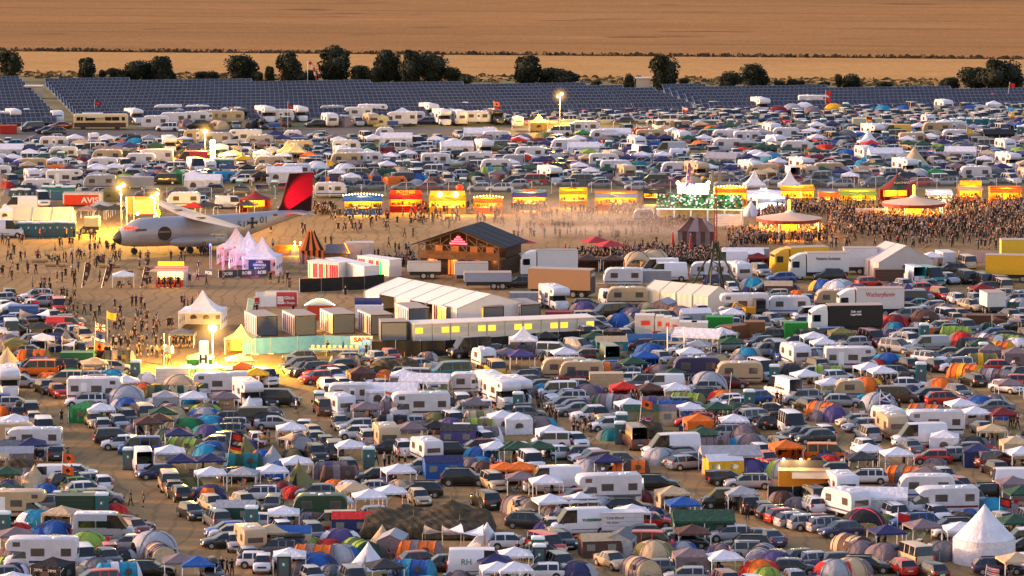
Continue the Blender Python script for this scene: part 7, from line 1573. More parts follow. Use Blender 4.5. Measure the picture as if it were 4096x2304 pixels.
DATA[3,3] = """gn 190 327 8 o;t 600 307 -3 o;h 300 97 195 d;h 400 112 195 k;h 480 132 195 d;h 565 94 110 w;h 695 307 2 b;D 180 457 0 s l;d 490 370 0 k y;d 625 352 0 r r;d 560 422 0 b w;h 1010 247 290 w;g 1020 355 10 w;g 1310 402 10 w;g 950 442 8 d;d 735 517 0 t m;m 1020 120 105 s;cv 1265 97 100 t;sp 1540 170 188 w;gw 1790 227 -8 w;s 1440 249 110 g;h 1830 310 190 s
gw 2120 364 -3 n;gw 2500 277 0 t;m 2290 377 25 x;h 2300 460 110 k;g 2570 385 8 w;sp 2570 637 0 w;e 980 532 181 w;tn 1400 517 -25 o g;gw 1600 605 -15 m;h 1800 542 282 s;h 1960 642 287 r;pt 1110 868 -6 w;cv 760 720 100 w;cv 805 894 118 w;cv 1600 712 180 w;in 1750 870 186 w;u 450 747 110 k;e 450 832 110 w;e 130 907 15 k;h 190 940 20 r;h 290 980 20 s;h 430 1007 15 s;h 560 1003 15 x;e 650 1034 18 s;h 735 1080 200 n
sh 980 1042 0 k P;tn 860 1230 -55 t B;g 1210 1203 12 n;D 935 1292 0 m B;D 1190 1324 0 m m;g 1570 1143 12 m;h 1730 932 287 w;e 1480 992 190 b;e 1850 1037 190 k;h 1880 1088 182 w;u 1320 952 287 w;t 1490 1387 110 t;D 1760 1304 0 g s;g 2500 1102 10 D;g 2570 805 10 D;D 2260 852 0 c m;e 2330 1447 2 n;g 2520 1500 8 t;h 400 1369 20 k;h 525 1389 20 s;h 760 1399 15 k;e 1000 1432 -5 k;h 110 1370 -8 g;s 20 1180 110 n
h 1365 1470 110 r;h 1660 1512 112 k;D 60 1407 0 p n;d 480 1442 0 n k;D 850 1475 0 t m;h 270 1455 0 d;d 50 1445 0 l G;D 680 1495 0 s r;d 1180 965 0 v D;d 2040 905 0 b s;D 1980 1010 0 d m;d 150 720 0 B m;d 300 790 0 m g;h 1660 330 180 r;h 2000 260 190 g;d 1690 385 0 m g;d 2220 250 0 r s;D 2080 210 0 d m;e 2180 690 185 k;h 2100 770 285 g;d 2480 850 0 m B;gw 2480 700 10 m;D 1900 1290 0 d m;h 1890 640 10 g;d 1230 640 0 B m"""
DATA[0,2] = """pg 2025 425 -6 w;g 1820 607 5 g;ps 2420 675 -10 C;gw 2000 864 5 G;g 2400 882 8 C;wc 1870 985 0 e;wc 1935 990 0 e;wc 2025 992 0 e;wc 2098 995 0 d;wc 2192 995 0 d;wc 2290 995 0 d;tb 1735 1002 0 w;tn 1450 1120 100 o r;g 1260 1092 8 w;al 960 1177 0 w;gw 860 1174 6 t;wc 1362 934 0 e;e 1145 864 0 s;tn 1185 777 0 d m;g 940 912 8 t;tb 775 837 0 G;t 375 894 184 o;h 70 894 182 w;bt 60 802 0 t t
d 470 957 0 o x;d 715 907 0 G l;h 440 1084 297 d;k 568 1122 292 r;m 650 992 181 t;e 860 972 181 w;e 900 1012 181 s;gw 845 1370 -18 G;g 1000 1387 12 w;e 860 1205 181 w;h 935 1422 287 t;h 1015 1472 100 s;sh 1260 1205 5 s m;D 1260 1262 0 b s;u 1260 1407 292 d;t 1430 1364 102 t;gw 1655 1252 8 s;g 1935 1262 8 w;tn 1710 1337 -70 m t;g 1630 1422 8 D;g 1590 1490 10 B;D 2060 1322 0 v l;D 2050 1362 0 s b
D 1885 1467 0 G D;g 2240 1257 8 m;al 2200 1125 181 w;tn 1620 1132 0 v D;tn 1840 1132 5 t D;al 2480 1237 287 w;bt 2500 1312 0 w s;e 2250 1392 184 g;e 2300 1455 184 s;t 2500 1387 181 d;g 110 332 8 w;tb 230 347 2 b;s 420 344 292 g;h 530 362 292 t;tp 640 449 2 r;h 580 524 2 d;u 820 564 287 t;h 725 522 287 s;s 710 642 2 w;g 390 537 10 d;sa 330 425 10 w;gn 415 657 8 w;gw 140 702 8 v;bt 290 667 0 d B;bt 650 632 0 g m;tn 520 642 0 n m
gn 970 722 8 m;sw 85 537 100 w;h 150 482 2 k;h 300 702 2 s;tn 330 762 0 o d;m 287 1314 97 d;hb 168 1334 92 k;h 315 1397 97 t;t 400 1510 275 w;g 130 1505 10 w;d 20 1300 0 o b;al 50 1117 280 w;h 60 1205 2 b;h 140 1235 2 s;sa 760 700 5 t;sa 600 720 0 w;d 30 200 0 D m;D 60 620 0 m B;k 40 400 182 b;h 110 440 185 d;d 200 410 0 B t;h 50 345 200 k;d 360 560 0 b y;m 830 700 182 g;d 1180 930 0 m g;d 1220 950 0 l v;D 1120 970 0 c s;d 1480 960 0 w s;d 1900 1050 0 t k;d 1990 1390 0 p m
D 2100 1449 0 c p;tn 1380 1330 0 k m;d 2070 1040 0 r o;t 2380 1010 181 s;g 2570 1020 5 y;d 2430 970 0 y w;gn 2420 960 0 o;u 620 870 181 d;d 1750 1449 0 m g;h 1180 1449 290 s;d 1320 1480 0 m k;d 900 1250 0 m g;d 1480 1270 0 m s;d 1540 1210 0 w s;h 200 1010 0 s;sh 1800 1080 0 t g"""
DATA[1,2] = """m 425 864 202 k;u 470 904 207 k;u 540 912 207 d;e 670 932 207 r;h 600 980 212 r;tn 890 822 4 m t;tn 1275 992 80 o o;gw 1050 1007 10 B;t 1960 927 195 e;sw 2150 720 205 k;u 2320 724 200 d;cs 2290 820 110 w;t 2405 910 102 y;g 2530 802 8 m;cv 2190 1082 2 w;al 2370 1150 288 w;al 2475 1232 292 w;po 1700 1112 -8 w;pt 1370 1212 -4 w;cv 970 1202 2 w;wc 640 1254 0 e;wc 735 1172 0 d
h 720 1060 292 w;h 870 1062 292 w;h 790 962 292 w;h 850 932 292 t;h 1140 1017 292 w;t 80 1007 292 w;tp 225 1202 -4 k;al 1645 1347 185 w;cq 830 1324 110 w;t 670 1302 102 B;h 840 1447 282 g;h 1010 1470 192 s;g 1100 1377 10 m;e 1000 1335 181 s;h 1540 1432 182 s;cd 1990 1442 290 w;cd 2060 1234 97 w;t 2170 1322 190 w;g 2190 1332 8 m;gw 2480 1462 8 w;tn 2280 1402 5 t v;D 1790 1412 0 v B;D 1960 1475 0 p m;tn 2230 1475 0 v l
d 1560 1462 0 m B;d 1820 1475 0 B m;d 1345 1412 0 G l;tn 100 1362 60 m s;e 60 1392 182 k;s 190 1432 2 s;h 470 1500 270 w;d 950 1240 0 m p;d 1430 880 0 k B;d 1100 905 0 k v;d 1180 900 0 n m;d 1700 900 0 o x;d 1790 880 0 b s;tn 1830 900 0 t s;h 1430 930 185 d;gn 1480 1030 0 w;d 2380 1180 0 m s;d 2120 1160 0 k m;h 2540 1330 290 d;d 1500 1200 0 p m;d 1730 1130 0 l y;d 1850 1130 0 l G;tn 1420 1300 10 m t;d 1240 1420 0 t m;tn 1380 1440 5 k s;h 1840 1240 190 d;cs 1390 1290 180 s;d 1650 1449 0 m k;h 2400 1449 10 s;d 10 1120 0 G l;h 100 1210 290 d"""
DATA[2,2] = """al 430 242 288 w;cv 1160 197 181 t;tp 985 197 282 w;D 730 280 0 p m;d 780 310 0 o o;t 985 324 202 k;d 1160 252 0 n m;D 1085 399 0 b t;d 1250 337 0 n s;d 1360 237 0 t m;ft 1530 282 70 m s;D 1700 324 0 m o;ft 1850 380 10 s w;d 1385 292 0 G v;al 2330 302 181 w;D 1940 152 0 n m;g 830 642 8 D;ft 1000 674 5 e t;ps 115 692 0 w;gn 340 642 0 k;cd 425 714 -12 w;m 675 674 318 s;k 420 757 2 d;h 410 787 282 s
h 740 747 182 x;sp 970 808 100 D;g 530 802 8 w;d 780 812 0 w s;cv 530 939 181 t;cv 700 957 181 t;tn 985 897 5 m o;g 1220 907 8 D;D 1490 924 0 m x;gn 1340 847 8 b;D 1390 705 0 b b;h 1520 782 292 s;g 1800 802 10 w;po 1890 662 -20 w;g 2120 602 8 w;tn 2030 797 -60 m t;D 2370 744 0 c t;d 2290 767 0 s m;d 2470 784 0 m g;cv 2290 977 181 t;cv 1860 932 181 n;h 2200 1017 2 x;sw 2530 957 292 w;g 1630 1022 8 D;sh 1985 1062 8 s g
tp 1540 1042 181 w;u 1310 1027 181 g;e 100 974 202 d;h 205 1020 30 g;h 200 932 181 n;e 620 967 182 x;h 265 1072 202 k;h 715 1057 2 s;tb 950 1054 2 t;e 1140 932 182 s;h 1170 987 182 w;t 465 1124 190 w;D 340 1112 0 c g;s 540 1162 197 w;e 570 1180 197 w;h 510 1250 197 d;h 600 1274 197 n;s 650 1304 195 g;pk 835 1367 195 w;u 880 1382 292 t;h 965 1455 195 w;gn 1125 1162 8 r;gn 1390 1172 8 B;g 1650 1174 10 w;tn 1030 1227 -12 m s
d 890 1182 0 G m;tn 1770 1207 -20 l v;tn 1620 1290 -3 b b;D 2125 1184 0 o r;h 2165 1207 190 w;k 2260 1242 182 w;u 1980 1167 2 d;h 1930 1065 182 s;wc 2390 1244 0 e;D 2250 1312 0 D v;tn 2360 1347 70 m t;g 1190 1332 8 w;g 1795 1374 10 w;g 2070 1377 10 D;gw 1880 1500 8 o;g 2240 1502 6 w;wc 1105 1482 0 e;ft 1300 1387 0 v D;ft 1480 1382 0 t m;D 285 1460 0 m c;h 60 1302 182 d;h 160 1332 2 g;wc 62 1259 0 e;al 40 1202 288 w
gw 60 1482 8 w;m 2480 1387 22 s;h 2560 1435 110 k;g 80 830 10 p;tn 60 720 0 d B;d 1100 790 0 n b;d 1560 870 0 v s;d 1680 800 0 m v;d 1930 800 0 m s;d 2090 800 0 v D;e 2150 650 185 s;d 2420 600 0 n r;h 2500 620 200 k;D 1210 330 0 m b;k 1300 640 190 x;d 2280 1449 0 b n;h 1740 1240 5 g;d 1900 1449 0 n s;d 2000 1300 0 v y;d 2100 1290 0 m x;tn 1450 1250 0 m p;gw 150 300 0 t;tb 120 210 0 s;h 2150 330 200 s;d 1400 1449 0 c e;h 2440 1180 200 b;D 760 1130 0 m p;u 2570 700 185 s"""
DATA[3,2] = """cv 215 292 181 w;tp 430 344 192 w;cv 680 217 181 t;h 470 342 192 g;u 465 564 12 v;gw 740 592 5 v;t 1068 605 292 x;bt 1005 614 0 r o;sw 135 759 275 b;cv 290 810 105 w;tn 530 772 20 m s;g 470 642 8 w;g 570 702 8 w;al 840 852 2 w;u 488 869 110 k;wc 67 974 0 e;e 215 907 280 k;D 240 912 0 d m;D 1215 807 0 b c;d 1100 817 0 r x;h 1050 767 2 g;m 1310 674 318 s;u 1450 617 292 w;tp 1640 647 190 s
h 1400 530 192 s;wc 1577 544 0 e;h 1510 739 112 k;e 1650 784 322 w;s 1820 722 181 d;h 1685 859 112 k;u 1900 864 202 w;m 2020 754 182 k;h 2360 857 4 r;tn 2010 917 -35 o y;tn 2290 967 -30 m s;e 2080 1009 112 k;h 2415 1079 312 w;h 2560 1005 2 r;D 1750 1064 0 o m;h 1940 1127 292 g;e 1805 1192 10 r;h 1440 1042 2 w;e 1320 917 2 g;wc 1543 959 0 e;h 1405 847 112 k;g 1030 962 10 w;g 1160 997 10 w;sp 170 1150 118 w
u 345 1184 190 s;g 390 1032 10 w;g 640 1117 10 w;tn 620 927 0 l m;h 450 922 182 s;cs 820 1137 181 t;h 740 1132 182 e;h 760 1207 2 s;h 395 1264 112 k;tn 580 1302 -40 o m;D 670 1354 0 p m;tn 990 1402 -10 m s;sh 1130 1267 10 s g;t 1300 1167 2 B;d 1450 1092 0 n s;h 1610 1152 192 k;tn 1600 1332 -20 o m;d 1390 1322 0 l G;tn 1560 1370 0 s b;g 1955 1337 10 w;D 2140 1242 0 b p;d 1850 1337 0 b n;s 2280 1272 190 g
gn 2100 1422 8 w;g 2375 1432 8 x;cv 1230 1475 105 w;h 880 1414 192 t;h 940 1465 202 s;al 1680 1520 181 w;sw 260 1515 282 w;hb 100 1432 2 d;s 60 1297 2 d;tn 1800 294 -50 m t;sh 1590 402 0 B B;u 1620 388 292 d;cd 1825 367 292 w;e 1470 294 320 d;s 1560 222 2 e;D 1280 407 0 x r;t 1430 182 182 n;h 1570 142 292 g;m 1765 140 292 r;h 1600 62 2 r;g 2170 142 8 x;e 2065 252 292 t;tn 2430 272 -20 D s;tn 1900 530 -8 l l
sa 2400 480 0 m;d 2290 502 0 s s;tn 2220 607 -40 m w;tn 2450 610 -40 l v;tn 2080 647 0 d p;tn 2330 674 -30 o y;wc 2175 742 0 e;gw 2240 762 0 m;h 2440 342 110 k;h 2530 402 112 s;D 1960 582 0 r m;D 900 87 0 p m;d 1100 77 0 m t;tn 1310 82 -30 m p;ft 110 97 0 B t;d 305 112 0 o o;d 460 152 0 d B;D 700 60 0 w s;d 240 50 0 d m;d 610 110 0 k m;k 1880 380 110 t;h 1960 345 285 o;d 1830 405 0 o y;d 1900 420 0 c b;d 2000 420 0 n c
e 30 540 185 d;h 20 640 182 g;h 280 600 182 g;t 600 560 185 b;h 660 600 190 d;d 790 610 0 B m;h 870 620 190 s;d 1250 510 0 n p;d 1860 750 0 m g;d 2440 720 0 o m;gw 2500 800 0 m;D 2520 650 0 w m;tn 2170 800 0 v y;d 2390 1330 0 b p;d 1740 1160 0 c s;d 990 1180 0 c c;d 500 1350 0 m k;D 1210 1400 0 n k;h 1480 1449 190 v;d 1730 1449 0 m s;e 2200 60 190 k;h 2340 130 200 t;t 2380 60 100 t;e 2500 180 190 s;D 2560 230 0 s w;g 2440 1120 0 m;D 1000 1050 0 o y;h 560 900 190 k;d 2300 1180 0 g s"""
DATA[0,1] = """pt 60 155 0 w;sw 925 127 181 w;cv 540 67 2 w;t 290 110 100 k;cv 630 172 181 w;h 435 132 272 w;h 438 187 277 s;gw 1560 112 0 D;al 1690 97 282 w;d 1850 114 0 v v;D 1985 112 0 B m;sp 1925 220 181 r;wc 2175 282 0 e;wc 2245 284 0 e;wc 2315 284 0 e;cv 1075 207 181 t;in 1540 217 181 w;cv 1410 242 181 w;cv 1030 287 181 w;t 1240 272 292 w;u 1390 302 182 w;t 1750 297 181 w;sp 1960 302 292 w;cs 2100 302 105 w
g 550 262 8 w;g 965 332 8 w;g 1140 332 8 w;g 190 297 8 p;g 50 272 8 n;tn 560 307 0 o k;cv 320 292 181 t;wc 610 212 0 e;pk 400 332 182 s;h 740 337 182 l;cv 1000 472 181 s;tb 1430 462 2 s;tb 1310 455 2 s;pt 2040 482 -4 w;h 835 542 292 d;h 980 537 202 d;e 1780 535 182 x;h 2005 534 202 g;h 2130 497 182 k;u 2390 534 182 k;wc 140 594 0 d;wc 198 592 0 d;wc 268 592 0 d;wc 452 562 180 e;wc 522 562 180 e;wc 590 562 180 e;wc 655 562 180 e;wc 722 562 180 e
cv 370 512 181 w;al 650 442 2 w;g 545 432 8 t;d 70 447 0 r x;g 690 352 8 B;g 750 395 8 r;sw 410 642 282 w;g 870 772 -8 m;g 990 762 -8 d;g 1010 722 -8 s;g 1230 730 -8 t;g 1945 740 -8 r;g 2070 735 -8 d;tp 2310 655 2 w;g 1230 1450 5 w;gw 60 780 -8 w;d 860 250 0 m k;tn 790 60 0 b D;D 1240 75 0 b n;e 1340 90 182 s;h 1120 70 182 k;g 1000 140 8 m;g 1150 140 8 m;g 290 150 8 n;D 140 130 0 m g;d 730 180 0 d n;D 1810 335 0 d m
gw 1780 400 0 G;t 1650 410 182 B;d 640 470 0 m b;D 40 400 0 m G;h 200 360 185 s;d 300 360 0 k v;D 380 440 0 m g;h 450 280 185 d;e 90 320 185 d;g 2440 250 8 y;D 2360 110 0 t g;g 2480 340 8 k;k 1490 320 285 s;h 1580 320 285 r;d 1410 330 0 t g;d 1480 90 0 k g;h 2330 60 190 k;u 2210 120 182 d;k 1720 330 285 w;h 1820 320 285 w;u 240 520 180 n;d 90 525 0 g m;D 470 340 0 s w;g 360 30 8 g;k 30 90 280 n;h 130 40 182 c;cv 1850 650 181 w;h 1800 600 190 s;h 1970 615 190 w
wc 2410 505 0 e;h 1480 540 182 d;gw 1090 580 0 v;g 2480 720 -8 d;sp 30 945 0 w;wc 60 925 180 e;wc 20 925 180 e;wc 215 938 0 e;wc 288 938 0 e;wc 362 938 0 e;wc 436 938 0 e;wc 508 938 0 e;wc 580 938 0 e;wc 652 938 0 e;wc 722 938 0 e;sp 200 690 181 w;g 1150 760 -8 d;k 1360 300 182 s;d 1290 440 0 m v"""
DATA[1,1] = """ps 310 192 0 C;ps 400 202 0 C;tn 260 247 -40 v t;g 60 192 8 w;cv 130 272 181 t;cv 910 102 2 w;cv 900 237 181 t;sh 610 312 8 w t;sh 895 327 8 w g;t 1395 92 181 w;pt 2020 127 4 w;al 2295 147 282 w;t 1765 317 181 w;cv 1810 242 2 w;in 2180 242 181 w;cv 2410 302 181 w;wc 1440 297 0 d;wc 1517 297 0 e;wc 2083 477 0 e;wc 185 510 0 e;t 1600 297 102 w;cv 1130 227 2 w;h 790 352 182 b;g 955 432 8 w;tn 740 432 0 n o;tn 1170 422 0 n o
bt 1190 382 0 m s;pt 280 397 4 w;h 840 514 192 k;e 870 477 182 g;e 1170 480 202 g;h 1480 480 182 g;h 1715 477 182 x;h 1950 472 182 m;h 2250 484 182 s;e 2450 486 182 w;h 265 480 182 r;t 1460 402 181 n;D 1620 402 0 b c;D 1790 442 0 B m;D 2205 387 0 D k;tn 2380 332 0 l c;g 2430 397 8 m;tr 630 510 0 r;tr 60 490 0 n;d 450 60 0 b n;D 560 80 0 c D;e 620 90 190 s;h 640 115 290 w;d 960 150 0 o o;u 1130 120 182 x;h 370 200 290 t;gn 530 210 0 o
e 1080 270 182 d;h 1200 280 285 t;h 1320 245 280 w;D 1580 130 0 m v;g 1530 190 8 w;u 1420 200 181 s;h 1700 60 182 w;e 1950 330 182 d;e 2100 290 182 m;d 2060 330 0 m m;h 1930 390 285 w;d 1850 320 0 m s;h 2130 100 285 s;s 2480 160 290 k;h 2440 200 290 t;tn 2240 240 0 D k;D 1450 330 0 t m;cs 80 350 181 t;g 30 420 8 k;h 1560 250 285 s;e 1270 110 182 w;cv 750 545 0 w;k 700 70 290 s;h 150 90 290 t;g 50 90 8 m;d 200 140 0 l v;gw 2400 130 0 v;h 480 330 182 w;cs 250 330 181 o;cv 400 350 181 w;gn 140 370 0 t;u 1050 470 182 s"""
DATA[2,1] = """pt 720 132 0 w;cv 930 247 2 w;cv 175 177 181 w;al 385 420 292 w;t 215 420 182 r;wc 880 287 0 e;wc 1285 407 0 e;wc 975 100 0 e;g 950 357 8 D;cv 1155 377 102 t;cv 1050 322 2 w;h 655 379 282 k;h 775 404 287 s;h 870 402 287 w;h 890 449 182 g;h 1255 474 182 s;e 1150 402 182 x;t 1540 297 181 b;sp 1315 167 292 w;t 1170 110 292 w;al 1870 372 292 t;t 2040 400 181 y;e 2170 437 182 s;pt 2130 252 -20 s;bt 2045 107 0 s s;D 670 274 0 m p;D 335 244 0 r x
D 1270 267 0 e b;tn 1865 157 0 v o;bt 1410 414 0 s s;D 1420 364 0 m m;tn 1630 354 0 n s;g 2200 347 8 n;g 2010 302 8 D;al 2415 362 292 w;g 2520 217 8 w;g 1525 207 8 w;e 1515 457 182 x;s 720 300 182 s;d 810 270 0 m m;t 60 240 181 d;cv 50 260 181 s;d 520 310 0 k k;h 550 440 185 g;h 290 420 185 s;h 50 450 185 s;g 60 60 8 r;tn 470 190 0 s m;e 560 200 182 s;g 780 180 8 l;D 1450 60 0 b c;d 700 60 0 m s;h 1100 180 285 s;h 1220 160 285 w;h 1450 110 285 d
e 1380 230 182 s;t 1440 420 182 d;h 1700 220 182 s;h 1860 210 285 w;h 1700 380 285 s;g 1780 300 8 m;D 1680 250 0 v m;h 2260 140 285 w;D 2330 130 0 r m;g 2430 160 8 B;gw 2520 130 0 D;tn 1690 140 0 w s;h 2420 260 285 d;h 2100 260 182 d;cv 2520 360 181 t;d 1560 320 0 y v;k 1270 220 185 r;h 30 140 290 d;h 130 60 182 t;e 250 60 190 s;h 380 70 190 w;cv 540 100 181 w;d 1330 190 0 b b;u 1800 110 290 t;D 1900 60 0 o t;D 2220 70 0 p m;sp 1590 130 182 s;h 1000 60 290 s;d 560 100 0 s w"""
DATA[3,1] = """in 370 327 292 w;sp 240 392 102 w;t 520 394 202 s;t 955 396 2 x;al 1400 337 292 w;bl 1485 252 0 t t;pt 1950 182 -10 w;pt 1190 202 5 w;g 1045 92 8 r;e 735 445 182 s;m 1070 440 202 g;h 1540 429 182 r;e 1800 425 182 s;h 2170 420 2 s;s 460 444 2 k;e 90 417 182 s;wc 225 270 0 e;wc 1510 300 0 e;D 580 97 0 r m;tn 490 132 0 o B;tn 90 324 0 m x;tn 1200 332 -40 s w;g 2360 332 8 n;gw 1980 347 0 B;gw 2200 352 0 m;gw 1690 387 0 G;sh 1530 387 0 s w
u 625 1390 182 k;h 135 1404 192 b;k 1020 1455 22 r;tb 1220 1425 182 B;sp 1470 1425 105 w;sp 1660 1445 290 e;h 1840 1422 292 s;t 2000 1418 102 k;t 2010 1267 102 t;e 1850 1312 182 d;t 2180 1450 102 k;t 2340 1475 102 B;tb 1800 1245 102 w;gn 1660 1250 0 w;D 560 1492 0 b y;D 730 1495 0 w s;h 1395 1485 292 s;h 1610 1485 112 d;D 190 1270 0 m m;h 110 90 185 d;h 290 170 285 s;h 180 190 285 s;e 310 130 190 t;u 950 140 290 t;e 780 100 190 w;h 680 180 285 s;d 860 190 0 p w;d 950 225 0 c b
h 1060 240 190 n;D 800 150 0 b s;d 1010 190 0 c s;h 600 230 185 r;h 700 220 285 s;e 480 250 290 d;u 650 330 285 B;D 760 330 0 s w;tn 590 300 0 t m;u 1370 390 182 d;h 1220 370 182 d;D 1590 330 0 n b;h 1770 270 182 s;e 1890 270 182 g;h 1700 220 290 s;d 1620 140 0 b b;D 1700 190 0 B m;tn 1300 160 0 m b;d 2140 280 0 s b;al 2440 270 292 w;tn 2170 330 0 m s;sh 2290 370 0 g m;h 2450 350 290 s;h 2030 190 285 s;e 2120 230 190 d;g 1240 60 8 n;D 1130 110 0 l v;g 50 130 8 D;g 40 60 8 w;gw 50 320 0 o;h 190 400 200 d;D 2300 160 0 b s;h 2400 200 190 w;D 2530 130 0 l G;cv 90 60 290 w"""
DATA[2,1] += """
cv 1120 1444 181 w;sp 1480 1342 181 w;sp 1560 1387 181 w;tb 1460 1437 182 s;cv 1985 1374 181 w;tp 2105 1460 2 n;cv 2290 1397 105 w;sp 2180 1262 181 w;u 2510 1347 290 s;D 2430 1470 0 c s;pt 2330 1245 0 w;D 300 1180 0 t s;sh 1430 1235 0 t B;sh 1270 1250 0 t B;gn 760 1290 5 B;gn 1010 1285 5 B;cs 1320 800 181 s;e 80 1449 181 d;tb 300 1449 0 k;sa 250 1290 0 w;tb 2450 1210 0 s;gn 2480 1270 0 x;bt 2410 730 0 w s;tb 2170 860 0 w"""
DATA[0,0] = """al 118 1264 287 w;wc 265 1216 0 e;cv 560 1257 282 w;gn 430 1260 0 g;t 315 1332 200 n;s 600 1302 190 x;h 460 1352 192 k;e 535 1364 190 d;in 1340 1257 292 w;cv 1560 1302 181 w;m 1680 1324 181 w;cv 1740 1272 181 w;in 1660 1190 181 w;g 1800 1205 0 s;cv 1990 1190 2 w;tn 1850 1277 -60 m t;cv 1960 1262 181 w;cv 2120 1250 2 t;tn 2200 1302 -60 t m;in 2400 1247 292 d;u 1990 1302 182 k;h 2365 1307 282 g;tn 2530 1292 -60 d o;cv 30 1260 181 w;cv 2320 1250 181 t;g 2260 1200 0 w
e 300 1470 185 s;d 620 1455 0 y v;g 750 1480 8 w;cs 935 1470 280 w;g 1065 1480 8 w;e 1260 1430 185 s;u 1330 1460 185 n;D 1360 1480 0 c s;g 1500 1480 8 s;d 1600 1430 0 g m;wc 1825 1430 0 d;cv 1990 1450 2 t;al 2460 1470 181 w;cv 2180 1480 181 s;d 2270 1440 0 g s;g 1850 1500 8 w;k 70 1475 270 w;h 540 1430 182 s;D 560 1490 0 m s;d 850 1470 0 o r;d 1210 1470 0 o r;h 2220 1420 182 s;h 1460 1500 182 w"""
DATA[1,0] = """al 85 1242 292 w;hb 50 1307 292 k;al 420 1232 292 w;cv 250 1232 2 w;t 285 1282 102 B;h 500 1222 282 s;h 595 1287 202 k;cv 735 1287 105 w;tn 870 1277 -50 m d;in 1000 1217 181 w;cv 1150 1277 105 t;gw 1265 1275 0 C;m 1020 1277 285 s;gn 1470 1202 0 w;in 1440 1274 181 w;cv 1570 1252 181 w;al 1740 1202 292 w;h 1715 1257 192 n;al 1870 1272 287 w;al 2035 1272 105 w;h 2160 1232 192 s;cv 2240 1247 2 w;in 2400 1257 292 d;al 1180 1200 2 w;cv 780 1200 2 s;h 2540 1240 285 s;g 1960 1200 0 s;wc 2105 1150 0 e;tr 185 1308 0 b;tr 1375 1290 0 b;h 2440 1220 190 w
D 30 1470 0 m d;e 190 1400 190 s;g 190 1440 8 n;g 260 1480 8 n;cs 360 1440 181 w;g 400 1470 8 p;h 500 1460 290 d;h 620 1400 190 s;d 620 1450 0 n b;h 650 1430 290 s;g 780 1480 8 m;g 830 1500 8 w;h 970 1440 290 k;cd 1110 1430 290 w;g 1180 1480 8 w;cs 1290 1410 181 w;pt 1410 1490 0 w;tp 1620 1490 290 w;h 1680 1440 285 k;h 1830 1440 285 t;D 1900 1470 0 b c;h 2050 1400 285 s;pt 2250 1440 0 w;cs 2340 1400 181 t;g 2300 1480 8 m;D 2180 1440 0 o v;gw 2530 1480 0 n;g 2430 1440 8 w;h 1950 1480 185 w;e 2120 1490 190 d;cv 30 1500 181 s;u 730 1460 182 d;h 1560 1440 290 s"""
DATA[2,0] = """cs 57 1290 100 w;ps 270 1335 0 C;tr 540 1310 0 o;tr 620 1315 0 t;t 480 1370 181 w;g 710 1430 8 G;wc 605 1360 0 e;sh 110 1470 0 m t;D 270 1480 0 x r;D 330 1420 0 v o;cv 750 1360 0 w;t 1495 1325 285 w;t 1160 1365 285 e;g 1280 1400 8 B;cs 1300 1400 181 r;g 1630 1410 8 w;g 1540 1380 8 t;cv 920 1440 181 w;pt 1040 1440 0 w;g 1400 1480 8 n;g 1540 1480 8 n;wc 1670 1340 0 d;tb 1690 1330 0 t;g 2010 1400 8 G;g 2195 1410 8 w;g 1940 1480 8 w;cv 2160 1449 181 w;cs 2360 1449 285 w;wc 2200 1320 0 e
t 2150 1205 290 t;cd 1560 1250 181 w;u 1640 1190 182 s;e 1265 1245 200 w;e 1990 1250 182 w;cd 1920 1215 182 w;wc 2455 1240 0 e;D 2360 1190 0 m x;m 710 1140 182 w;al 2510 1150 285 w;g 2490 1190 8 s;h 2290 1230 20 w;t 2050 1130 290 t;m 560 1250 182 s;e 1450 1250 200 w;e 930 1252 190 s;h 1120 1258 200 k;h 1780 1245 200 x;h 1930 1165 285 r;h 1830 1165 285 x;s 1310 1252 200 s;h 2250 1125 190 s;h 1800 1310 285 w;h 1950 1310 285 t;e 2110 1320 285 t;e 2240 1325 285 s;h 2370 1330 285 d;h 2510 1325 285 s;u 1740 1350 290 x;e 1830 1370 190 k;d 1760 1380 0 G l;D 1860 1400 0 m x"""
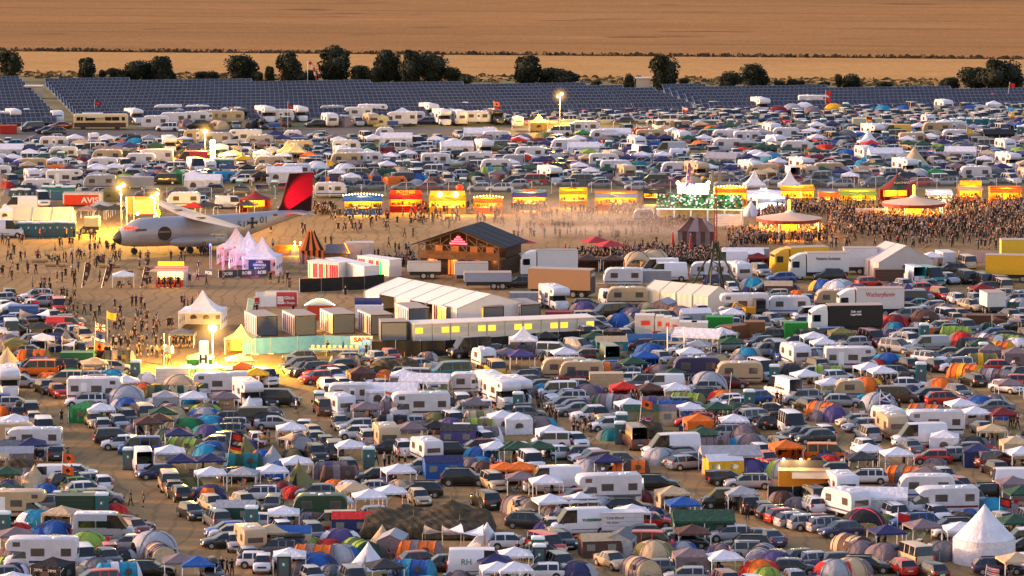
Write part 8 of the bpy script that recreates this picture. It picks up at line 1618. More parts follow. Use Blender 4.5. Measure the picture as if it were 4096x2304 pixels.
DATA[3,0] = """al 470 1115 0 w;gn 640 1125 0 m;wc 785 1150 0 e;sh 670 1160 0 y y;sh 370 1150 0 w s;sh 250 1165 0 s t;sh 110 1180 0 x m;sh 450 1185 0 m s;u 600 1210 285 t;h 320 1240 285 w;e 180 1245 285 t;gw 2280 1130 0 w;g 2280 1050 8 r;u 870 1150 110 k;h 995 1130 110 s;h 1100 1120 110 d;t 1440 1125 110 t;t 1640 1105 200 t;cv 1780 1140 105 w;D 1160 1150 0 c s;D 1370 1150 0 b l;tn 1890 1150 -40 m p;D 2040 1140 0 b n;h 1830 1180 290 w;h 1310 1180 290 w;h 1400 1190 290 k;u 1500 1180 290 s;u 1610 1180 290 t;D 1750 1190 0 D b;h 1230 1210 285 w
D 2470 1170 0 c w;tn 2160 1140 -40 s m;h 2380 1180 290 s;h 2250 1180 290 s;h 2100 1210 290 s;u 2510 1220 290 y;h 2370 1225 290 s;h 1980 1230 290 s;h 1820 1240 290 w;h 1680 1240 290 s;h 1450 1240 290 w;h 1330 1245 290 d;h 1340 1285 290 d;h 1210 1290 290 k;cs 1620 1275 285 w;wc 1870 1310 180 e;wc 1950 1310 180 e;wc 2030 1308 180 e;wc 2110 1308 180 e;wc 2190 1305 180 e;wc 1930 1340 0 d;wc 2265 1310 0 e;wc 1465 1320 0 d;sp 1290 1395 180 y;g 1290 1400 8 D;cv 1700 1370 181 t;al 1070 1420 292 w;wc 1045 1310 0 e;h 660 1310 290 k;h 740 1300 290 s
h 255 1330 290 k;h 60 1310 290 k;h 400 1300 290 w;h 510 1290 290 t;g 500 1350 8 w;h 330 1335 190 d;e 130 1350 190 t;cv 180 1420 181 w;sh 800 1430 0 g s;t 660 1440 290 t;e 880 1350 190 k;D 930 1420 0 b s;wc 560 1310 0 e;t 320 1250 285 w;h 460 1255 290 d;u 700 1250 290 s;h 820 1250 290 s;D 1420 1380 0 s m;g 1530 1360 8 w;cv 1890 1440 181 w;g 2080 1370 8 s;tn 2300 1420 -40 B o;wc 2540 1390 0 e;g 2540 1300 8 n;h 2180 1350 290 w;g 2540 1350 8 b;gw 2050 1440 8 t;pt 2330 1449 0 k;D 1670 1400 0 t m;e 1710 1440 190 s;h 1620 1440 285 x;h 1490 1440 285 k;h 1370 1430 285 t;wc 1540 1449 0 e;wc 1185 1449 0 e;bl 1020 1490 0 w w;h 1250 1449 190 s;h 2050 1310 290 s;u 2150 1300 290 x"""
# ht = small half dome -> same shape as the dome tent
for (tc_,tr_),txt in DATA.items():
    for en in txt.replace('\n',';').split(';'):
        p=en.split()
        if not p: continue
        k,x_,y_,dg,c1=p[0],float(p[1]),float(p[2]),float(p[3]),p[4]; c2=p[5] if len(p)>5 else None
        if k=='ht': k='d'
        t_=TPL[k]; X,Y=T(tc_,tr_,x_,y_); gx,gy=G(X,Y); a=R(dg)
        ext=.5*(abs(t_['L']*math.sin(a))+abs(t_['W']*math.cos(a))) if t_['cat'] not in ('tent',) else t_['W']*.46
        if k=='bt' and c1=='r': sc_=.5
        elif k=='bl' and c1=='t': sc_=1.22
        else: sc_=.95+.08*rnd.random()
        if k in ('g','gw','gn','h','e','s','u','m'): sc_=.97+.05*rnd.random()
        gy+=ext*sc_
        jit=rnd.uniform(-4,4) if t_['cat'] in ('car','tent','gazebo','off-road car','people carrier') else rnd.uniform(-1,1)
        lod = Y < 700
        o=place(k,gx,gy,dg+jit,c1,c2,sc_,lod=lod)
        THINGS[-1].update(photo=(X,Y))

# lettering carried by some of the vehicles and tents
def nearest(k,c,r,x,y):
    gx,gy=GT(c,r,x,y); return min((t for t in THINGS if t['kind']==k),key=lambda t:(t['x']-gx)**2+(t['y']-gy)**2)['o']
GL_=mat('green_letters',(30,110,60),.6); RL_=mat('red_script',(180,30,40),.6)
o=nearest('sp',3,2,170,1150); lettering('SML',o,(-3.07,0,1.75),.34,RL_,-PI/2); lettering('SCHNELLE',o,(-3.07,0,1.4),.30,BLK,-PI/2,w=1.4,bold=.02); lettering('SML',o,(-.6,1.0,1.75),.4,RL_,PI); lettering('SCHNELLE',o,(-.8,1.01,1.4),.34,BLK,PI,w=2.0,bold=.02)
o=nearest('sp',2,3,680,1058); lettering('W.KRESSMANN',o,(-1.2,1.01,1.55),.36,GL_,PI,w=2.2,bold=.02)
o=nearest('tb',2,3,1110,1048); lettering('Live-Band',o,(-.7,-.97,1.65),.36,BLK,0,w=1.5); lettering('on tour',o,(-.9,-.97,1.25),.36,BLK,0,w=1.1)
o=nearest('sp',1,3,2250,1475); lettering('RH',o,(-1.2,-1.01,1.5),.75,GL_,0)
o=nearest('gw',0,3,510,1560); lettering('24MX',o,(-.6,-1.56,1.35),.34,WL_,0,w=.8); lettering('24MX',o,(.7,-1.56,1.35),.34,WL_,0,w=.8)
o=nearest('sh',3,2,1590,402); lettering('BOBI',o,(0,-2.0,1.45),.34,WL_,0,w=.7)
gx,gy=at(1,2,1066,668); o=new('first_aid_banner',gx,gy-.4,0,'white banner with red SANI lettering hung on the blue fence','banner'); reg(o,'SANI banner',gx,gy,2); q=bx(o,'cloth',WL_,-1.3,1.3,0,.02,1.3,2.3); lettering('SANI',q,(0,-.02,1.8),.75,RL_,0,w=1.9,bold=.03)
# ================================================================ fill the dense camp between the things read off one by one
HASH={}
def hkey(x,y): return (int(x//8),int(y//8))
def hadd(x,y,r): HASH.setdefault(hkey(x,y),[]).append((x,y,r))
def footr(t): return .5*math.hypot(t['L'],t['W'])*.80
def pts_of(t):
    L_,W_=t['L'],t['W']
    if L_>1.5*W_ and t['deg'] is not None:
        a=R(t['deg']); r=W_*.56; n=max(2,round(L_/W_)); 
        for i in range(n): q=-L_/2+W_/2+(L_-W_)*i/(n-1); yield t['x']+q*math.cos(a),t['y']+q*math.sin(a),r
    else: yield t['x'],t['y'],max(L_,W_)*.5
for t in THINGS:
    for p in pts_of(t): hadd(*p)
def free(x,y,r):
    kx,ky=hkey(x,y)
    for i in (-1,0,1):
        for j in (-1,0,1):
            for (a,b_,c_) in HASH.get((kx+i,ky+j),()):
                if (a-x)**2+(b_-y)**2<(r+c_)**2: return False
    return True
def freet(k,x,y,dg,m_=1.0):
    t_=TPL[k]; d=dict(L=t_['L'],W=t_['W'],deg=dg,x=x,y=y)
    return all(free(p[0],p[1],p[2]*m_) for p in pts_of(d))
CARC='wwwsssgggddkkknbrxt'; TC='mmmmmggsssddtttvvDBBpnbcoxl'
def fill(poly, n, kinds, lod, seed, carrows=False, lanes=.35, mg=1.0):
    """random neighbours for one area, given as photo pixels"""
    r_=random.Random(seed); P_=[Vector(G(*p)) for p in poly]; xs=[p.x for p in P_]; ys=[p.y for p in P_]; made=0
    for i in range(n):
        x_=r_.uniform(min(xs),max(xs)); y_=r_.uniform(min(ys),max(ys)); v=Vector((x_,y_))
        if not inpoly(v,P_): continue
        if lanes and inlane(v): continue
        if lanes and worn(v)>lanes: continue
        k=r_.choice(kinds); t_=TPL[k]
        if carrows: dg=285+r_.uniform(-8,8)
        elif t_['cat'] in ('car','van','off-road car','people carrier'): dg=r_.choice((285,285,290,105,185,185,5,200,20))+r_.uniform(-6,6)
        elif t_['cat'] in ('caravan','motorhome'): dg=r_.choice((181,2,285,105))
        else: dg=r_.uniform(-80,80) if k=='tn' else r_.uniform(-12,12)
        if not freet(k,x_,y_,dg,mg): continue
        veh=t_['cat'] in ('car','van','off-road car','people carrier','caravan','motorhome')
        c1=r_.choice(CARC) if veh else r_.choice(TC); 
        if t_['cat'] in ('caravan','motorhome'): c1=r_.choice('wwwwt')
        if k in ('sp','cd'): c1=r_.choice('wwwsg')
        if k in ('g','po','pt'): c1=r_.choice('wwwwsDnmt')
        if k=='wc': c1='e'
        place(k,x_,y_,dg,c1,r_.choice(TC),1.0,lod=lod); X,Y=pix((x_,y_,0)); THINGS[-1].update(photo=(X,Y))
        for p in pts_of(THINGS[-1]): hadd(*p)
        made+=1
    return made
cars=['h','h','h','e','e','s','u','m','k']; tents=['d','d','D','tn','g','g','gw','ft','bt']
mixn=['h','h','h','h','e','e','s','u','k','m','d','d','g','t']; mixf=['h','h','h','e','e','s','u','m','h','d','d','D','tn','g','cv','t','g','k','cd','k']
# far car park rows in front of the solar panels
f1=fill([(2048,452),(4130,438),(4130,500),(2048,500)],6500,['h','e','s','h','u','k','m','cd'],True,11,True,0,.92)
f2=fill([(-30,592),(1500,586),(2048,578),(2750,562),(2760,524),(4130,508),(4130,645),(3300,655),(2350,700),(1500,715),(900,735),(-30,745)],21000,mixf,True,12,False,0,.9)
f3=fill([(1200,640),(4130,600),(4130,735),(3300,740),(2560,745),(2048,742),(1300,745)],9000,mixf,True,13,False,0,.9)
# the near camp
N1=[(-30,1330),(330,1350),(560,1420),(640,1500),(830,1560),(1180,1450),(1700,1440),(2100,1420),(2340,1230),(3000,1150),(4130,1170),(4130,2440),(-30,2440)]
# keep the view onto the pavilion and the big net free
for q in ((3,3,2100,1440),(3,3,2250,1440),(3,3,1980,1430),(2,3,1900,1180),(1,2,2300,860)): hadd(*at(*q),2.2)
f4=fill(N1,9000,mixn,False,14,False,.12,1.15)
f5=fill(N1,4000,['d','k','k','h'],False,15,False,.12,1.05)
f6=fill([(-30,1190),(190,1200),(330,1340),(-30,1340)],300,mixn,False,16,False,.2)
def clutter(n,seed):
    r_=random.Random(seed); base=[t for t in THINGS if t['kind'] in ('g','gw','gn','g6','d','D','tn','cv','al','ft') and t.get('photo') and t['photo'][1]>1400]; made=0
    for i in range(n):
        t=r_.choice(base); a=r_.uniform(0,2*PI); rr=.5*max(t['L'],t['W'])+r_.uniform(.2,1.4)
        if t['kind'] in ('g','g6') : rr=r_.uniform(0,1.1)
        x_=t['x']+rr*math.cos(a); y_=t['y']+rr*math.sin(a)*(.9 if t['kind'] in('g','g6') else 1); k=r_.choice(('ch','ch','ch','ct','cb'))
        if inlane(Vector((x_,y_)),.5): continue
        if t['kind'] not in ('g','g6') and not free(x_,y_,.30): continue
        if t['kind'] in ('g','g6'):
            if any((x_-q[0])**2+(y_-q[1])**2<.49 for q in CLU): continue
        CLU.append((x_,y_)); place(k,x_,y_,r_.uniform(0,360),r_.choice('nbdDrmxgo'),None,1.0); THINGS[-1]['deg']=None
        if t['kind'] not in ('g','g6'): hadd(x_,y_,.4)
        made+=1
    return made
CLU=[]; f7=clutter(700,21)
print('FILL',f7,f1,f2,f3,f4,f5,f6)
# ================================================================ people
def person_mesh(seed, pose='stand'):
    """one continuous skinned body per pose; clothes are areas of the same surface"""
    r_=random.Random(seed); h=1.76; sp=.02+.08*r_.random(); arm=r_.uniform(-.1,.35); bent=r_.random()<.4
    V={}; E=[]
    if pose=='sit': zp=.50; knee=(.42,.50); foot=(.46,.06)
    elif pose=='walk': zp=.93; 
    else: zp=.93
    def v(n,x,y,z,r,par=None):
        V[n]=(len(V),(x,y,z),r); 
        if par: E.append((V[par][0],V[n][0]))
    v('pel',0,0,zp,.155); v('wai',0,0,zp+.17,.14,'pel'); v('che',0,0,zp+.37,.17,'wai'); v('nec',0,.0,zp+.55,.06,'che'); v('hed',0,-.02,zp+.66,.095,'nec'); v('top',0,0,zp+.78,.075,'hed')
    for s,n in ((-1,'l'),(1,'r')):
        st=(.22 if s>0 else -.22) if pose=='walk' else 0
        if pose=='sit': v(n+'h',s*.10,-.02,zp,.10,'pel'); v(n+'k',s*.14,-.42,.48,.07,n+'h'); v(n+'a',s*.14,-.44,.08,.045,n+'k'); v(n+'f',s*.15,-.58,.04,.04,n+'a')
        else: v(n+'h',s*.09,0,zp-.06,.10,'pel'); v(n+'k',s*(.09+sp*.4),-st*.45-.02,.50,.07,n+'h'); v(n+'a',s*(.09+sp),-st*.9+.02,.09,.045,n+'k'); v(n+'f',s*(.10+sp),-st*.9-.14,.04,.04,n+'a')
        sz=zp+.46; v(n+'s',s*.20,0,sz,.065,'che')
        if pose=='sit' or (bent and s>0): v(n+'e',s*.27,-.06,sz-.29,.048,n+'s'); v(n+'w',s*.16,-.30,sz-.24,.036,n+'e'); v(n+'p',s*.12,-.38,sz-.21,.042,n+'w')
        else: v(n+'e',s*(.245+.06*arm),.02+st*.3,sz-.28,.048,n+'s'); v(n+'w',s*(.25+.06*arm),-.05+st*.6,sz-.52,.036,n+'e'); v(n+'p',s*(.25+.06*arm),-.08+st*.7,sz-.62,.040,n+'w')
    me=bpy.data.meshes.new('person'); me.from_pydata([p[1] for p in V.values()],E,[])
    ob=bpy.data.objects.new('person_source',me); C.objects.link(ob)
    md=ob.modifiers.new('skin','SKIN'); 
    for i,(k,q) in enumerate(V.items()): me.skin_vertices[0].data[i].radius=(q[2],q[2]*(.72 if k in('pel','wai','che') else 1))
    me.skin_vertices[0].data[0].use_root=True; md.use_smooth_shade=True
    sb=ob.modifiers.new('sub','SUBSURF'); sb.levels=1
    dg=bpy.context.evaluated_depsgraph_get(); out=bpy.data.meshes.new_from_object(ob.evaluated_get(dg)); bpy.data.objects.remove(ob); bpy.data.meshes.remove(me)
    out.name='person_body'; out.materials.clear()
    shorts=r_.random()<.3; short_sl=r_.random()<.7
    for m_ in (CLOTH,SKIN,mat('trousers_dark',(26,26,32),.9),mat('hair_brown',(52,34,24),.9),mat('boots_black',(14,13,13),.7)): out.materials.append(m_)
    for p in out.polygons:
        c=p.center; p.use_smooth=True; i=0
        if c.z>zp+.56: i=3 if (c.y>.0 or c.z>zp+.74) else 1
        elif c.z>zp+.52: i=1
        elif abs(c.x)>.22 and c.z<(zp+.30 if short_sl else zp-.12): i=1
        elif pose=='sit' and c.y<-.25 and c.z>zp+.1: i=1
        elif c.z<.16: i=4
        elif c.z<zp+.04: i=1 if (shorts and c.z<.52 and pose!='sit') else 2
        p.material_index=i
    return out
PM=[person_mesh(k,'stand') for k in range(5)]+[person_mesh(20+k,'walk') for k in range(4)]; PS=[person_mesh(40+k,'sit') for k in range(3)]
PCOL=[(22,20,22)]*7+[(40,38,44),(60,50,48),(30,34,52),(90,80,74),(150,148,150),(120,40,36),(46,66,92),(70,60,40),(112,92,80),(84,70,66),(130,120,112)]
PCN={(112,92,80):'light brown',(84,70,66):'grey-brown',(130,120,112):'beige',(22,20,22):'black',(40,38,44):'charcoal',(60,50,48):'dark brown',(30,34,52):'dark blue',(90,80,74):'grey-brown',(150,148,150):'pale grey',(120,40,36):'dark red',(46,66,92):'blue',(70,60,40):'olive',(220,218,220):'white',(30,120,80):'green',(210,60,40):'bright red',(60,170,190):'turquoise',(150,220,30):'neon yellow'}
PEOPLE=[]
pr_=random.Random(99)
def person(x,y,col=None,sit=False,rz=None):
    k=PS[pr_.randrange(3)] if sit else PM[pr_.randrange(len(PM))]; col=col or PCOL[pr_.randrange(len(PCOL))]
    PEOPLE.append((x,y,k,col,rz if rz is not None else pr_.uniform(0,2*PI),sit,.93+.12*pr_.random()))
def P(c,r,txt,sit=False,col=None):
    for q in txt.split():
        a=q.split(','); gx,gy=at(c,r,float(a[0]),float(a[1])); person(gx,gy,col,sit)
P(0,1,"400,955 455,950 670,945 745,948 795,970 808,960 602,1045 625,1048 910,990 940,985 962,970 1085,1095 1130,1105 720,1150 768,1175 812,1170 790,1160 848,1165 905,1190 905,1100 955,1095 948,1225 980,1228 995,1225 1015,1228 1030,1222 1048,1218 1140,1170 1165,1180 1195,1175 1210,1165 1410,1190 1465,1215 1490,1190 1405,1265 1485,1260 1720,1190 1820,1185 1860,1182 280,1305 360,1312 667,1230 640,1190 728,1235 730,1345 760,1375 660,1365 625,1390 575,1395 100,1340 120,1380 25,1010 75,1010 90,1050 80,1180 110,1200 130,1240 110,1300 415,1449 448,1449 325,1449 500,1449 745,1400 750,1449 1005,1385 1640,1449 1660,1440 1690,1449 1715,1449 1740,1445 1790,1449 1480,1449 1510,1440 1600,1449 1985,1375 2075,1420 2250,1400 2015,1120 2035,1125 2060,1120 2085,1118 2045,1080 2025,1085 2100,1130 1150,1100 1890,1400 1910,1410 200,1000 225,1010 700,1040 730,1040 1005,1040 2060,1090 20,1350 30,1320")
P(0,1,"1720,1446 1700,1440 1655,1446 1765,1440 1805,1446 1300,1380 1330,1375",col=(22,20,22)); P(0,1,"720,1152 728,1330",col=(220,218,220)); P(0,1,"1000,1390",col=(30,120,80))
P(0,1,"360,1150 385,1152 452,1150 495,1188 540,1188 578,1190 600,1186 1110,1240 1095,1235 1150,1250 1250,1449 1200,1449 1290,1445",sit=True)
gx,gy=at(0,1,1995,1290); person(gx,gy,(22,20,22))
P(0,2,"110,130 500,210 540,215 620,115 675,120 330,50 410,50 445,52 505,55 390,150 455,155 180,200 215,210 655,270 700,210 715,190 780,250 740,270 675,340 770,380 848,270 912,272 1000,280 955,340 1100,490 1155,225 1330,190 1370,190 1420,200 1455,225 1485,345 1420,310 1590,385 1175,380 1210,425 1245,420 1210,290 1365,370 1370,310 1430,440 1480,480 1545,510 1355,530 1170,620 1220,620 1290,640 1200,600 1430,590 1400,600 1490,695 1570,600 1380,700 1400,690 1530,690 1580,700 1650,770 1705,780 1690,420 1715,420 1740,415 1830,185 1855,190 1890,230 1935,210 1995,180 2095,200 1740,600 1770,610 1800,600 1850,610 1880,600 1910,605 1940,600 1820,560 1900,560 2510,280 2540,290 2560,280 330,110 330,145 620,1370 1300,600 1315,560 1260,560 1640,700 750,120 640,110 635,190")
P(0,2,"1990,175 1930,205",col=(210,60,40)); P(0,2,"635,880 800,880 1040,925 1130,930 1390,330",col=None)
P(0,3,"1315,750 1445,757 2235,1449 2335,1449 2285,1447",col=(22,20,22))
P(1,3,"1295,360 1340,370 1375,355 1500,350 1210,340 2380,380 2350,300 130,140 90,130 250,150 60,110"); P(1,3,"1440,345 270,160",col=(120,40,36))
P(2,3,"620,60 665,62 720,55 790,52 2370,888 2110,140 2165,790 2230,800 2300,790 2355,420 110,1300 60,1290 2010,1400 2080,1420 2500,1449 2450,1449 70,290 150,310 190,310"); P(2,3,"2180,800 2260,790",sit=True)
P(3,3,"250,280 290,270 120,280 1130,830 1180,800 1260,860 1000,380 1080,380 2480,1000")
P(1,2,"405,1265",col=(220,218,220)); P(1,2,"720,670 1110,690 1265,660 1700,800 900,110 375,290 10,280 1180,840 1160,850 340,40 1460,1180 1900,1180 1960,1130 1600,1120"); P(1,2,"1110,690",col=(46,66,92))
P(2,2,"150,1200 270,1250 380,1330 430,1340 620,1430 670,1430 730,1440 780,1430 290,1200 1810,1300 1640,1330 1820,1360 1680,1350 2100,1330 2500,1300 1800,780 1720,780 1200,1180 1240,1170 2030,1440 2060,1430 1310,1010 420,1290 440,1370 250,1180 2340,300 2400,120")
P(3,2,"1220,720 1160,960 1170,980 2140,1000 610,700 640,690 590,660 70,530 1290,1250 1320,1260 1250,1230 2200,1410 2260,1420 2440,1420 2510,1430 2480,1410 1200,720 90,1180 130,1190 1230,1420 1560,700")
P(1,1,"145,1405 270,1395 318,1400 335,1449 230,1400 170,1060 700,1030 755,1030 470,940 465,880 490,900 1000,880 1040,870 1335,1045 1400,1095 1440,1095 1510,1095 1535,1098 1495,940 1580,940 1560,830 1190,1165 1230,1155 1160,1100 1320,790 2395,830 2430,830 2460,835 2490,835 2410,800 2475,800 1700,690 1735,700 1890,715 1925,715 1830,760 1855,765 910,760 975,765 895,750 1130,700 1150,730 1240,750 1215,740 790,760 760,765 600,740 150,900 1060,1180 960,1080 1000,1060 940,1100 2250,700 2290,700 2330,700 2365,710 2400,705 2430,700")
P(1,1,"1945,860 1930,1120 1960,1128",col=(40,38,44)); P(1,1,"1600,790 1625,795 1660,792 1690,790 1910,800 1935,795 1975,800 2015,800 2230,770 2280,765 1740,780",sit=True)
P(2,1,"385,740 400,770 405,860 440,870 645,950 790,725 770,725 850,720 535,700 600,715 640,700 690,700 720,710 930,650 670,780 735,790 925,900 950,905 990,905 1018,905 880,970 900,965 1310,890 1335,890 1375,890 1360,800 1440,890 1470,930 1450,1030 1500,870 1530,870 1580,860 1560,850 1640,850 1610,870 1140,1070 30,650 75,650 115,650 200,700 250,700 60,690 1020,700 1060,700 1100,700 1150,700 1190,700 1230,690")
P(2,1,"690,930 1590,850 1675,850",col=(210,60,40)); P(2,1,"275,850 605,840 885,810 925,812 965,808 1150,810 1175,830 1210,835",sit=True)
# crowds, as areas of photo pixels: (polygon, how many, seated)
def crowd(poly,n,sit=False,seed=1,tilt=None):
    r_=random.Random(seed); P_=[Vector(G(*p)) for p in poly]; xs=[p.x for p in P_]; ys=[p.y for p in P_]; k=0; tries=0; cell=set()
    while k<n and tries<n*12:
        tries+=1; v=Vector((r_.uniform(min(xs),max(xs)),r_.uniform(min(ys),max(ys))))
        if not inpoly(v,P_): continue
        ck=(int(v.x/.55),int(v.y/.8))
        if ck in cell: continue
        cell.add(ck); person(v.x,v.y,None,sit and r_.random()<.92); k+=1
tp=lambda c,r,*q:[T(c,r,q[i],q[i+1]) for i in range(0,len(q),2)]
crowd(tp(2,1,560,1110,1500,1050,2150,1090,2180,1210,1650,1240,1200,1200,700,1180),430,True,1)
crowd(tp(1,1,1250,1190,1580,1150,1600,1230,1260,1240),60,True,2)
crowd(tp(3,1,-100,900,600,880,600,1010,-100,1020),115,False,3)
crowd(tp(3,1,560,720,1200,720,1900,760,2576,620,2576,960,1700,940,1200,930,620,900),560,False,4)
crowd(tp(3,1,600,900,2576,930,2576,1090,1700,1050,900,1040,620,1060),120,False,5)
crowd(tp(3,1,1150,760,1850,760,1850,850,1150,850),110,False,6)
crowd(tp(3,1,180,620,1150,640,1100,740,180,720),150,False,7)
crowd(tp(3,1,1500,600,2576,610,2576,720,1850,720),130,False,8)
crowd(tp(2,1,1000,640,1310,640,1310,720,1000,720),70,False,9)
crowd(tp(2,1,2160,900,2576,900,2576,1010,2180,1090),75,False,10)
crowd(tp(2,1,0,640,350,640,350,700,0,700),40,False,11)
crowd(tp(1,1,1560,650,2250,640,2250,710,1560,720),60,False,12)
crowd(tp(1,1,590,660,800,660,800,730,590,730),34,False,13)
crowd(tp(1,1,980,660,1260,660,1260,700,980,720),30,False,14)
crowd(tp(2,1,1320,820,1760,790,1760,860,1320,880),40,False,15)
crowd(tp(2,1,2470,720,2900,720,2760,830,2470,800),70,False,16)
crowd(tp(0,1,2010,1050,2100,1050,2130,1120,2010,1130),26,False,17)
crowd(tp(0,2,1100,280,1700,320,1650,700,1150,700),14,False,18)
crowd(tp(0,1,100,1000,1300,1020,1200,1420,100,1300),18,False,19)
crowd(tp(3,1,0,660,200,660,200,740,0,760),30,False,20)
for t in [t for t in THINGS if t['kind'] in ('g','g6') and t.get('photo') and t['photo'][1]>1350][:170]:
    if pr_.random()<.42:
        for k in range(pr_.choice((1,2,3))): person(t['x']+pr_.uniform(-1.1,1.1),t['y']+pr_.uniform(-1.1,1.1),None,pr_.random()<.5)
crowd(tp(2,1,0,740,1500,720,1500,1000,0,980),85,False,31)
crowd(tp(1,1,800,740,2500,740,2300,820,800,900),50,False,32)
# the 300 nearest are individuals, the rest of the crowd is one mass
PEOPLE.sort(key=lambda p:p[1])
near=PEOPLE[:300]; rest=PEOPLE[300:]
PT=[]
for (x_,y_,me_,col,rz,sit,s_) in near:
    o=part('person',me_,None,col,(x_,y_,0),(0,0,rz)); o.scale=(s_,)*3; o['category']='person'; o['group']='people walking, standing and sitting on the site'
    PT.append((o,x_,y_,PCN.get(col,'dark'),sit))
import numpy as np
def bake(items, name, label, cat, matmap):
    """many small copies joined in one mass, colours kept as a mesh attribute"""
    V=[];FL=[];FT=[];MI=[];CO=[]; vo=0; mats=[]
    cache={}
    for (x_,y_,me_,col,rz,sit,s_) in items:
        if me_ not in cache:
            co=np.empty(len(me_.vertices)*3,dtype=np.float32); me_.vertices.foreach_get('co',co); lt=np.empty(len(me_.polygons),dtype=np.int32); me_.polygons.foreach_get('loop_total',lt); li=np.empty(len(me_.loops),dtype=np.int32); me_.loops.foreach_get('vertex_index',li); mi=np.empty(len(me_.polygons),dtype=np.int32); me_.polygons.foreach_get('material_index',mi)
            loc_=[]
            for m_ in me_.materials:
                m2=matmap.get(m_.name,m_)
                if m2 not in mats: mats.append(m2)
                loc_.append(mats.index(m2))
            cache[me_]=(co.reshape(-1,3),lt,li,np.array(loc_,dtype=np.int32)[mi])
        co,lt,li,mi=cache[me_]; ca,sa=math.cos(rz),math.sin(rz); q=co*s_; w_=np.empty_like(q); w_[:,0]=q[:,0]*ca-q[:,1]*sa+x_; w_[:,1]=q[:,0]*sa+q[:,1]*ca+y_; w_[:,2]=q[:,2]
        V.append(w_); FL.append(lt); FT.append(li+vo); MI.append(mi); CO.append(np.tile(np.array(rgba(col),dtype=np.float32),(len(li),1))); vo+=len(co)
    V=np.concatenate(V); FL=np.concatenate(FL); FT=np.concatenate(FT); MI=np.concatenate(MI); CO=np.concatenate(CO)
    me=bpy.data.meshes.new(name); me.vertices.add(len(V)); me.vertices.foreach_set('co',V.ravel()); me.loops.add(len(FT)); me.loops.foreach_set('vertex_index',FT); me.polygons.add(len(FL)); me.polygons.foreach_set('loop_start',np.concatenate(([0],np.cumsum(FL)[:-1])).astype(np.int32)); me.polygons.foreach_set('loop_total',FL); me.polygons.foreach_set('material_index',MI)
    ca_=me.color_attributes.new('Col','FLOAT_COLOR','CORNER'); ca_.data.foreach_set('color',CO.ravel()); me.update(calc_edges=True)
    for m_ in mats: me.materials.append(m_)
    o=part(name,me,None); tag(o,label,cat,kind='stuff'); return o
bake(rest,'crowd','dense dark-clothed crowd around the round bars and food stalls','crowd',{'clothing':CLOTH_A})
# ================================================================ beyond 300 cars: the farthest ones become one mass
carl=[t for t in THINGS if t['kind'] in ('h','e','s','k')]; carl.sort(key=lambda t:t['y'])
extra=carl[300:]
if extra:
    items=[]
    for t in extra:
        o=t['o']; me_=lod_mesh(TPL[t['kind']]); items.append((t['x'],t['y'],me_,t['c'],R(t['deg']),False,1.0))
        for ch in list(o.children_recursive): bpy.data.objects.remove(ch)
        bpy.data.objects.remove(o); t['o']=None
    bake(items,'distant_parked_cars','rows of small distant parked cars in the far camp and car park','cars',{'car_paint':PAINT_A})
THINGS=[t for t in THINGS if t['o'] is not None]
# ================================================================ labels that single each thing out
def colword(t):
    c=t.get('c'); return COL[c][0] if isinstance(c,str) and c in COL else ''
VIEW={'h':1,'e':1,'s':1,'u':1,'m':1,'k':1,'hb':1,'pk':1,'t':1,'tp':1,'cd':1,'sp':1,'sw':1,'jt':1,'al':1,'in':1}
def view(t):
    if t['kind'] not in VIEW or t['deg'] is None: return ''
    d=t['deg']%360
    if 50<d<130: return 'seen from behind'
    if 230<d<310: return 'facing the camera'
    if d<=50 or d>=310: return 'facing right'
    return 'facing left'
def short(t):
    if t['kind'] in ('special',): return 'the '+t['word']
    w_=(colword(t)+' ' if colword(t) else '')+t['word']; return ('an ' if w_[0] in 'aeiou' else 'a ')+w_
for t in THINGS: t['px']=pix((t['x'],t['y'],0))
GR={}
for t in THINGS: GR.setdefault((int(t['x']//12),int(t['y']//12)),[]).append(t)
def neigh(t,n=7):
    kx,ky=int(t['x']//12),int(t['y']//12); c=[]
    for i in (-1,0,1):
        for j in (-1,0,1): c+= [q for q in GR.get((kx+i,ky+j),()) if q is not t and q['kind'] not in ('tree','bush')] if t['kind'] not in('tree','bush') else [q for q in GR.get((kx+i,ky+j),()) if q is not t]
    c.sort(key=lambda q:(q['x']-t['x'])**2+(q['y']-t['y'])**2); return c[:n]
def rel(t,q):
    dx=q['px'][0]-t['px'][0]; dy=q['px'][1]-t['px'][1]
    if abs(dx)>abs(dy)*1.6: return 'left of' if dx>0 else 'right of'
    return 'behind' if dy>0 else 'in front of'
def zone(t):
    X,Y=t['px']; h='far left' if X<820 else 'left' if X<1640 else 'centre' if X<2460 else 'right' if X<3280 else 'far right'
    v='back row' if Y<540 else 'rear camp' if Y<760 else 'middle' if Y<1200 else 'upper camp' if Y<1560 else 'front camp' if Y<1950 else 'foreground'
    return '%s %s'%(h,v)
def nw(s): return len(s.replace('-',' ').split())
used={}
for t in THINGS:
    if t.get('fixed') or (t['o'].get('label')): used[t['o'].get('label')]=1
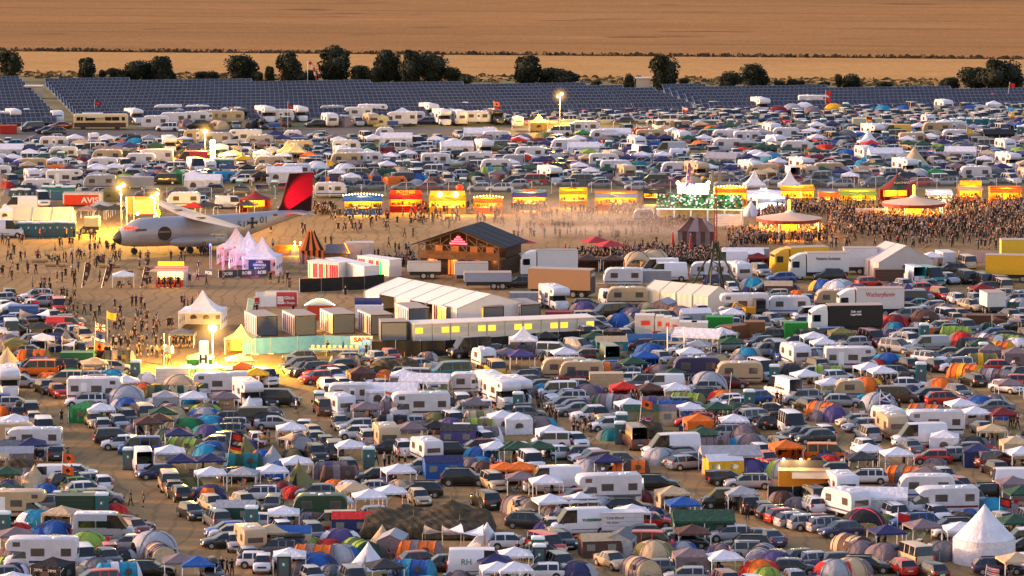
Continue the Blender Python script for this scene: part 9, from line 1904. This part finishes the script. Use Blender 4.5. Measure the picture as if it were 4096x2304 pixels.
for t in THINGS:
    o=t['o']
    if o.get('label'): continue
    base=((colword(t)+' ') if colword(t) else '')+t['word']; vw=view(t); ns=neigh(t); z=zone(t); cand=[]
    for q in ns: cand.append('%s %s %s, %s'%(base,rel(t,q),short(q).replace('a ','a ',1),z))
    for q in ns:
        if vw: cand.append('%s %s, %s %s, %s'%(base,vw,rel(t,q),short(q),z))
    for i,q in enumerate(ns):
        for r2 in ns[i+1:]:
            cand.append('%s %s %s and %s %s'%(base,rel(t,q),short(q),rel(t,r2),short(r2)))
            cand.append('%s %s %s, %s %s, %s'%(base,rel(t,q),short(q),rel(t,r2),short(r2),z))
    ok=None
    for c_ in cand:
        if c_ not in used and 4<=nw(c_)<=16: ok=c_; break
    if not ok:
        X,Y=t['px']; 
        for k_ in range(1,30):
            c_='%s, %s from the %s in the %s'%(base,ORD[k_%15],'left' if k_<15 else 'right',z)
            if c_ not in used and nw(c_)<=16: ok=c_; break
    if not ok: ok='%s in the %s'%(base,z)
    used[ok]=1; o['label']=ok
# people: nearest thing plus clothing
for (o,x_,y_,cn,sit) in PT:
    d=dict(x=x_,y=y_,px=pix((x_,y_,0)),kind='p'); ns=[]
    for rr in (1,2,4):
        kx,ky=int(x_//12),int(y_//12); ns=[]
        for i in range(-rr,rr+1):
            for j in range(-rr,rr+1): ns+=GR.get((kx+i,ky+j),[])
        if len(ns)>=4: break
    ns.sort(key=lambda q:(q['x']-x_)**2+(q['y']-y_)**2); ns=ns[:8]; z=zone(d); vb='sitting' if sit else 'standing'
    ok=None; cand=[]
    for q in ns: cand.append('person in %s %s %s %s, %s'%(cn,vb,rel(d,q),short(q),z))
    for i,q in enumerate(ns):
        for r2 in ns[i+1:]: cand.append('person in %s %s %s %s and %s %s'%(cn,vb,rel(d,q),short(q),rel(d,r2),short(r2)))
    for c_ in cand:
        if c_ not in used and nw(c_)<=16: ok=c_; break
    if ok is None: ok='person in %s clothes %s in the loose crowd, %s'%(cn,vb,z)
    used[ok]=1; o['label']=ok
# ================================================================ smoke drifting over the plaza
if SMOKE:
    m=bpy.data.materials.new('barbecue_smoke'); m.use_nodes=True; t=m.node_tree; t.nodes.remove(t.nodes['Principled BSDF']); N=t.nodes.new; Lk=t.links.new
    pv_=N('ShaderNodeVolumePrincipled'); pv_.inputs['Color'].default_value=(.95,.80,.70,1); pv_.inputs['Anisotropy'].default_value=.2
    tc_=N('ShaderNodeTexCoord'); nz_=N('ShaderNodeTexNoise'); nz_.inputs['Scale'].default_value=1.6; nz_.inputs['Detail'].default_value=3; mp=N('ShaderNodeMapping'); mp.inputs['Scale'].default_value=(1.4,1.4,2.2); Lk(tc_.outputs['Object'],mp.inputs[0]); Lk(mp.outputs[0],nz_.inputs['Vector'])
    ln=N('ShaderNodeVectorMath'); ln.operation='LENGTH'; Lk(tc_.outputs['Object'],ln.inputs[0])
    a=N('ShaderNodeMapRange'); a.inputs[1].default_value=1; a.inputs[2].default_value=.1; a.inputs[3].default_value=0; a.inputs[4].default_value=1; Lk(ln.outputs['Value'],a.inputs[0])
    b_=N('ShaderNodeMapRange'); b_.inputs[1].default_value=.38; b_.inputs[2].default_value=.72; b_.inputs[3].default_value=0; b_.inputs[4].default_value=SMOKE; Lk(nz_.outputs['Fac'],b_.inputs[0])
    mm=N('ShaderNodeMath'); mm.operation='MULTIPLY'; Lk(a.outputs[0],mm.inputs[0]); Lk(b_.outputs[0],mm.inputs[1]); Lk(mm.outputs[0],pv_.inputs['Density']); Lk(pv_.outputs[0],t.nodes['Material Output'].inputs['Volume'])
    gx,gy=at(2,1,700,930); s_=MB(); s_.ball((0,0,0),1,nu=20,nv=12); o=part('smoke',s_.mesh('smoke',[m],True),None,loc=(gx,gy,1.5)); o.scale=(26,22,4.6); tag(o,'pale haze of barbecue smoke drifting over the plaza','smoke',kind='stuff')
# ================================================================ render settings
sc.view_settings.view_transform='Standard'; sc.view_settings.look='None'; sc.view_settings.exposure=0; sc.view_settings.gamma=1
sc.cycles.max_bounces=4; sc.cycles.diffuse_bounces=2; sc.cycles.glossy_bounces=2; sc.cycles.transmission_bounces=2; sc.cycles.transparent_max_bounces=8; sc.cycles.volume_bounces=0
sc.cycles.sample_clamp_indirect=4; sc.cycles.use_denoising=True; sc.cycles.volume_step_rate=4
print('THINGS',len(THINGS),'people',len(PEOPLE),'objects',len(sc.objects))
